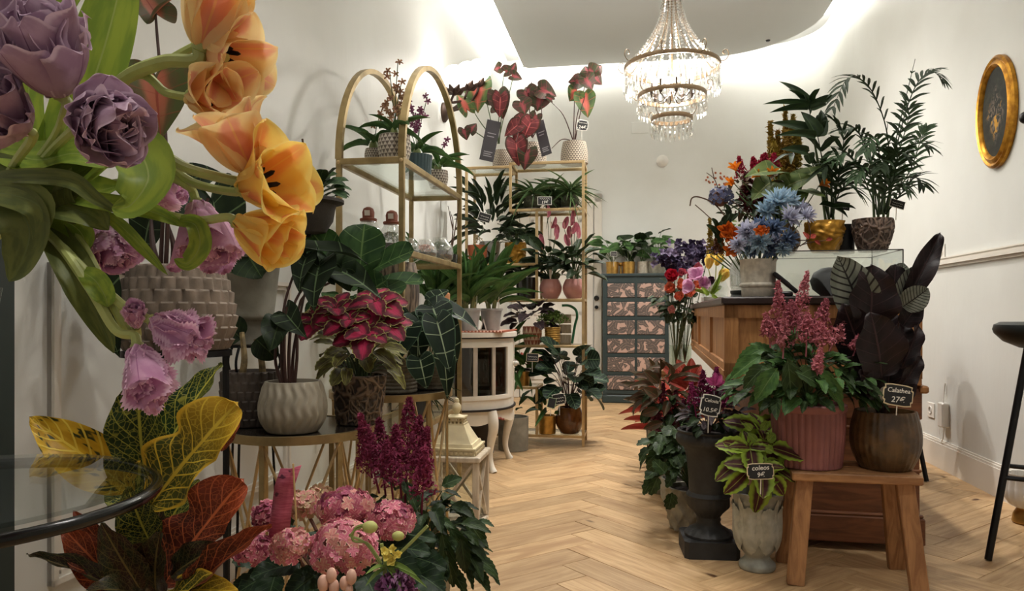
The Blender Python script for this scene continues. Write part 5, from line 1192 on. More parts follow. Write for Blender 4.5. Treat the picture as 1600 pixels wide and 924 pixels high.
# pots on the first wire table
a2 = potted('taupe scalloped pot behind the pale fluted pot on wire table', V((-.795, 2.245, HTA)), dict(h=.165, rt=.084, rb=.068, mat=M_TAUPED, belly=.01, disp=d_scallop(24, 6, .007), seg=144, rings=42))
stalks(a2, [[(378, 590, 2.2), (382, 560, 2.2), (378, 520, 2.22)], [(412, 600, 2.2), (408, 560, 2.2), (400, 530, 2.2)]], plain('mottled_stem', srgb(140, 120, 80), .7, noise=.5, nscale=60), .012, .008)
put(a2, big_dark, [((378, 530), (345, 500), 50, 2.25), ((400, 530), (430, 560), 40, 2.15)])
a3 = potted('pale fluted ceramic pot with dark stemmed arrow leaf plant on wire table', V((-.632, 2.125, HTA)), dict(h=.145, rt=.078, rb=.072, mat=M_PALEP, belly=.020, bz=.40, disp=d_facet(20, .0035), seg=120, rings=30))
stalks(a3, [[(442, 600, 2.12), (440, 540, 2.12), (446, 470, 2.14), (470, 400, 2.2)], [(452, 600, 2.12), (452, 540, 2.12), (462, 470, 2.14), (500, 420, 2.2)], [(460, 600, 2.12), (464, 560, 2.12), (470, 470, 2.16), (520, 440, 2.2)], [(440, 600, 2.12), (430, 560, 2.12), (436, 500, 2.1)], [(446, 600, 2.12), (444, 540, 2.1), (448, 480, 2.1)], [(456, 600, 2.12), (460, 540, 2.14), (480, 440, 2.2)]], M_STEMR, .006, .0035)
arw = [L_('arrow', g_alo, 4, 3, .3, 0, .35, .05, 2.6), L_('arrow', g_dark, 4, 3, .25, 0, .2, .06, 3.1)]
put(a3, arw, [((500, 412), (480, 470), 66, (2.16, 2.08), (-.2, -1, .6)), ((520, 420), (586, 440), 58, (2.2, 2.1), (0, -.8, .8)), ((470, 395), (560, 375), 40, (2.18, 2.1), (0, -.5, 1)), ((480, 400), (458, 445), 46, (2.16, 2.1), (-.3, -1, .5)), ((436, 505), (420, 545), 52, (2.1, 2.04)), ((446, 490), (470, 520), 44, (2.1, 2.05)), ((530, 410), (545, 450), 60, (2.2, 2.14)), ((510, 400), (520, 440), 60, (2.22, 2.16)), ((436, 505), (412, 512), 34, 2.1)])
a4 = potted('brown vine relief pot with red and lime edged coleus on wire table', V((-.475, 2.285, HTA)), dict(h=.15, rt=.084, rb=.066, mat=M_VINE, disp=d_vine(.006), seg=110, rings=44))
cm1 = serr('oval', g_col, 9, .05, fold=.14); mb = MB()
for (cx, cy, Yc, n_, L0, sd0) in ((524, 482, 2.22, 10, 50, 1), (586, 472, 2.22, 10, 52, 2), (572, 520, 2.16, 9, 54, 3), (494, 500, 2.2, 7, 44, 4), (600, 506, 2.2, 8, 46, 6), (546, 500, 2.18, 8, 46, 7)):
    r_ = random.Random(sd0); c0 = rel(a4, P(cx, cy, Yc)); petiole(mb, (0, 0, .14), c0, .004, .003, .5)
    for i in range(n_):
        th = 2*PI*i/n_+r_.uniform(-.2, .2); ring_ = i % 2; l = L0*(1.0 if ring_ else .74)*Yc/FPX; e = -.15 if ring_ else .35
        d = V((math.cos(th)*math.cos(e), math.sin(th)*math.cos(e)*.6-.12, math.sin(e)*.9+math.sin(th)*.42)).normalized(); leaf(a4, r_.choice(cm1), c0, c0+d*l, V((r_.uniform(-.2, .2), -.75, .75))-d*.1, l*.72)
rosette(a4, serr('oval', g_colg, 7, .05), 34, .14, .05, (.17, .27), .10, .075, .042, mb, 4, (-.5, .3), sr=.002); mb.build('stem', M_STEMD, a4, True)
# plants behind and on the second wire table
a5 = potted('fiddle leaf fig with broad rounded leaves in front of arched shelf', V((-.56, 2.66, HTB)), dict(h=.13, rt=.075, rb=.06, mat=M_CLAY))
fd = [L_('fiddle', g_fid, 4, 3, .10, .05, .12, .02, 2.2), L_('fiddle', g_fid, 4, 3, .16, 0, .3, .03, 2.8)]
put(a5, fd, [((560, 450), (566, 352), 74, (2.6, 2.56), (.1, -1, .1)), ((570, 430), (640, 385), 56, (2.6, 2.52), (.1, -.7, .7)), ((540, 430), (488, 362), 56, (2.6, 2.56), (-.1, -.9, .5)), ((560, 450), (500, 400), 56, (2.58, 2.5), (-.1, -.8, .7)), ((565, 450), (625, 450), 56, (2.6, 2.48), (0, -.5, 1)), ((560, 460), (610, 480), 56, (2.58, 2.46), (.1, -.6, .9)),
    ((555, 470), (520, 455), 60, (2.56, 2.44), (0, -.6, .9)), ((560, 440), (535, 395), 50, (2.64, 2.66), (0, -1, .3)), ((560, 470), (480, 470), 50, (2.6, 2.5), (0, -.6, .9)), ((565, 455), (660, 430), 44, (2.68, 2.7), (0, -.6, .9)), ((562, 470), (590, 440), 60, (2.58, 2.5), (0, -1, .3)), ((560, 465), (545, 500), 64, (2.56, 2.46), (0, -.7, .7))])
stalks(a5, [[(562, 600, 2.66), (560, 500, 2.64), (562, 430, 2.6)]], M_TWIG, .009, .006)
wv_ = dict(h=.118, rt=.078, rb=.074, mat=M_WOVEN, disp=d_hoop(9, .003), seg=64, rings=45)
a6 = potted('grey woven pot with white veined anthurium on the right wire table', V((-.415, 2.625, HTB)), wv_)
a7 = potted('second grey woven pot behind the white veined anthurium', V((-.31, 2.76, HTB)), wv_)
an = [L_('heart', g_anth, 4, 4, .12, 0, .15, .015, 2.2), L_('heart', g_anth, 4, 4, .2, 0, .35, .02, 2.6)]
put(a6, an, [((682, 500), (704, 578), 50, (2.5, 2.44), (.25, -1, .15)), ((656, 560), (666, 608), 44, (2.46, 2.44), (0, -1, .1)), ((638, 508), (606, 565), 58, (2.52, 2.46), (-.3, -1, .3)), ((655, 500), (650, 560), 60, (2.56, 2.5), (0, -1, .4)), ((640, 490), (625, 530), 54, (2.6, 2.58), (-.1, -1, .5)), ((676, 480), (690, 520), 60, (2.62, 2.58), (.2, -1, .6))])
put(a7, an, [((690, 540), (706, 618), 36, (2.6, 2.54), (.4, -1, .1)), ((676, 478), (748, 492), 44, (2.7, 2.64), (0, -.5, 1)), ((690, 500), (720, 560), 44, (2.66, 2.62), (.4, -1, .3)), ((672, 470), (700, 450), 40, 2.76, (0, -.6, .9))])
stalks(a6, [[(640, 575, 2.62), (660, 510, 2.58), (682, 495, 2.5)], [(636, 575, 2.62), (650, 530, 2.56), (656, 555, 2.47)], [(640, 575, 2.62), (640, 530, 2.6), (638, 508, 2.52)], [(632, 575, 2.62), (648, 520, 2.6), (655, 500, 2.56)]], M_STEMD, .003, .002)
stalks(a7, [[(672, 560, 2.76), (672, 500, 2.74), (676, 478, 2.7)], [(676, 560, 2.76), (688, 530, 2.66), (690, 540, 2.6)], [(672, 560, 2.76), (684, 520, 2.7), (690, 500, 2.66)]], M_STEMD, .003, .002)
a8 = potted('pot of fine thread like grass on the lower glass of arched shelf', RM(-1.02, 3.42, .4005), dict(h=.10, rt=.06, rb=.05, mat=M_CLAY))
rosette(a8, [L_('blade', g_grey, 1, 3, .2, 0, .6)], 46, .09, .02, (.1, .16), .03, .15, .004, None, 3, (-.1, 1.1))
a9 = thing('grey_bowl', 'grey ceramic bowl low under the wire tables', 'bowl', V((-.36, 3.02, 0))); pot(a9, .10, .085, .05, M_ZINC, belly=.012, soil=False)
# maroon astilbe on the floor in front
as1 = potted('maroon astilbe in a pale pot on floor before the white lantern', at(655, 1.92, 0), dict(h=.24, rt=.085, rb=.065, mat=M_STONE, disp=d_crumple(.002)), rz=0)
M_PLM = lmat('plume_maroon', srgb(146, 56, 88), srgb(118, 42, 68), rough=.8, transl=.15, var=.16); M_PLP = lmat('plume_dusty_pink', srgb(196, 122, 130), srgb(172, 96, 108), rough=.8, transl=.15, var=.16)
def plume(root, b, t, wpx, Yb, Yt, n, mat, fs_=.0035, seed=1):
    b, t = rel(root, P(b[0], b[1], Yb)), rel(root, P(t[0], t[1], Yt)); mb = MB(); plume_mb(mb, b, t-b, (t-b).length, wpx/2*Yb/FPX, n, fs_, seed); mb.tube([b-(t-b)*.35, b, t], [.003, .0025, .001], 5)
    return mb.build('plume', mat, root)
for i, (b, t, wd, Yb, Yt) in enumerate([((585, 740), (562, 648), 40, 1.85, 1.8), ((600, 745), (592, 655), 44, 1.9, 1.88), ((625, 750), (618, 665), 40, 1.85, 1.82), ((635, 745), (640, 622), 52, 1.9, 1.88), ((655, 750), (668, 668), 36, 1.84, 1.8), ((660, 780), (664, 700), 34, 1.76, 1.72), ((612, 760), (604, 690), 44, 1.8, 1.76), ((580, 730), (576, 680), 34, 1.94, 1.94), ((650, 740), (656, 650), 40, 1.96, 1.96)]):
    plume(as1, b, t, wd*1.35, Yb, Yt, 620, M_PLM, .0046, i)
asl = serr('lance', g_dark, 9, .07, fold=.22)+serr('lance', g_ivy, 9, .07, fold=.22); mb = MB()
def dome(root, meshes, n, c, R, L, W, seed, mb=None, down=.25, zr=(-.3, 1), base=None, face=.35, name='leaf'):   # leaves over a dome of radii R
    r_ = random.Random(seed); c = V(c); meshes = meshes if isinstance(meshes, list) else [meshes]
    for i in range(n):
        z = zr[0]+(zr[1]-zr[0])*r_.random(); a = r_.random()*2*PI; s = math.sqrt(max(0, 1-z*z)); q_ = r_.uniform(.62, 1.05); p = c+V((s*math.cos(a)*R[0]*q_, s*math.sin(a)*R[1]*q_, z*R[2]*q_))
        d = V((math.cos(a)*s+r_.uniform(-.5, .5), math.sin(a)*s+r_.uniform(-.5, .5), z*.5-down+r_.uniform(-.35, .25))).normalized(); l = L*r_.uniform(.65, 1.2)
        leaf(root, r_.choice(meshes), p, p+d*l, V((r_.uniform(-.4, .4), -face, 1))+V((s*math.cos(a), s*math.sin(a), 0))*.6, W*l/L, name)
        if mb is not None and i % 3 == 0: petiole(mb, base or (0, 0, c.z-R[2]), p, .003, .0015, .8, 4, 4)
dome(as1, asl, 150, (.01, -.08, .31), (.16, .15, .16), .066, .028, 3, mb, .35, base=(0, 0, .22)); mb.build('stem', M_STEMD, as1, True)
put(as1, asl, [((700, 820), (752, 905), 24, 1.75), ((690, 830), (710, 924), 24, 1.72), ((720, 800), (765, 858), 22, 1.8), ((705, 790), (740, 800), 22, 1.8), ((680, 840), (650, 900), 24, 1.7), ((720, 840), (728, 900), 22, 1.72), ((690, 760), (720, 745), 20, 1.85)], (0, -.8, .6))
# ================================================================ things on the arched shelf
Z1, Z2, Z3 = 1.541, 1.166, .786
orch = two('strap', g_mid, K=2, n=3, fold=.35, droop=.45); M_BROWNF = lmat('speckled_orchid', srgb(150, 104, 92), srgb(120, 70, 66), rough=.6, transl=.2, blot=srgb(196, 168, 120), bth=.5); M_MAGF = lmat('violet_orchid', srgb(120, 66, 96), srgb(150, 92, 124), rough=.6, transl=.2)
ptm = {m_.name: L_('petal', m_, 2, 2, .1, .1, .15, name='petal') for m_ in (M_BROWNF, M_MAGF)}
def orchid(label, loc, pk, spikes, seed, nl=6, fm=M_BROWNF, Ll=.13):
    r = potted(label, loc, pk, 'potted_orchid'); h = pk['h']; rosette(r, orch, nl, h*.9, .015, (h+.01, h+.03), .03, Ll, .034, None, seed, (.1, 1.0))
    MB().ball((0, 0, h+.01), .02, 10, 8, (1, 1, 1.5)).build('bulb', plain('pseudobulb', srgb(120, 134, 76), .5), r, True); r_ = random.Random(seed); mb = MB()
    for (dx, dy, H, nf) in spikes:
        pts = spline([(0, 0, h), (dx*.3, dy*.3, h+H*.5), (dx, dy, h+H)], 6); mb.tube(pts, .002, 5)
        for k in range(nf):
            p = pts[-1-int(k*len(pts)*.6/nf)]+V((r_.uniform(-.014, .014), r_.uniform(-.014, .0), 0)); ax = (r_.uniform(-.7, .7), -1, r_.uniform(-.2, .5)); fl = MB().ball(p, .0035, 6, 4).build('flower', M_BROWNF if fm is None else fm, r, True); petals(fl, ptm[fm.name], p, ax, 5, .017, .009, 1.2, r_.random(), .2, k)
    mb.build('flower_spike', M_STEMD, r, True); return r
tri = dict(h=.085, rt=.048, rb=.038, mat=M_TRI, belly=.008, uv=True, rings=10)
orchid('orchid in small triangle patterned pot, left end of arched shelf top', RM(-1.11, 3.02, Z1), dict(tri, h=.065, rt=.034, rb=.028), [(.05, -.03, .19, 5)], 2, 5)
orchid('orchid with several brown flower spikes in larger patterned pot on arched shelf', RM(-1.0, 2.97, Z1), dict(tri, h=.105, rt=.064, rb=.058), [(-.02, 0, .27, 4), (.03, -.01, .22, 6), (.01, .03, .32, 3), (.06, .02, .19, 6), (-.05, .01, .14, 5)], 3, 8)
orchid('orchid with violet spikes in teal ribbed pot on arched shelf top', RM(-1.02, 3.36, Z1), dict(h=.105, rt=.07, rb=.062, mat=M_TEALP, disp=d_rib(26, .003), seg=104), [(-.03, 0, .25, 7), (.02, 0, .22, 7), (.05, 0, .28, 5), (-.06, 0, .16, 4)], 4, 6, M_MAGF)
orchid('orchid with strap leaves in small patterned pot, right end of arched shelf top', RM(-1.0, 3.66, Z1), dict(tri, h=.09, rt=.05), [(.04, 0, .16, 3)], 6, 9, M_MAGF, .15)
M_JAR = glassy('jar_glass', (.93, .95, .94, 1), .20, .0, (.85, .85, .82, 1), .14)
M_CAPT = plain('terracotta_cap', srgb(132, 74, 56), .7)
def jar(label, loc, R, H, ball=True, cap=True, moss=.3, seed=1, name='glass_terrarium', pink=False):
    r = thing(name, label, 'terrarium', loc)
    pr = [(.001, .002), (R*.7, 0), (R*.95, H*.12), (R, H*.36), (R*.9, H*.6), (R*.55, H*.8), (R*.5, H*.9)] if ball else [(.001, .002), (R*.9, 0), (R, H*.05), (R, H*.75), (R*.8, H*.9), (R*.8, H)]
    MB().lathe(pr, 32, None, None, True).build('glass_body', M_JAR, r, True)
    MB().lathe([(.001, .006), (R*.68, .006), (R*.9, H*.12), (R*.95, H*moss), (.001, H*moss*1.1)], 24, None, None, True).build('soil', M_SOIL, r, True)
    mb = MB(); plume_mb(mb, (0, 0, H*moss*.9), (0, 0, 1), H*.34, R*.8, 160, R*.09, seed, .5); tag(mb.build('moss', plain('terrarium_pink', srgb(206, 150, 130), .8, noise=.3) if pink else plain('terrarium_green', srgb(92, 116, 66), .8, noise=.3), r), kind='stuff')
    if cap:
        c_ = MB().lathe([(R*.56, H*.86), (R*.6, H*.92), (R*.55, H*.94), (R*.40, H*.95), (R*.42, H*1.12), (R*.34, H*1.22), (R*.12, H*1.27), (.001, H*1.27)], 24, None, None, True).build('cap', M_CAPT, r, 'x')
        MB().box(-R*.18, R*.18, -.002, .0, -R*.18, R*.18, Matrix.Translation((0, -R*.43, H*1.08)) @ Matrix.Rotation(.25, 4, 'X')).build('label_patch', M_PLAST, c_)
    return r
jar('round glass jar terrarium with clay stopper, left on arched shelf', RM(-1.13, 3.01, Z2), .062, .15, seed=1); jar('round glass jar terrarium with clay stopper, second on arched shelf', RM(-1.08, 3.17, Z2), .066, .155, seed=2)
jar('small open round terrarium behind the arched shelf post', RM(-1.06, 3.36, Z2), .05, .10, cap=False, seed=3); jar('tilted open terrarium with pink plant on arched shelf', RM(-1.02, 3.50, Z2), .058, .11, cap=False, seed=4, pink=True)
jar('round terrarium with white pebbles, right end of arched shelf', RM(-1.0, 3.70, Z2), .07, .14, cap=False, moss=.4, seed=5)
sv = thing('striped_vase', 'tall dark bark striped vase on arched shelf behind fig leaves', 'vase', RM(-1.01, 3.05, Z3)); k = NT('bark_stripe'); bm_ = k.set(col=k.mix(k.ramp(k.noise(k.mapv(k.coord(), (1, 1, .12)), 60, 3), .42, .58), srgb(58, 48, 42), srgb(132, 116, 98)), rough=.6)
pot(sv, .33, .075, .065, bm_, belly=.02, bz=.6, soil=False, name='vase_body')
M_CORK = plain('cork', srgb(176, 120, 78), .9, noise=.2)
jt = jar('cork lidded terrarium with pink pebbles low on arched shelf', RM(-1.0, 3.66, Z3), .10, .19, cap=False, moss=.35, seed=6, pink=True); MB().lathe([(.055, .165), (.062, .17), (.062, .215), (.055, .22), (.001, .22)], 24, None, None, True).build('cork_lid', M_CORK, jt, 'x')
put(jt, two('oval', g_grey, K=2, n=3), [((690, 470), (660, 478), 26, 3.6), ((690, 470), (668, 455), 22, 3.62)])
gb = potted('bare twiggy branch in a small glass on arched shelf right end', RM(-.965, 3.84, Z2), dict(h=.05, rt=.025, rb=.022, mat=M_DARKG), 'twig_pot'); stalks(gb, [[(704, 400, 3.9), (708, 350, 3.9), (703, 330, 3.88)], [(706, 390, 3.9), (714, 340, 3.92), (716, 318, 3.9)], [(708, 360, 3.9), (700, 322, 3.88)]], M_TWIG, .004, .0015)
# ================================================================ on the white bow-front cabinet
tr = thing('beaded_tray', 'small pink beaded tray edge on the white cabinet top', 'tray', RM(-1.0, 4.28, .7905), -ANG); MB().box(-.20, .26, -.22, .28, 0, .008, None, .003).build('base', plain('tray_pink', srgb(206, 160, 140), .5), tr)
mb = MB(); [mb.ball((-.19+.02*i, -.222, .008), .006, 6, 4) for i in range(23)]; [mb.ball((.262, -.21+.02*i, .008), .006, 6, 4) for i in range(25)]; mb.build('beads', plain('bead_rust', srgb(170, 96, 72), .5), tr, True)
bk = dict(h=.13, rt=.066, rb=.052, mat=M_BUCKET, lip=.005); str_ = [L_('strap', g_mid, 2, 3, .3, 0, d, .01, 2) for d in (.1, .35, .6)]; str2 = [L_('strap', g_grey, 2, 3, .3, 0, d, .01, 2) for d in (.1, .35)]
for i, (s_, t_, n_, lb) in enumerate(((-1.14, 4.1, 12, 'galvanised pot of strap leaves at the left of the cabinet top'), (-.955, 4.18, 22, 'galvanised pot of tall strap leaves at the front of the cabinet top'), (-.86, 4.36, 16, 'galvanised pot of strap leaves at the right of the cabinet top'), (-1.07, 4.42, 14, 'galvanised pot of strap leaves at the back of the cabinet top'))):
    r = potted(lb, RM(s_, t_, .7995), bk); rosette(r, str_ if i != 3 else str2, int(n_*1.7), .12, .035, (.15, .27), .055, .29, .030, None, 10+i, (.55, 1.45), lvar=.4); MB().tube([(.045, -.05, .12), (.048, -.055, .2)], .002, 5).build('stake', M_PLAST, r)
    mb = MB(); [petiole(mb, (.02*math.cos(a), .02*math.sin(a), .11), (.05*math.cos(a), .05*math.sin(a), .22), .007, .005, .4) for a in (0, 1.1, 2.2, 3.3, 4.4, 5.5)]; mb.build('stem', plain('pale_stem', srgb(150, 150, 96), .6), r, True)
tc = thing('triangle_card', 'small white triangular card between two galvanised pots', 'card', RM(-.885, 4.255, .7995), -ANG); MB().prism([(-.02, 0), (.02, 0), (0, .07)], -.002, .002, Matrix.Rotation(PI/2, 4, 'X')).build('card', M_PLAST, tc)
MB().prism([(-.012, .006), (.012, .006), (0, .05)], .002, .003, Matrix.Rotation(PI/2, 4, 'X')).build('print', M_BLACK, tc)
gp = potted('grey patterned drum pot on floor under the white cabinet', at(802, 4.86, 0), dict(h=.22, rt=.10, rb=.098, mat=M_ZINC, disp=d_vine(.002), seg=72, rings=24)); rosette(gp, two('lance', g_dark), 10, .2, .04, (.24, .34), .08, .12, .04, None, 5, (.2, 1.0))
g2_ = potted('plain dark pot on floor between cabinet legs', at(752, 4.75, 0), dict(h=.2, rt=.09, rb=.08, mat=M_CLAY)); rosette(g2_, two('lance', g_dark), 12, .18, .04, (.2, .3), .09, .14, .05, None, 6, (.1, 1.0))
# ================================================================ on the stepped shelf (front t = 4.97, depth .28)
def bsl(x, z, y=.14): return RM(-1.165+x, 4.97+y, z+.0005)
KY = 5.1/FPX
CS_ = .82
def putc(root, mesh, rows): put(root, mesh, [(b, (b[0]+(t[0]-b[0])*CS_**.5, b[1]+(t[1]-b[1])*CS_**.5), w_*CS_, Y)+tuple(rest_) for b, t, w_, Y, *rest_ in rows])
cpm = [L_('arrow', m_, 3, 3, .2, 0, .3, .03, 2.2) for m_ in (g_cal, g_calr, g_calg)]
spk = dict(h=.152, rt=.080, rb=.094, mat=M_TRI2, belly=.006, uv=True, rings=16)
c1 = potted('caladium in speckled pot behind dark leaflet, left on stepped shelf', bsl(.245, ZB['top']-.02), dict(spk, h=.13, rt=.068, rb=.074))
c2 = potted('red caladium in speckled pot in the middle on stepped shelf', bsl(.455, ZB['top']), spk); c3 = potted('caladium with green leaves in speckled pot, right end of stepped shelf', bsl(.745, ZB['top']), spk)
putc(c1, cpm[2], [((748, 130), (742, 178), 60, 5.1, (-.3, -1, .2)), ((730, 172), (712, 140), 30, 5.0)]); putc(c1, cpm[0], [((778, 148), (788, 188), 44, 5.05), ((770, 165), (798, 150), 36, 5.1), ((782, 106), (770, 108), 26, 5.1), ((790, 112), (810, 104), 26, 5.1), ((800, 118), (818, 122), 24, 5.0), ((800, 112), (806, 94), 18, 5.1), ((735, 205), (745, 190), 24, 4.9), ((725, 202), (730, 220), 26, 4.9)]); putc(c1, cpm[1], [((782, 150), (780, 185), 34, 4.95)])
putc(c2, cpm[1], [((820, 190), (800, 225), 44, 5.0), ((810, 195), (785, 212), 34, 4.95), ((806, 222), (812, 262), 44, 4.85, (0, -1, .5)), ((830, 190), (815, 220), 40, 4.95)]); putc(c2, cpm[0], [((822, 142), (835, 165), 44, 5.1), ((845, 140), (873, 148), 42, 5.1), ((845, 150), (838, 175), 44, 5.1), ((815, 160), (822, 180), 40, 5.0), ((825, 235), (818, 268), 40, 4.86), ((850, 145), (862, 132), 36, 5.15), ((838, 180), (830, 200), 26, 5.1), ((825, 160), (822, 130), 30, 5.15)])
putc(c3, cpm[2], [((912, 150), (922, 185), 44, 5.05, (.1, -1, .2)), ((902, 142), (888, 158), 38, 5.05)]); putc(c3, cpm[0], [((920, 112), (944, 132), 40, 5.1, (-.3, -1, .3)), ((920, 118), (914, 100), 40, 5.1), ((905, 126), (886, 126), 30, 5.1), ((915, 122), (928, 140), 36, 5.0), ((900, 128), (918, 128), 34, 5.05), ((930, 110), (942, 100), 30, 5.1)])
stalks(c1, [[(778, 225, 5.1), (780, 180, 5.1), (787, 118, 5.1)], [(775, 225, 5.1), (765, 180, 5.1), (755, 135, 5.1)], [(770, 225, 5.1), (740, 205, 5.0), (728, 206, 4.9)], [(778, 225, 5.1), (790, 170, 5.1), (802, 120, 5.1)], [(780, 225, 5.1), (784, 170, 5.05), (782, 150, 5.0)], [(776, 225, 5.1), (750, 190, 5.05), (738, 170, 5.0)]], M_STEMD, .004, .0025)
stalks(c2, [[(832, 215, 5.1), (828, 180, 5.1), (826, 145, 5.1)], [(832, 215, 5.1), (845, 190, 5.1), (846, 145, 5.1)], [(832, 215, 5.1), (815, 195, 5.0), (806, 222, 4.87)], [(832, 215, 5.1), (828, 200, 5.0), (820, 190, 5.0)], [(832, 215, 5.1), (836, 160, 5.15), (830, 128, 5.15)], [(832, 215, 5.1), (825, 205, 5.0), (825, 235, 4.88)]], M_STEMR, .005, .0025)
stalks(c3, [[(898, 218, 5.1), (902, 180, 5.1), (918, 120, 5.1)], [(896, 218, 5.1), (897, 180, 5.1), (898, 130, 5.1)], [(899, 218, 5.1), (906, 180, 5.05), (914, 150, 5.05)], [(895, 218, 5.1), (880, 180, 5.0), (860, 158, 5.05)], [(894, 220, 5.1), (878, 218, 5.0), (862, 232, 4.95)]], M_STEMR, .004, .0025)
putc(c3, cpm[0], [((862, 156), (850, 148), 14, 5.05)])
def leaflet(label, px, py, Y, w_, h_, tilt, yaw, txt):
    s = thing('plant_leaflet', label, 'leaflet', P(px, py, Y)); k = Y/FPX; R_ = Matrix.Rotation(yaw, 4, 'Z') @ Matrix.Rotation(PI/2-.1, 4, 'X') @ Matrix.Rotation(tilt, 4, 'Z')
    MB().box(-w_*k/2, w_*k/2, -h_*k/2, h_*k/2, -.001, .001, R_).build('card', plain('slate_card', srgb(58, 54, 58), .5), s)
    [MB().box(-w_*k*.3, w_*k*(.32-.1*(i % 2)), y*h_*k-.003, y*h_*k+.003, .001, .0014, R_).build('printed_line', plain('card_print', srgb(150, 148, 150), .6), s) for i, y in enumerate((.18, .10, -.28, -.33, -.38))]; return s
leaflet('dark plant care leaflet leaning on the left caladium pot', 766, 220, 4.98, 22, 66, -.2, .1, ''); leaflet('dark plant care leaflet leaning on the middle caladium pot', 848, 216, 5.0, 17, 58, .28, -.4, '')
sign('tiny chalk price sign on the right caladium of the stepped shelf', 910, 196, 4.95, 18, 17, [('24€', .42)], True, -.15, None, .06, 0, 1)
pm_ = plain('kokedama', srgb(48, 46, 34), .95)
for i, (x, y_, lb) in enumerate(((.455, .12, 'moss ball spider plant, left of three on stepped shelf'), (.60, .19, 'moss ball spider plant behind the small price sign'), (.715, .11, 'moss ball spider plant, right of three on stepped shelf'))):
    r = thing('moss_ball_plant', lb, 'plant', bsl(x, ZB['step'], y_)); MB().lathe([(.05, 0), (.075, .004), (.075, .014), (.06, .012), (.001, .010)], 28, None, None, True).build('saucer', M_SLATE, r, True)
    MB().lathe([(.001, .010), (.045, .012), (.062, .035), (.062, .07), (.042, .10), (.001, .108)], 24, d_b if False else (lambda u, v, z: .003*math.sin(40*u*PI+31*v)), None, True).build('moss_ball', M_MOSS, r, True)
    rosette(r, [L_('blade', g_stripe, 1, 3, .25, 0, d) for d in (.4, .8, 1.1)], 44, .1, .012, (.10, .125), .025, .185, .010, None, 30+i, (-.1, 1.2), lvar=.35)
sign('small framed chalk price sign before the moss ball plants', 851, 314, 4.97, 22, 13, [('17€', .5)], False, 0, None, None, 0, 1)
c4 = potted('dark broad fan leaf plant in silver pot, left column of stepped shelf', bsl(.15, ZB['mid']), dict(h=.16, rt=.075, rb=.06, mat=M_BUCKET)); fan = two('lance', g_dark, K=2, n=3); rosette(c4, fan, 54, .15, .03, (.2, .46), .12, .22, .040, None, 41, (.0, 1.2), face=.7)
c5 = potted('orange striped pot with dry flowers on stepped shelf', bsl(.075, ZB['mid'], .07), dict(h=.13, rt=.07, rb=.06, mat=M_TERRA)); mb = MB(); plume_mb(mb, (0, 0, .12), (0, 0, 1), .08, .06, 120, .006, 3); mb.build('dry_flowers', plain('dry_cream', srgb(206, 186, 150), .8), c5)
sign('chalk price sign tilted among the fan leaves on stepped shelf', 757, 340, 4.92, 20, 14, [], False, -.3, None, .06, 0, 2)
c6 = potted('gold crackled pot with dark round leaved plant on stepped shelf', bsl(.335, ZB['mid']), dict(h=.15, rt=.074, rb=.068, mat=M_GOLDP, disp=d_crumple(.004), seg=72, rings=30)); mb = MB(); rosette(c6, two('round', g_dark, K=2, n=3), 36, .14, .04, (.16, .26), .13, .07, .06, mb, 6, (-.5, .5)); mb.build('stem', M_STEMD, c6, True)
put(c6, two('oval', g_dark, K=2), [((828, 372), (846, 390), 18, 4.95), ((826, 368), (832, 384), 18, 4.95)])
c7 = potted('dark glass pot with striped leaf plant in the middle of stepped shelf', bsl(.41, ZB['low']), dict(h=.15, rt=.08, rb=.07, mat=M_DARKG)); rosette(c7, two('oval', g_rattle, K=3, n=3), 14, .14, .03, (.15, .24), .10, .12, .07, None, 7, (-.2, .7))
c7b = potted('leafy dark plant at the left end of the stepped shelf', bsl(.16, ZB['low']), dict(h=.14, rt=.07, rb=.06, mat=M_CLAY)); rosette(c7b, two('lance', g_dark), 18, .13, .03, (.14, .24), .08, .16, .04, None, 8, (.1, 1.1))
for i, (x, lb) in enumerate(((.585, 'round pink pot with pink anthurium, left of the pair on stepped shelf'), (.745, 'round pink pot with pink anthurium, right of the pair on stepped shelf'))):
    r = potted(lb, bsl(x, ZB['low'], .10), dict(h=.135, rt=.056, rb=.046, mat=M_PINKP, belly=.026, bz=.5)); mb = MB()
    rosette(r, two('oval', g_dark, K=2, n=3), 34, .13, .03, (.17, .34), .12, .13, .055, mb, 50+i, (-.3, .9)); rr_ = random.Random(60+i)
    for k in range(6 if i == 0 else 8):
        p = V((rr_.uniform(-.07, .08), rr_.uniform(-.06, .02), rr_.uniform(.34, .50) if k else .56)); petiole(mb, (0, 0, .13), p, .0025, .002, .4); sp_ = L_('oval', g_pinksp, 2, 3, .5, 0, -.2, name='spathe'); leaf(r, sp_, p, p+V((rr_.uniform(-.03, .03), 0, .085)), (rr_.uniform(-.8, .8), -.6, .1), .04, 'spathe')
        MB().tube([p+V((0, -.01, 0)), p+V((0, -.014, .045))], .003, 5).build('spadix', plain('spadix', srgb(214, 160, 150), .6), r, True)
    mb.build('stem', M_STEMD, r, True); MB().tube([(-.005, -.05, .12), (-.005, -.055, .2)], [.006, .012], 4).build('plant_label', M_PLAST, r)
c8 = potted('zigzag terracotta pot with dark purple foliage low on stepped shelf', bsl(.46, ZB['base2'], .07), dict(h=.125, rt=.064, rb=.052, mat=M_ZIG, belly=.008, uv=True, rings=8)); rosette(c8, two('oval', g_purp, K=3, n=3, wave=.03), 26, .12, .04, (.14, .27), .12, .11, .07, None, 9, (-.3, .7))
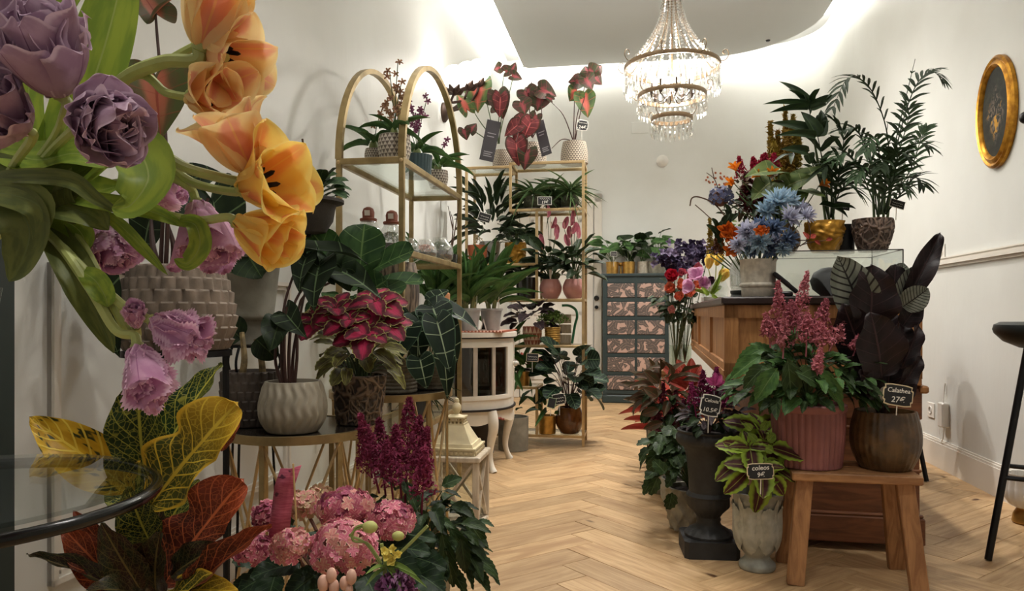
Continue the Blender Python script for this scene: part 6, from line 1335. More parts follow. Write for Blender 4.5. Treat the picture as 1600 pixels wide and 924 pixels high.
c9 = potted('ridged gold pot with bright green fern low on stepped shelf', bsl(.60, ZB['base2'], .08), dict(h=.12, rt=.054, rb=.05, mat=M_BRASS, disp=d_hoop(8, .003), rings=40)); mb = MB(); plume_mb(mb, (0, 0, .12), (0, 0, 1), .11, .12, 1100, .006, 4, .6); tag(mb.build('fern_foliage', plain('fern_green', srgb(106, 140, 58), .7, noise=.35, nscale=40), c9), kind='stuff')
cq = thing('wooden_crate', 'pale wooden crate behind the fern on stepped shelf', 'crate', bsl(.66, ZB['base2'], .19), -ANG)
for z in (.004, .075, .146): MB().box(-.09, .06, -.012, 0, z, z+.062, None, .003).build('slat', M_WW, cq)
MB().box(-.09, .06, -.004, .05, 0, .006).build('base', M_WW, cq)
gh = thing('green_hose', 'green looped hose hanging at the right of the stepped shelf', 'hose', bsl(.68, ZB['base2'], .13)); MB().tube(spline([(-.02, 0, .27), (.03, 0, .268), (.075, 0, .24), (.085, 0, .19), (.07, 0, .13), (.05, 0, .006)], 6), .009, 8).build('hose', plain('green_rubber', srgb(48, 118, 78), .4), gh, True)
c10 = potted('arching green lily plant in the lower left of stepped shelf', bsl(.40, ZB['b3'], .06), dict(h=.10, rt=.045, rb=.04, mat=M_BRASS)); rosette(c10, str_, 12, .09, .015, (.10, .17), .04, .19, .032, None, 11, (-.4, 1.0))
c10b = potted('arching green strap leaf plant beside the cabinet leg', bsl(.28, ZB['b3'], .06), dict(h=.11, rt=.05, rb=.045, mat=M_CLAY)); rosette(c10b, str_, 14, .1, .015, (.12, .30), .06, .26, .036, None, 12, (-.5, 1.1))
c10c = potted('red leaved plant low in the stepped shelf behind the sign', bsl(.38, ZB['b3'], .18), dict(h=.11, rt=.05, rb=.045, mat=M_CLAY)); rosette(c10c, two('oval', g_coral), 10, .1, .015, (.12, .2), .06, .10, .04, None, 13, (-.3, .8))
sign('chalk price sign with white border low in the stepped shelf', 832, 559, 4.9, 19, 13, [], False, -.06, M_CREAMB, .07, 0, 2)
c11 = potted('small hammered brass pot with arching leaves on stepped shelf bottom', bsl(.565, ZB['floor'], .06), dict(h=.125, rt=.062, rb=.058, mat=M_BRASS, disp=d_crumple(.001))); rosette(c11, str_, 8, .11, .02, (.13, .2), .05, .18, .03, None, 14, (-.1, 1.2))
c12 = potted('amber glazed vase with dark striped calathea on stepped shelf bottom', bsl(.715, ZB['floor'], .10), dict(h=.18, rt=.075, rb=.06, mat=M_AMBER, belly=.03, bz=.45)); mb = MB()
rosette(c12, two('round', g_rattle, K=3, n=3), 34, .17, .04, (.26, .56), .16, .14, .11, mb, 15, (-.4, .7), face=.7); mb.build('stem', M_STEMR, c12, True); put(c12, two('round', g_rattle, K=3, n=3), [((918, 562), (938, 562), 30, 4.95, (0, -1, .2)), ((905, 590), (928, 600), 24, 4.95)])
sign('white edged chalk sign beside the brass pot on shelf bottom', 873, 624, 4.85, 22, 17, [], True, .15, None, .07, 0, 2); sign('green and white plant card beside the chalk sign on shelf bottom', 862, 630, 4.83, 13, 16, [], False, -.25, plain('card_green', srgb(170, 196, 150), .6), .05, .2, 0)
# ================================================================ on the drawer chest
def dkl(x, y=.13): return dk.location+RMX.to_3x3() @ V((x, y, CH))
brs = dict(h=.125, rt=.064, rb=.06, mat=M_BRASS); mons = [L_('heart', g_mid, 3, 3, .15, 0, .3, .03, 2.2), L_('heart', g_dark, 3, 3, .2, 0, .2, .03, 2.4)]
for i, (x, pk, lb, n_) in enumerate(((.09, brs, 'brass pot with heart leaves and small sign, left on drawer chest', 9), (.255, brs, 'brass pot with drooping heart leaves, second on drawer chest', 9), (.40, dict(brs, mat=M_SILVER, rt=.06), 'silver hammered pot with heart leaves, third on drawer chest', 8), (.53, dict(h=.13, rt=.078, rb=.07, mat=M_STONE, belly=.012, disp=d_crumple(.003)), 'white textured pot with big leaves, right end of drawer chest', 11))):
    r = potted(lb, dkl(x), pk, rz=-ANG); mb = MB(); rosette(r, mons, n_, .12, .03, (.2, .36 if i < 3 else .42), .14, .15, .12, mb, 70+i, (-.5, .5), face=.8); mb.build('stem', M_STEMD, r, True)
sign('tiny chalk sign in the left brass pot on drawer chest', 959, 397, 7.3, 10, 8, [], False, 0, None, .1, 0, 1)
tn = thing('brass_holder', 'thin brass candle holder between the two brass pots', 'candle holder', dkl(.175, .16)); MB().lathe([(.03, 0), (.012, .01), (.010, .08), (.03, .10), (.03, .12), (.022, .12), (.02, .105), (.001, .10)], 20, None, None, True).build('body', M_BRASS, tn, True)
# ================================================================ right side: counter top, bench, floor pots
CTM = Matrix.LocRotScale(ct.location, ct.rotation_euler, None)
GCM = Matrix.LocRotScale(gc.location, gc.rotation_euler, None)
def cl_(x, y, z=0.): return CTM @ V((x, y, HT+.0005+z))
def gl_(x, y): return GCM @ V((x, y, GH+.0005))
# --- on the glass case
p1 = potted('kentia palm in a gold crumpled pot on the glass case', gl_(.215, .13), dict(h=.13, rt=.072, rb=.046, mat=M_GOLDP, belly=.012, bz=.6, disp=d_crumple(.005), seg=72, rings=36))
p2 = potted('feathery palm in a brown root textured pot, right on glass case', gl_(.40, .13), dict(h=.135, rt=.074, rb=.048, mat=M_ROOT, belly=.012, bz=.6, disp=d_vine(.006), seg=90, rings=40))
p3 = thing('gourd_vase', 'brown gold gourd shaped vase holding mixed stems on the glass case', 'vase', gl_(.06, .15)); pot(p3, .125, .032, .036, plain('bronze_gourd', srgb(122, 92, 52), .35, .4, noise=.4, nscale=30, bump=.4), belly=.03, bz=.48, disp=d_crumple(.002), seg=64, rings=28, soil=False, name='vase_body')
p4 = thing('black_canister', 'plain black canister between the two palms on glass case', 'canister', gl_(.305, .20)); MB().lathe([(.040, 0), (.042, .003), (.042, .12), (.040, .123), (.001, .123)], 32, None, None, True).build('body', plain('matte_black', srgb(22, 22, 23), .6), p4, 'x')
YP = 3.2
def fp(root, pts, n, l, w_, mat, **k): return frond(root, [rel(root, P(*p)) for p in pts], n, l, w_, mat, **k)
g_palm2 = G('palm_leaf_light', (66, 90, 58), (52, 74, 50), vein=srgb(96, 114, 78), mid=.06)
for pts, n, l in [([(1375, 335, 3.2), (1388, 225, 3.2), (1362, 142, 3.15), (1326, 122, 3.1), (1300, 172, 3.05)], 17, .115), ([(1385, 335, 3.2), (1402, 225, 3.22), (1428, 140, 3.25), (1455, 112, 3.25), (1476, 130, 3.22)], 18, .10), ([(1380, 335, 3.2), (1400, 270, 3.15), (1430, 225, 3.1), (1452, 232, 3.05)], 13, .11),
    ([(1370, 335, 3.2), (1362, 260, 3.15), (1340, 205, 3.1), (1312, 205, 3.05)], 15, .12), ([(1372, 335, 3.2), (1350, 280, 3.1), (1325, 240, 3.05), (1300, 252, 3.0)], 13, .12), ([(1384, 335, 3.2), (1410, 300, 3.1), (1430, 278, 3.05), (1444, 292, 3.0)], 11, .10),
    ([(1378, 335, 3.2), (1376, 260, 3.1), (1366, 215, 3.0), (1350, 240, 2.95)], 13, .11), ([(1382, 335, 3.2), (1396, 280, 3.05), (1404, 240, 2.98), (1420, 250, 2.95)], 13, .11), ([(1376, 335, 3.2), (1366, 290, 3.05), (1350, 262, 2.98), (1336, 280, 2.95)], 12, .10), ([(1382, 335, 3.2), (1404, 240, 3.3), (1420, 180, 3.35), (1410, 150, 3.35)], 14, .10), ([(1376, 335, 3.2), (1384, 280, 3.0), (1382, 250, 2.95), (1376, 265, 2.9)], 11, .10),
    ([(1380, 335, 3.2), (1420, 270, 3.2), (1440, 215, 3.2), (1448, 200, 3.2)], 13, .09), ([(1370, 335, 3.2), (1384, 300, 3.04), (1402, 280, 2.98), (1420, 300, 2.95)], 11, .09)]:
    fp(p2, pts, n, l, .0075, rng.choice((g_palm, g_palm2)), droop=.3)
fp(p2, [(1385, 335, 3.2), (1398, 230, 3.2), (1416, 150, 3.2), (1430, 92, 3.2)], 3, .04, .003, g_palm, tipscale=.2)
stalks(p2, [[(x0, 345, 3.2), (x1, 250, 3.2)] for x0, x1 in ((1366, 1362), (1372, 1376), (1380, 1386), (1386, 1398))], M_STEMD, .006, .004)
for pts, n, l, w_ in [([(1290, 340, 3.2), (1276, 250, 3.2), (1266, 180, 3.2), (1262, 160, 3.18)], 4, .16, .013), ([(1296, 340, 3.2), (1286, 260, 3.15), (1278, 215, 3.1), (1272, 195, 3.08)], 4, .14, .016), ([(1302, 340, 3.2), (1310, 270, 3.15), (1318, 215, 3.1), (1304, 190, 3.08)], 8, .12, .010), ([(1300, 340, 3.2), (1306, 290, 3.1), (1320, 262, 3.02), (1336, 262, 3.0)], 9, .10, .008), ([(1294, 340, 3.2), (1276, 270, 3.12), (1252, 236, 3.05), (1228, 246, 3.0)], 3, .10, .012), ([(1300, 340, 3.2), (1312, 300, 3.05), (1326, 290, 3.0), (1340, 300, 2.98)], 9, .09, .007), ([(1298, 340, 3.2), (1300, 290, 3.08), (1296, 258, 3.02), (1286, 266, 3.0)], 8, .09, .009)]:
    fp(p1, pts, n, l, w_, g_palm, droop=.3, tipscale=.75)
put(p1, [L_('blade', g_palm, 2, 3, .35, 0, .3), L_('blade', g_palm, 2, 3, .3, 0, .5)], [((1264, 172), (1232, 115), 16, 3.18), ((1262, 170), (1204, 148), 12, 3.15), ((1262, 172), (1208, 168), 12, 3.1), ((1266, 170), (1312, 142), 13, 3.15), ((1266, 172), (1296, 158), 11, 3.1), ((1274, 214), (1218, 178), 20, 3.08), ((1276, 214), (1258, 170), 22, 3.05), ((1278, 214), (1292, 164), 20, 3.1), ((1274, 216), (1222, 200), 14, 3.02), ((1262, 240), (1224, 228), 16, 3.0), ((1262, 240), (1268, 256), 18, 3.0), ((1280, 320), (1340, 330), 8, 3.0), ((1300, 325), (1348, 318), 7, 2.95)])
stalks(p1, [[(1290, 345, 3.2), (1278, 250, 3.18)], [(1302, 345, 3.2), (1296, 250, 3.16)], [(1296, 345, 3.2), (1272, 220, 3.14)]], M_STEMD, .006, .004)
sign('small dark sign stuck in the gold palm pot', 1317, 322, 3.05, 21, 12, [], False, -.15, M_CHALK, .05, 0, 2); sign('small white edged sign stuck in the brown palm pot', 1402, 319, 3.05, 23, 13, [], False, -.3, None, .05, 0, 2)
# --- cut flowers: each stem a thing of its own
def cut(name, label, top, foot, r=.0025, mat=None, group=None, mid=None):
    t = thing(name, label, 'flower', top, 0, group); a, b = V((0, 0, 0)), V(foot)-V(top); m_ = a.lerp(b, .5)+V((0, -.0, .0)) if mid is None else V(mid)-V(top)
    MB().tube(spline([a, m_, b], 5), r, 6).build('stem', mat or M_STEMD, t, True); return t
GF = gl_(.06, .15)+V((0, 0, .06))                    # foot of the stems in the gourd vase
M_CRIM = lmat('crimson_plume', srgb(176, 34, 66), srgb(140, 30, 48), rough=.7, transl=.2); M_DRED = lmat('dark_red_spray', srgb(112, 32, 40), srgb(84, 30, 32), rough=.8, transl=.15); M_BRNZ = lmat('bronze_spike', srgb(150, 128, 46), srgb(128, 98, 36), rough=.8, transl=.15); M_RUSTS = lmat('rust_spike', srgb(122, 82, 38), srgb(104, 62, 34), rough=.8, transl=.15)
def cplume(label, b, t, wpx, Yb, n, mat, fs_, foot, name='celosia', seed=0, group=None):
    r = cut(name, label, P(b[0], b[1], Yb), foot, .003, None, group); a = rel(r, P(b[0], b[1], Yb)); e = rel(r, P(t[0], t[1], Yb)); mb = MB(); plume_mb(mb, a, e-a, (e-a).length, wpx/2*Yb/FPX, n, fs_, seed); mb.build('plume', mat, r); return r
for i, (b, t, w_) in enumerate((((1160, 285), (1154, 246), 26), ((1182, 268), (1176, 246), 22), ((1192, 262), (1196, 240), 24), ((1208, 266), (1210, 240), 26))): cplume(('crimson celosia plume furthest left above the counter', 'short crimson celosia plume second from left', 'crimson celosia plume third from left', 'crimson celosia plume right of the others')[i], b, t, w_, 3.25, 260, M_CRIM, .006, GF, seed=i)
for i, (b, t, w_) in enumerate((((1172, 340), (1166, 270), 44), ((1190, 345), (1184, 280), 40))): cplume(('dark red feathery spray left in the counter bouquet', 'dark red feathery spray behind the yellow lilies')[i], b, t, w_, 3.2, 620, M_DRED, .0085, GF, 'amaranth', 10+i)
for i, (b, t, w_, Y) in enumerate((((1209, 300), (1203, 190), 14, 3.4), ((1219, 300), (1215, 205), 18, 3.4), ((1227, 300), (1227, 168), 14, 3.42), ((1233, 300), (1239, 180), 18, 3.4), ((1239, 300), (1249, 200), 16, 3.4), ((1225, 300), (1233, 215), 22, 3.36), ((1215, 300), (1209, 222), 20, 3.36))): cplume('%s bronze yellow foxtail spike behind the kentia palm' % ('leftmost', 'second', 'tallest', 'fourth', 'rightmost', 'broad middle', 'broad left')[i], b, t, w_*1.7, Y, 640, M_BRNZ, .0085, GF+V((.02, .02, 0)), 'foxtail_lily', 20+i)
for i, (b, t, w_, Y) in enumerate((((1110, 400), (1109, 342), 14, 3.35), ((1121, 400), (1119, 350), 12, 3.3), ((1128, 400), (1127, 358), 10, 3.3))): cplume('%s ochre foxtail spike at the left end of the counter' % ('tallest', 'second', 'shortest')[i], b, t, w_, Y, 320, (M_BRNZ, M_RUSTS, M_RUSTS)[i], .006, cl_(.17, .30, .03), 'foxtail_lily', 30+i)
anl = L_('heart', G('big_olive_leaf', (96, 112, 58), (76, 96, 50), vein=srgb(142, 150, 92), mid=.05, vw=.04, nv=6, vfade=.6), 4, 4, .2, 0, .3, .03, 2.2)
for i, (b, t, w_, nr) in enumerate((((1216, 268), (1172, 260), 40, (0, -.7, .8)), ((1240, 290), (1276, 256), 40, (-.3, -.8, .6)), ((1236, 300), (1232, 330), 50, (0, -.6, .9)), ((1252, 302), (1288, 296), 36, (0, -.4, 1)), ((1222, 296), (1262, 270), 44, (.1, -.9, .5)), ((1205, 285), (1180, 300), 44, (-.2, -.9, .5)), ((1258, 276), (1292, 262), 22, (0, -.5, .9)))):
    r = cut('foliage_leaf', '%s big olive leaf in the bouquet on the counter' % ('uppermost left', 'upper right', 'lowest middle', 'far right', 'upright central', 'shaded left', 'small pointed right')[i], P(b[0], b[1], 3.1), GF); leaf(r, anl, (0, 0, 0), rel(r, P(t[0], t[1], 3.0)), nr, w_*3.1/FPX)
M_ORF = lmat('orange_lily', srgb(232, 150, 42), srgb(220, 120, 36), rough=.5, transl=.25); ofl = L_('petal', M_ORF, 2, 2, .2, .1, .1, name='petal')
for i, (x, y, ax) in enumerate(((1150, 268, (-.4, -.5, .6)), (1148, 288, (-.6, -.6, .2)), (1188, 276, (-.8, -.4, .3)), (1202, 276, (.2, -.8, .6)), (1280, 290, (.5, -.8, .2)), (1222, 308, (.2, -.9, 0)))):
    r = cut('orange_lily', 'small orange lily %s' % ('high among the crimson plumes', 'below the top left crimson plume', 'pointing left under the olive leaf', 'upright under the olive leaf', 'alone near the kentia stems', 'low in front of the big leaf')[i], P(x, y, 3.08), GF, .002); petals(r, ofl, (0, 0, 0), ax, 5, .045, .016, .5, 0, .15, i)
for i, (x, y, n_) in enumerate(((1180, 318, 26), (1212, 318, 28), (1196, 300, 22), (1236, 318, 24), (1160, 342, 18), (1150, 300, 16))):
    r = cut('greenery_sprig', '%s dark greenery sprig filling the counter bouquet' % ('left', 'central', 'upper', 'right', 'lowest', 'uppermost left')[i], P(x, y, 3.16), GF, .003); dome(r, two('oval', (g_dark, g_ivy, g_brz)[i % 3], K=2, n=2), n_, (0, 0, 0), (.075, .06, .075), .055, .022, 160+i, None, .1, (-1, 1))
for i, (x, y) in enumerate(((1156, 350), (1148, 372), (1136, 352))):
    r = cut('lime_sprig', 'pale lime blossom sprig %s in the counter bouquet' % ('upper right', 'lowest', 'leftmost')[i], P(x, y, 3.04), cl_(.13, .2, .03), .002); dome(r, L_('oval', g_coll, 2, 2), 16, (0, 0, 0), (.03, .02, .035), .022, .014, 180+i, None, 0, (-1, 1))
# twigs reaching left
tw = cut('curly_twig', 'bare brown twig curling out to the left of the bouquet', P(1086, 320, 3.1), GF, .002, M_TWIG, None, P(1150, 370, 3.05)); stalks(tw, [[(1078, 322, 3.1), (1081, 310, 3.1), (1092, 308, 3.1), (1115, 318, 3.1), (1134, 340, 3.08), (1156, 380, 3.0), (1170, 420, 2.98)]], M_TWIG, .0028, .004, 'branch')
tw2 = cut('berry_sprig', 'sprig with small rusty buds pointing up left in bouquet', P(1124, 300, 3.1), GF, .002, M_TWIG); stalks(tw2, [[(1104, 270, 3.1), (1116, 280, 3.1), (1124, 300, 3.1)], [(1112, 262, 3.1), (1116, 280, 3.1)]], M_TWIG, .0015, .002, 'branch')
for k in range(22): MB().ball(rel(tw2, P(1104+rng.uniform(-2, 36), 264+rng.uniform(-2, 34), 3.1)), .005, 6, 4).build('bud', plain('rust_bud', srgb(178, 106, 76), .7, var=.2), tw2, True)
tw3 = cut('berry_sprig', 'thin twig with orange leaves right of the blue flowers', P(1262, 376, 2.95), GF, .002, M_TWIG); stalks(tw3, [[(1290, 376, 2.95), (1262, 380, 2.95), (1230, 392, 3.0)], [(1262, 345, 2.95), (1266, 370, 2.95), (1250, 385, 2.96)]], M_TWIG, .002, .002, 'branch'); put(tw3, L_('lance', g_coral, 2, 2), [((1264, 374), (1256, 362), 7, 2.95), ((1266, 372), (1276, 366), 8, 2.94), ((1272, 376), (1284, 382), 6, 2.94), ((1290, 376), (1302, 372), 6, 2.94)])
# blue flowers in the white ruffled pot
M_RUF = plain('crackled_white_ceramic', srgb(218, 212, 198), .6, noise=.22, nscale=40, bump=.2)
rp = thing('ruffled_pot', 'white ruffled rim pot with a grey ring on the counter', 'pot', cl_(.135, .085)); rp.scale = (.9, .9, .9)
MB().lathe([(.066, 0), (.07, .004), (.072, .04), (.078, .045), (.080, .052), (.078, .058), (.074, .062), (.074, .155), (.08, .165), (.076, .166), (.069, .155), (.066, .06), (.001, .055)], 72, lambda u, v, z: (.004*math.sin(2*PI*u*9)*max(0, (z-.11)/.05) if z > .11 else 0), None, True).build('pot_body', M_RUF, rp, 'x')
RF = cl_(.135, .085)+V((0, 0, .07))
M_BLUE = [lmat('blue_petal', srgb(190, 214, 228), srgb(156, 188, 212), rough=.6, transl=.2, var=.14, edge=srgb(206, 220, 230), ew=.16), lmat('lilac_petal', srgb(208, 210, 226), srgb(190, 194, 216), rough=.6, transl=.2, var=.14, edge=srgb(206, 204, 220), ew=.16), lmat('slate_blue_petal', srgb(128, 148, 178), srgb(96, 116, 150), rough=.6, transl=.2, var=.14)]
bm = [L_('blade', m_, 1, 2, .3, 0, -.2, name='petal') for m_ in M_BLUE]
BLO = -14
BL = [((1214, 332), 30, 0), ((1196, 346), 22, 0), ((1232, 330), 22, 0), ((1246, 346), 24, 1), ((1232, 356), 24, 1), ((1258, 352), 18, 1), ((1168, 378), 26, 1), ((1188, 372), 22, 2), ((1208, 372), 22, 2), ((1186, 392), 26, 0), ((1210, 394), 24, 1), ((1166, 398), 22, 0), ((1228, 388), 22, 2), ((1154, 396), 18, 1), ((1200, 402), 22, 2), ((1176, 402), 20, 2), ((1222, 402), 18, 0)]
for i, ((x, y), s, c) in enumerate(BL):
    Y = 2.86+.02*(i % 4)+(.1 if y < 350 else 0); r = cut('blue_aster', '%s shaggy %s flower in ruffled pot, %s' % (('small', 'full')[s > 21], ('light blue', 'pale lilac', 'slate blue')[c], ('topmost', 'below the top one', 'right of the top one', 'upper right', 'right centre', 'far right edge', 'left side', 'centre left', 'centre', 'front centre', 'front right', 'front left', 'right by the twig', 'leftmost low', 'low over the rim', 'low left over the rim', 'low right over the rim')[i]), P(x, y+BLO, Y), RF, .002)
    ax = V(((x-1205)/90, -1, (390-y)/70)).normalized(); pl_ = s*Y/FPX*.92
    for lay, (n_, o) in enumerate(((9, .35), (12, .85), (13, 1.3))): petals(r, bm[c], (0, 0, 0), ax, n_, pl_, pl_*.30, o, lay*.3, .14, i*3+lay, off=.002)
hb = cut('blue_hydrangea', 'grey blue flower head high on the left of the bouquet', P(1126, 310, 3.12), GF, .003); F_BL = floretmat('floret_blue', srgb(96, 100, 136), srgb(78, 84, 116), srgb(140, 142, 166)); flower_head(hb, V((0, 0, 0)), .05, .05, [F_BL], 36, .015, 77)
of = cut('orange_bloom', 'orange flower cluster left of the blue flowers', P(1140, 380, 2.98), cl_(.13, .2, .03), .003); m = [L_('petal', lmat('deep_orange', srgb(214, 112, 34), srgb(190, 88, 28), rough=.55, transl=.2), 2, 2, .2, .2, .2, name='petal')]
for k in range(9): petals(of, m, V((rng.uniform(-.03, .03), rng.uniform(-.03, .0), rng.uniform(-.06, .06))), (rng.uniform(-.6, .6), -1, rng.uniform(-.3, .5)), 5, .040, .024, .9, k, .2, k)
ob2 = cut('orange_bloom', 'orange bloom tucked among the blue flowers', P(1190, 362, 2.84), RF, .003)
for k in range(3): petals(ob2, m, V((.012*k-.012, 0, .006*(k % 2))), (.2*(k-1), -1, .2), 5, .022, .014, .9, k, .2, k)
for i, (b, t, w_) in enumerate((((1128, 365), (1144, 335), 22), ((1124, 380), (1140, 355), 20), ((1140, 350), (1150, 320), 24), ((1120, 372), (1112, 360), 16))):
    r = cut('green_sprig', '%s green leaf sprig left in the counter bouquet' % ('upper', 'lower', 'topmost', 'smallest')[i], P(b[0], b[1], 3.02), cl_(.13, .2, .03), .002)
    for k in range(5): leaf(r, L_('oval', g_dark, 2, 2), (0, 0, .012*k), V((rng.uniform(-.04, .04), -.02, .012*k+.03)), (0, -1, .4), .022)
gv = thing('glass_bottle_vase', 'clear glass vase on a dark ringed base left of ruffled pot', 'vase', cl_(.095, .22)); MB().lathe([(.05, .034), (.056, .05), (.056, .13), (.048, .145), (.048, .16), (.045, .16), (.053, .13), (.053, .05), (.001, .04)], 32, None, None, True).build('glass_body', M_JAR, gv, True)
MB().lathe([(.05, 0), (.054, .004), (.05, .012), (.054, .02), (.054, .03), (.001, .033)], 28, None, None, True).build('base', plain('dark_grey_base', srgb(58, 62, 60), .5), gv, 'x')
# tulips in the bowl on a white tray
wt = thing('white_tray', 'small white tray on the left end of the counter', 'tray', cl_(.075, 1.5), -ANG); MB().box(-.07, .07, -.10, .10, 0, .010, None, .003).build('base', M_PLAST, wt); mb = MB(); [mb.box(a, b, c, d, .01, .03) for a, b, c, d in ((-.07, .07, -.10, -.095), (-.07, .07, .095, .10), (-.07, -.065, -.10, .10), (.065, .07, -.10, .10))]; mb.build('rim', M_PLAST, wt)
gv2 = thing('glass_bowl_vase', 'clear bowl vase of tulips on the white tray', 'vase', cl_(.075, 1.5, .0105)); MB().lathe([(.05, .0), (.075, .02), (.08, .07), (.065, .12), (.062, .12), (.076, .07), (.07, .022), (.001, .006)], 32, None, None, True).build('glass_body', M_JAR, gv2, True)
G_YE2 = lmat('pale_yellow_petal', srgb(246, 226, 132), srgb(242, 216, 116), core=srgb(238, 190, 110), cw=.3, rough=.5, transl=.35, var=.05); G_PK2 = lmat('pale_pink_petal', srgb(226, 180, 208), srgb(214, 162, 196), edge=srgb(238, 208, 226), rough=.5, transl=.3, var=.08)
BF = cl_(.075, 1.5, .05)
for i, (x, y, s, c, ax, lb) in enumerate(((1107, 412, 17, 'y', (.0, -.4, 1), 'small yellow tulip, upper left of the two on counter'), (1119, 408, 15, 'y', (.3, -.4, 1), 'small yellow tulip behind, tucked upper right on counter'), (1125, 432, 18, 'y', (.3, -.5, .9), 'yellow tulip with peach flush lower right in the bowl'), (1092, 428, 18, 'p', (-.4, -.7, .5), 'small pink frilled tulip upper left in the bowl'), (1085, 442, 16, 'p', (-.7, -.6, .1), 'small pink frilled tulip at the left of the bowl'), (1098, 438, 14, 'p', (0, -1, .2), 'small pink tulip in the middle of the bowl'), (1107, 440, 13, 'd', (.1, -.8, .8), 'dark purple tulip in the middle of the bowl'))):
    r = cut('tulip', lb, P(x, y+s*.5, 4.3), BF, .003, M_STEM); mat = {'y': G_YE2, 'p': G_PK2, 'd': lmat('plum_petal', srgb(86, 50, 74), srgb(70, 40, 62), rough=.5, transl=.2)}[c]; S = s*4.3/FPX*1.3
    petals(r, L_('petal', mat, 2, 3, 0, .3, -.2, .03, 2.5, name='petal'), (0, 0, 0), ax, 6, S, S*.7, .4 if c != 'p' else .8, i, .1, i)
sl_ = [L_('strap', G_TULIP, 2, 3, .3, 0, .4, .02)]
gsp = cut('green_sprig', 'tangle of green tulip leaves over the glass bowl', P(1108, 455, 4.3), BF); put(gsp, sl_, [((1108, 460), (1088, 452), 7, 4.25), ((1110, 460), (1130, 445), 7, 4.25), ((1106, 462), (1098, 448), 7, 4.2), ((1112, 462), (1124, 468), 6, 4.2), ((1115, 455), (1134, 410), 5, 4.25), ((1112, 455), (1130, 425), 5, 4.25)])
# card terminal and the round dark bowl in the case
tm = thing('payment_terminal', 'black card payment terminal tilted on the counter', 'terminal', cl_(.228, .035), -.35); Rt = Matrix.Translation((0, 0, .055)) @ Matrix.Rotation(-.75, 4, 'Y') if 0 else Matrix.Translation((0, 0, .056)) @ Matrix.Rotation(.72, 4, 'Y')
MB().box(-.055, .06, -.035, .035, -.008, .008, Rt, .004).build('body', M_BLACK, tm); MB().box(-.045, .02, -.029, .029, .008, .0095, Rt).build('screen', plain('dark_screen', srgb(14, 16, 18), .1), tm); MB().box(-.03, .03, -.03, .03, 0, .02, None, .006).build('foot', M_BLACK, tm)
db = thing('dark_bowl', 'round black object inside the glass display case', 'bowl', GCM @ V((.24, .17, .0065))); MB().lathe([(.03, 0), (.065, .03), (.075, .065), (.06, .1), (.03, .118), (.001, .122)], 32, None, None, True).build('body', MC['matte_black'], db, True)
# --- bench pots
HB = .3755
b1 = potted('pink astilbe in a dusty pink ribbed pot on wooden bench', V((1.025, 2.55, HB)), dict(h=.215, rt=.118, rb=.106, mat=M_PINKR, disp=d_rib(34, .004), seg=136, rings=12, belly=.004))
MB().lathe([(.122, .19), (.126, .195), (.126, .212), (.118, .216), (.116, .20)], 48, None, None, True).build('rim', M_PINKR, b1, True)
asg = serr('lance', g_ivy, 9, .07, fold=.2)+serr('lance', g_mid, 9, .07, fold=.2); mb = MB(); dome(b1, asg, 190, (-.02, -.03, .27), (.22, .17, .14), .085, .036, 8, mb, .15, (-.25, 1), base=(0, 0, .2)); mb.build('stem', M_STEMD, b1, True)
put(b1, asg, [((1230, 560), (1242, 630), 34, 2.35), ((1270, 575), (1330, 640), 30, 2.38), ((1200, 570), (1160, 600), 26, 2.4), ((1190, 555), (1140, 588), 24, 2.45), ((1195, 545), (1150, 560), 24, 2.5), ((1310, 575), (1350, 600), 26, 2.4), ((1240, 580), (1290, 600), 34, 2.34), ((1215, 575), (1180, 625), 30, 2.36), ((1300, 560), (1360, 580), 24, 2.45)], (0, -.8, .7))
for i, (b, t, wd, Y) in enumerate((((1218, 520), (1216, 440), 34, 2.55), ((1245, 515), (1262, 425), 36, 2.55), ((1240, 520), (1236, 470), 40, 2.5), ((1275, 530), (1292, 468), 40, 2.5), ((1300, 540), (1318, 500), 34, 2.48), ((1285, 545), (1282, 505), 36, 2.44), ((1202, 530), (1196, 490), 26, 2.5), ((1260, 540), (1262, 490), 40, 2.45), ((1224, 545), (1226, 500), 30, 2.44), ((1276, 585), (1282, 545), 20, 2.36), ((1335, 550), (1342, 525), 20, 2.44), ((1312, 545), (1330, 480), 24, 2.52), ((1210, 525), (1200, 500), 30, 2.55))): plume(b1, b, t, wd*1.15, Y, Y, 520, M_PLP, .0048, 40+i)
b4 = potted('dark plum calathea in an olive brown glazed pot on wooden bench', V((1.268, 2.50, HB)), dict(h=.195, rt=.094, rb=.078, mat=M_BROWNG, belly=.024, bz=.45, disp=d_rib(30, .0025), seg=120, rings=18))
ov = [L_('oval', g_calth, 4, 4, .18, 0, .14, .045, 2.7), L_('oval', g_calth, 4, 4, .26, 0, .25, .06, 3.1)]; os_ = L_('oval', g_calths, 4, 4, .18, 0, .2, .02, 2.4)
put(b4, os_, [((1352, 505), (1318, 405), 70, (2.5, 2.44), (-.2, -1, .1)), ((1398, 480), (1445, 418), 52, (2.55, 2.5), (.3, -1, .2)), ((1388, 480), (1420, 410), 50, (2.6, 2.6), (.1, -1, .1)), ((1410, 480), (1452, 452), 40, (2.5, 2.46), (.3, -1, .4))])
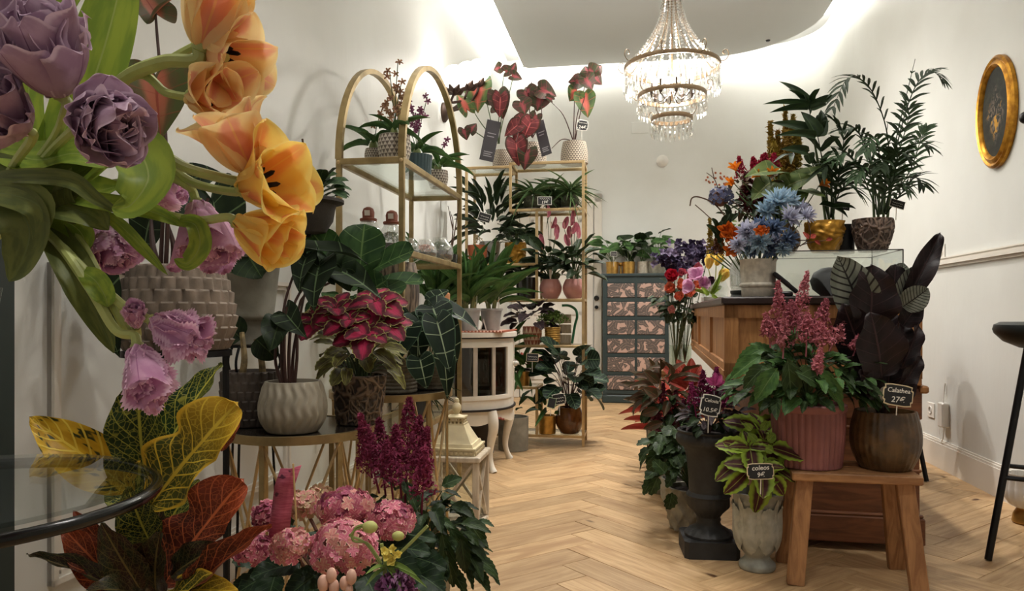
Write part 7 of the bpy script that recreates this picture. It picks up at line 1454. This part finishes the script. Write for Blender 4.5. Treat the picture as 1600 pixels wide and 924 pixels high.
put(b4, ov, [((1358, 512), (1372, 418), 78, (2.48, 2.42), (0, -1, .1)), ((1378, 590), (1370, 492), 84, (2.42, 2.36), (.1, -1, .1)), ((1416, 472), (1474, 360), 34, (2.52, 2.5), (-.3, -1, .1)), ((1348, 560), (1322, 480), 66, (2.5, 2.44), (-.3, -1, .1)), ((1392, 480), (1404, 412), 50, (2.58, 2.58)), ((1400, 590), (1448, 510), 28, (2.46, 2.42), (.2, -1, .2)), ((1402, 610), (1446, 560), 26, (2.42, 2.38), (.2, -1, .3)), ((1360, 600), (1330, 560), 44, (2.44, 2.4)), ((1385, 620), (1395, 560), 40, (2.46, 2.42)), ((1372, 620), (1350, 580), 40, (2.42, 2.38)), ((1410, 510), (1440, 470), 34, (2.52, 2.5)), ((1378, 560), (1392, 480), 60, (2.56, 2.56)), ((1395, 570), (1420, 500), 40, (2.54, 2.54)), ((1362, 610), (1322, 600), 40, (2.44, 2.42), (0, -.7, .8)), ((1398, 625), (1430, 590), 34, (2.42, 2.4))])
stalks(b4, [[(1374, 645, 2.5), (1362, 560, 2.5), (1356, 510, 2.48)], [(1378, 645, 2.5), (1380, 590, 2.44)], [(1380, 645, 2.5), (1398, 540, 2.54), (1410, 475, 2.52)], [(1372, 645, 2.5), (1352, 590, 2.5), (1348, 555, 2.5)], [(1382, 645, 2.5), (1400, 600, 2.45)], [(1376, 645, 2.5), (1384, 540, 2.58), (1392, 480, 2.58)], [(1378, 645, 2.5), (1372, 560, 2.55), (1386, 480, 2.6)]], M_STEMR, .005, .003)
cd2 = thing('round_card', 'round patterned cardboard disc behind the calathea price sign', 'card', P(1388, 618, 2.395)); MB().lathe([(.033, -.001), (.033, .001)], 28, None, Matrix.Rotation(PI/2, 4, 'X')).build('disc', plain('patterned_card', srgb(168, 164, 150), .7, noise=.5, nscale=120), cd2)
sign('black chalk sign reading Calathea 27€ in the brown pot', 1403, 618, 2.36, 47, 34, [('Calathea', .30), ('27€', .38)], True, -.16, M_CREAMB, .03, 0)
# --- floor pots at the near end of the counter
ur = thing('cast_iron_urn', 'black cast iron urn on a square plinth planted with maroon celosia', 'planter', (.742, 2.78, 0), -.1)
MB().prism([(-.10, -.085), (-.085, -.10), (.085, -.10), (.10, -.085), (.10, .085), (.085, .10), (-.085, .10), (-.10, .085)], 0, .062).build('plinth', M_IRON, ur)
MB().lathe([(.088, .062), (.086, .072), (.07, .088), (.05, .10), (.043, .115), (.046, .125), (.043, .135), (.05, .15), (.075, .175), (.078, .21)], 60, lambda u, v, z: .004*abs(math.sin(PI*u*20)) if .066 < z < .1 or .148 < z < .2 else 0, None, True).build('foot', M_IRON, ur, 'x')
MB().lathe([(.078, .21), (.083, .216), (.078, .224), (.072, .23), (.075, .30), (.082, .36), (.092, .395), (.112, .408), (.120, .42), (.120, .44), (.112, .452), (.116, .46), (.11, .464), (.098, .458), (.09, .42)], 60, lambda u, v, z: .002*math.sin(2*PI*u*30) if .405 < z < .445 else 0, None, True).build('bowl', M_IRON, ur, 'x'); MB().lathe([(.094, .44), (.001, .445)], 20, None, None, True).build('soil', M_SOIL, ur)
M_MAGC = lmat('magenta_celosia', srgb(132, 42, 86), srgb(102, 30, 66), rough=.75, transl=.15); mb = MB(); dome(ur, two('lance', g_purp), 60, (.02, 0, .50), (.10, .09, .09), .07, .03, 21, mb, 0, (-.2, 1), base=(0, 0, .44)); dome(ur, two('oval', g_dark), 30, (-.02, -.03, .48), (.10, .08, .05), .05, .03, 22, None, .2, (-.2, 1))
for i, (b, t, wd) in enumerate((((1100, 620), (1098, 580), 26), ((1118, 615), (1120, 575), 28), ((1138, 620), (1142, 590), 26), ((1086, 640), (1080, 600), 24), ((1130, 640), (1134, 610), 26), ((1112, 640), (1108, 606), 24))): plume(ur, b, t, wd, 2.76, 2.76, 260, M_MAGC, .006, 60+i)
put(ur, L_('lance', lmat('magenta_bract', srgb(170, 64, 118), srgb(140, 50, 96), rough=.5, transl=.2), 2, 3, .3), [((1116, 602), (1104, 590), 10, 2.66), ((1118, 602), (1128, 586), 12, 2.66), ((1120, 604), (1136, 596), 11, 2.66), ((1117, 604), (1118, 582), 12, 2.68)]); mb.build('stem', M_STEMR, ur, True)
sign('black chalk sign reading Celosia 10.5€ in the iron urn', 1110, 634, 2.64, 32, 34, [('Celosia', .22), ('10.5€', .28)], True, -.22, None, .06, 0)
lv = potted('grey white leaf embossed vase with lime edged coleus on floor', at(1183, 2.60, 0), dict(h=.272, rt=.090, rb=.05, mat=M_STONE2, disp=d_leafy(.006), seg=132, rings=60, belly=.02, bz=.55), name='coleus_vase')
lv.children[0].data = lv.children[0].data.copy()
lv_old = lv.children[0]; bpy.data.objects.remove(lv_old)
M_STONE2L = plain('glazed_relief_leaf', srgb(186, 188, 176), .5, noise=.3, nscale=24, bump=.2)
prv = [(.058, 0), (.062, .006), (.062, .02), (.05, .032), (.042, .045), (.047, .055), (.062, .075), (.075, .11), (.08, .15), (.078, .19), (.079, .23), (.088, .272), (.082, .274), (.074, .26), (.072, .2)]
pp_ = [(p.x, p.y) for p in spline([(r_, z, 0) for r_, z in prv[:12]], 5)]+prv[12:]
MB().lathe(pp_, 132, lambda u, v, z: (0+(.006*math.sin(2*PI*u*6) if z > .25 else 0)), None, True).build('vase_body', M_STONE2, lv, 'x')
def relief(shape, z0_, z1_, W, teeth, raise_):          # embossed leaf following the vase's own profile
    src = leafmesh(shape, M_STONE2L, 4, 4, 0, 0, 0, 0, 1, teeth, .06, .0, 'relief_leaf'); mb = MB()
    def rad(z):
        for (ra, za), (rb, zb_) in zip(pp_, pp_[1:]):
            if za <= z <= zb_: return ra+(rb-ra)*(z-za)/max(1e-6, zb_-za)
        return pp_[-4][0]
    vs = []
    for v in src.vertices:
        z = z0_+(z1_-z0_)*max(0, min(1, v.co.y)); r_ = rad(z); e = 1-min(1, abs(v.co.x)/.5)
        lift = raise_*(.35+.65*abs(math.sin(PI*(.5*e+.5*v.co.y*3)))*(.4+.6*e))+.0025*(v.co.y > .9); a = v.co.x*W/r_; rr_ = r_+lift-(.004 if abs(v.co.x) > .44 else 0); vs.append((rr_*math.cos(a), rr_*math.sin(a), z))
    return mb.add(vs, [tuple(p.vertices) for p in src.polygons]).mesh('relief_leaf', M_STONE2L, 'all')
acm, acs = relief('croton', .062, .232, .060, 9, .009), relief('lance', .10, .262, .034, 0, .006)
for k in range(8):
    for half in (0, 1): link('relief_leaf', acs if half else acm, lv, Matrix.Rotation(2*PI*(k+.5*half)/8+.15, 4, 'Z'))
cn_ = serr('oval', g_coln, 8, .05, fold=.16); mb = MB()
for (cx, cy, Yc, n_, L0, e0) in ((1188, 672, 2.58, 8, 54, 0), (1172, 700, 2.5, 7, 50, 1), (1212, 700, 2.52, 7, 50, 2), (1190, 730, 2.46, 7, 54, 3), (1160, 720, 2.52, 5, 48, 4), (1215, 735, 2.5, 5, 48, 5)):
    r_ = random.Random(80+e0); c0 = rel(lv, P(cx, cy, Yc)); petiole(mb, (0, 0, .25), c0, .004, .003, .5)
    for i in range(n_):
        th = 2*PI*i/n_+r_.uniform(-.3, .3); l = L0*(1.05 if i % 2 else .62)*Yc/FPX; e = .05 if i % 2 else .5; d = V((math.cos(th)*math.cos(e), math.sin(th)*math.cos(e)*.6-.1, math.sin(e)*.9+math.sin(th)*.5)).normalized(); leaf(lv, r_.choice(cn_), c0, c0+d*l, V((r_.uniform(-.3, .3), -.8, .75))-d*.1, l*.58)
put(lv, cn_, [((1190, 740), (1188, 800), 34, (2.46, 2.42)), ((1205, 700), (1258, 712), 34, (2.48, 2.44), (0, -.7, .8)), ((1165, 700), (1132, 690), 24, 2.5), ((1165, 740), (1140, 768), 26, (2.48, 2.44)), ((1205, 745), (1228, 775), 26, 2.46)]); put(lv, L_('oval', g_coll, 2, 3, .2), [((1190, 672), (1200, 658), 13, 2.52), ((1182, 690), (1170, 678), 12, 2.48), ((1200, 690), (1212, 678), 14, 2.46), ((1196, 700), (1210, 706), 14, 2.44), ((1175, 672), (1164, 662), 12, 2.5)]); mb.build('stem', M_STEMD, lv, True)
sign('black chalk sign reading coleos 9€ in the leaf vase', 1188, 737, 2.38, 42, 25, [('coleos', .42), ('9€', .42)], True, .02, M_CREAMB, .05, 0)
lt = potted('mossy stone lattice pot with trailing ivy leaves beside iron urn', at(1078, 3.08, 0), dict(h=.175, rt=.092, rb=.075, mat=M_STONE, disp=d_lattice(12, .005), seg=120, rings=40, belly=.01)); mb = MB()
dome(lt, serr('oval', g_ivy, 5, .12, fold=.25), 120, (-.04, -.02, .30), (.15, .12, .15), .065, .042, 31, mb, .4, (-.6, 1), base=(0, 0, .16)); mb.build('stem', M_STEMD, lt, True); put(lt, serr('oval', g_ivy, 5, .12), [((1030, 720), (1012, 735), 18, 2.95), ((1028, 745), (1016, 775), 16, 2.95), ((1040, 740), (1022, 720), 18, 2.9), ((1050, 770), (1046, 800), 18, 2.9), ((1035, 700), (1010, 725), 18, 2.98)])
fp_ = [('pale stone pot with maroon plumes at the aisle side of the counter', at(1042, 3.70, 0), .36, .09, M_STONE), ('small white footed pot behind the lattice pot', at(1060, 3.45, 0), .13, .08, M_STONE2), ('tall grey pot with coral bromeliad under the counter edge', at(1046, 3.95, 0), .22, .085, M_ZINC), ('dark pot with bronze leaves furthest back along the counter', at(1034, 4.35, 0), .30, .085, M_CLAY)]
fr_ = [potted(lb, lc, dict(h=h_, rt=r_, rb=r_*.8, mat=m_, belly=.01, disp=d_crumple(.003))) for lb, lc, h_, r_, m_ in fp_]
for i, (b, t, wd) in enumerate((((1038, 665), (1036, 600), 30), ((1052, 665), (1056, 610), 30), ((1024, 660), (1016, 622), 24), ((1044, 690), (1042, 640), 34), ((1062, 670), (1068, 625), 30), ((1030, 680), (1026, 640), 26))): plume(fr_[0], b, t, wd, 3.6, 3.6, 300, lmat('dusky_plume', srgb(134, 62, 84), srgb(104, 44, 60), rough=.8, transl=.15), .0065, 90+i)
dome(fr_[0], two('lance', g_brz), 60, (0, -.03, .50), (.14, .11, .13), .11, .04, 33, None, .1, (-.5, 1)); dome(fr_[0], two('oval', g_ivy), 40, (0, -.05, .44), (.12, .10, .12), .07, .04, 34, None, .4, (-.8, .6)); put(fr_[0], two('lance', g_brz), [((1030, 640), (1003, 648), 16, 3.5), ((1028, 620), (1006, 606), 16, 3.5), ((1030, 600), (1008, 580), 16, 3.55), ((1036, 660), (1006, 670), 14, 3.5)])
rosette(fr_[2], [L_('strap', g_coral, 2, 3, .3, 0, d) for d in (.15, .4)], 26, .2, .03, (.24, .40), .05, .22, .042, None, 35, (.0, 1.0), face=.7)
put(fr_[2], [L_('strap', g_coral, 2, 3, .3, 0, .2)], [((1072, 600), (1036, 572), 18, 3.7), ((1074, 600), (1060, 562), 18, 3.7), ((1076, 600), (1082, 560), 18, 3.72), ((1078, 600), (1096, 570), 18, 3.7), ((1074, 605), (1040, 590), 16, 3.68), ((1078, 604), (1102, 588), 16, 3.66)])
dome(fr_[1], two('oval', g_ivy), 40, (-.02, 0, .20), (.10, .09, .08), .06, .04, 36, None, .3, (-.3, 1)); rosette(fr_[3], two('lance', g_brz), 22, .28, .03, (.32, .50), .08, .16, .05, None, 37, (.1, 1.1))
# --- flowers standing behind the counter's far end
wsx = thing('wooden_stool', 'square wooden stool carrying flower vases behind counter', 'stool', at(1058, 5.6, 0), -ANG)
MB().box(-.14, .14, -.14, .14, .44, .48, None, .006).build('seat', M_PINE, wsx)
for a in (-1, 1):
    for b in (-1, 1): MB().box(a*.11-.02, a*.11+.02, b*.11-.02, b*.11+.02, 0, .44, None, .003).build('leg', M_PINEV, wsx)
VZ = at(1056, 5.55, .4805); VZ2 = at(1070, 5.65, .4805)
for v_, lb in ((VZ, 'tall clear glass vase of roses on the wooden stool'), (VZ2, 'second clear glass vase of dark flowers on the wooden stool')):
    t = thing('tall_glass_vase', lb, 'vase', v_); MB().lathe([(.045, 0), (.05, .005), (.055, .33), (.051, .33), (.046, .02), (.001, .016)], 28, None, None, True).build('glass_body', M_CLEAR, t, True); MB().lathe([(.001, .017), (.045, .02), (.049, .18), (.001, .18)], 24, None, None, True).build('water', MC['water'], t, True)
def rmat(n, a, b): return lmat(n, srgb(*a), srgb(*b), rough=.55, transl=.2, var=.08)
RC = {'r': rmat('red_rose', (188, 40, 62), (160, 30, 48)), 'c': rmat('coral_rose', (238, 148, 116), (222, 120, 92)), 'p': rmat('blush_rose', (220, 160, 150), (206, 140, 132)), 'm': rmat('pink_rose', (196, 100, 116), (176, 84, 100))}
for i, (x, y, s, c, lb) in enumerate(((1050, 438, 20, 'r', 'red rose, highest of the roses behind counter'), (1064, 452, 18, 'c', 'coral rose right below the red rose'), (1048, 456, 17, 'c', 'coral rose left below the red rose'), (1084, 452, 18, 'c', 'coral rose nearest the counter top'), (1074, 462, 16, 'c', 'coral rose in the middle of the bunch'), (1060, 468, 15, 'c', 'coral rose lowest in the bunch'), (1076, 436, 14, 'm', 'pink rose above the coral roses'), (1064, 430, 13, 'm', 'pink rose partly behind dark flowers'), (1050, 488, 12, 'p', 'small blush rose hanging low in leaves'), (1086, 422, 13, 'm', 'pink rose beside the pale tulips'))):
    Y = 5.1; r = cut('rose', lb, P(x, y, Y), VZ+V((0, 0, .05)), .004); S = s*Y/FPX*.92
    for lay, (n_, o, l) in enumerate(((3, .1, .7), (5, .45, .9), (6, .9, 1.0))): petals(r, L_('round', RC[c], 2, 3, 0, .3, -.35, name='petal'), (0, 0, 0), (((x-1065)/60), -.8, .5), n_, S*l, S*.8, o, lay*.5+i, .12, i*3+lay)
M_STAT = [lmat('dark_statice', srgb(58, 46, 74), srgb(38, 32, 52), rough=.7, transl=.1), lmat('pale_statice', srgb(126, 114, 140), srgb(96, 84, 110), rough=.7, transl=.1)]
for i, (x, y, s) in enumerate(((1048, 400, 30), (1070, 396, 32), (1092, 392, 28), (1060, 414, 30), (1084, 408, 28), (1040, 410, 22), (1106, 400, 22))):
    r = cut('statice_sprig', '%s cloud of dark violet statice behind the roses' % ('upper left', 'upper middle', 'upper right', 'lower middle', 'lower right', 'leftmost', 'rightmost')[i], P(x, y, 5.2), VZ2+V((0, 0, .05)), .003); m_ = [L_('petal', mm_, 1, 2, .2, .2, .2, name='floret') for mm_ in M_STAT]; rr_ = random.Random(i)
    for k in range(20): c0 = V((rr_.gauss(0, .4), rr_.gauss(0, .3), rr_.gauss(0, .35)))*s*5.2/FPX*.8; petals(r, m_[rr_.random() > .78], c0, (rr_.uniform(-.6, .6), -1, rr_.uniform(-.2, .8)), 4, .032, .026, .9, rr_.random()*3, .2, k, 'floret')
for i, (x, y, n_, sd0) in enumerate(((1052, 478, 34, 1), (1066, 490, 34, 2), (1040, 462, 20, 3), (1076, 480, 24, 4))):
    r = cut('eucalyptus_sprig', '%s spray of dark green leaves under the roses' % ('left', 'lowest', 'outermost left', 'right')[i], P(x, y, 5.15), VZ+V((0, 0, .04)), .003); dome(r, two('round', g_grey, K=2, n=2), n_, (0, 0, 0), (.09, .07, .10), .05, .035, 60+sd0, None, .2, (-1, 1))
ap = thing('ribbed_planter', 'white ribbed ceramic planter with gold foot cut off by right edge', 'planter', RM(1.652, 3.475, 0)); MB().lathe([(.048, 0), (.055, .008), (.05, .04), (.036, .066)], 36).build('foot', M_BRASS, ap, 'x'); MB().lathe([(.036, .066), (.06, .08), (.078, .11), (.08, .15), (.072, .205), (.076, .215), (.066, .213), (.066, .15)], 96, lambda u, v, z: .006*abs(math.sin(PI*u*16)) if z > .07 else 0, None, True).build('bowl', M_PLAST, ap, 'x')
# ================================================================ keep leaves clear of the walls
for o in list(bpy.data.objects):
    if o.parent is None or o.type != 'MESH' or o.name.split('.')[0] not in ('leaf', 'petal', 'frond', 'plume'): continue
    m = wm(o); bb = [m @ V(c) for c in o.bound_box]; st_ = [ST(p) for p in bb]
    ds = dt = 0.0
    lo_, hi_, bk_ = min(s for s, t in st_), max(s for s, t in st_), max(t for s, t in st_)
    if lo_ < SL+.012: ds = SL+.012-lo_
    if hi_ > SR-.012: ds = SR-.012-hi_
    if bk_ > TB-.012: dt = TB-.012-bk_
    if ds or dt:
        d = RM(ds, dt, 0); pm3 = wm(o.parent).to_3x3().inverted(); mb_ = o.matrix_basis.copy(); mb_.translation = mb_.translation+pm3 @ d; o.matrix_basis = mb_
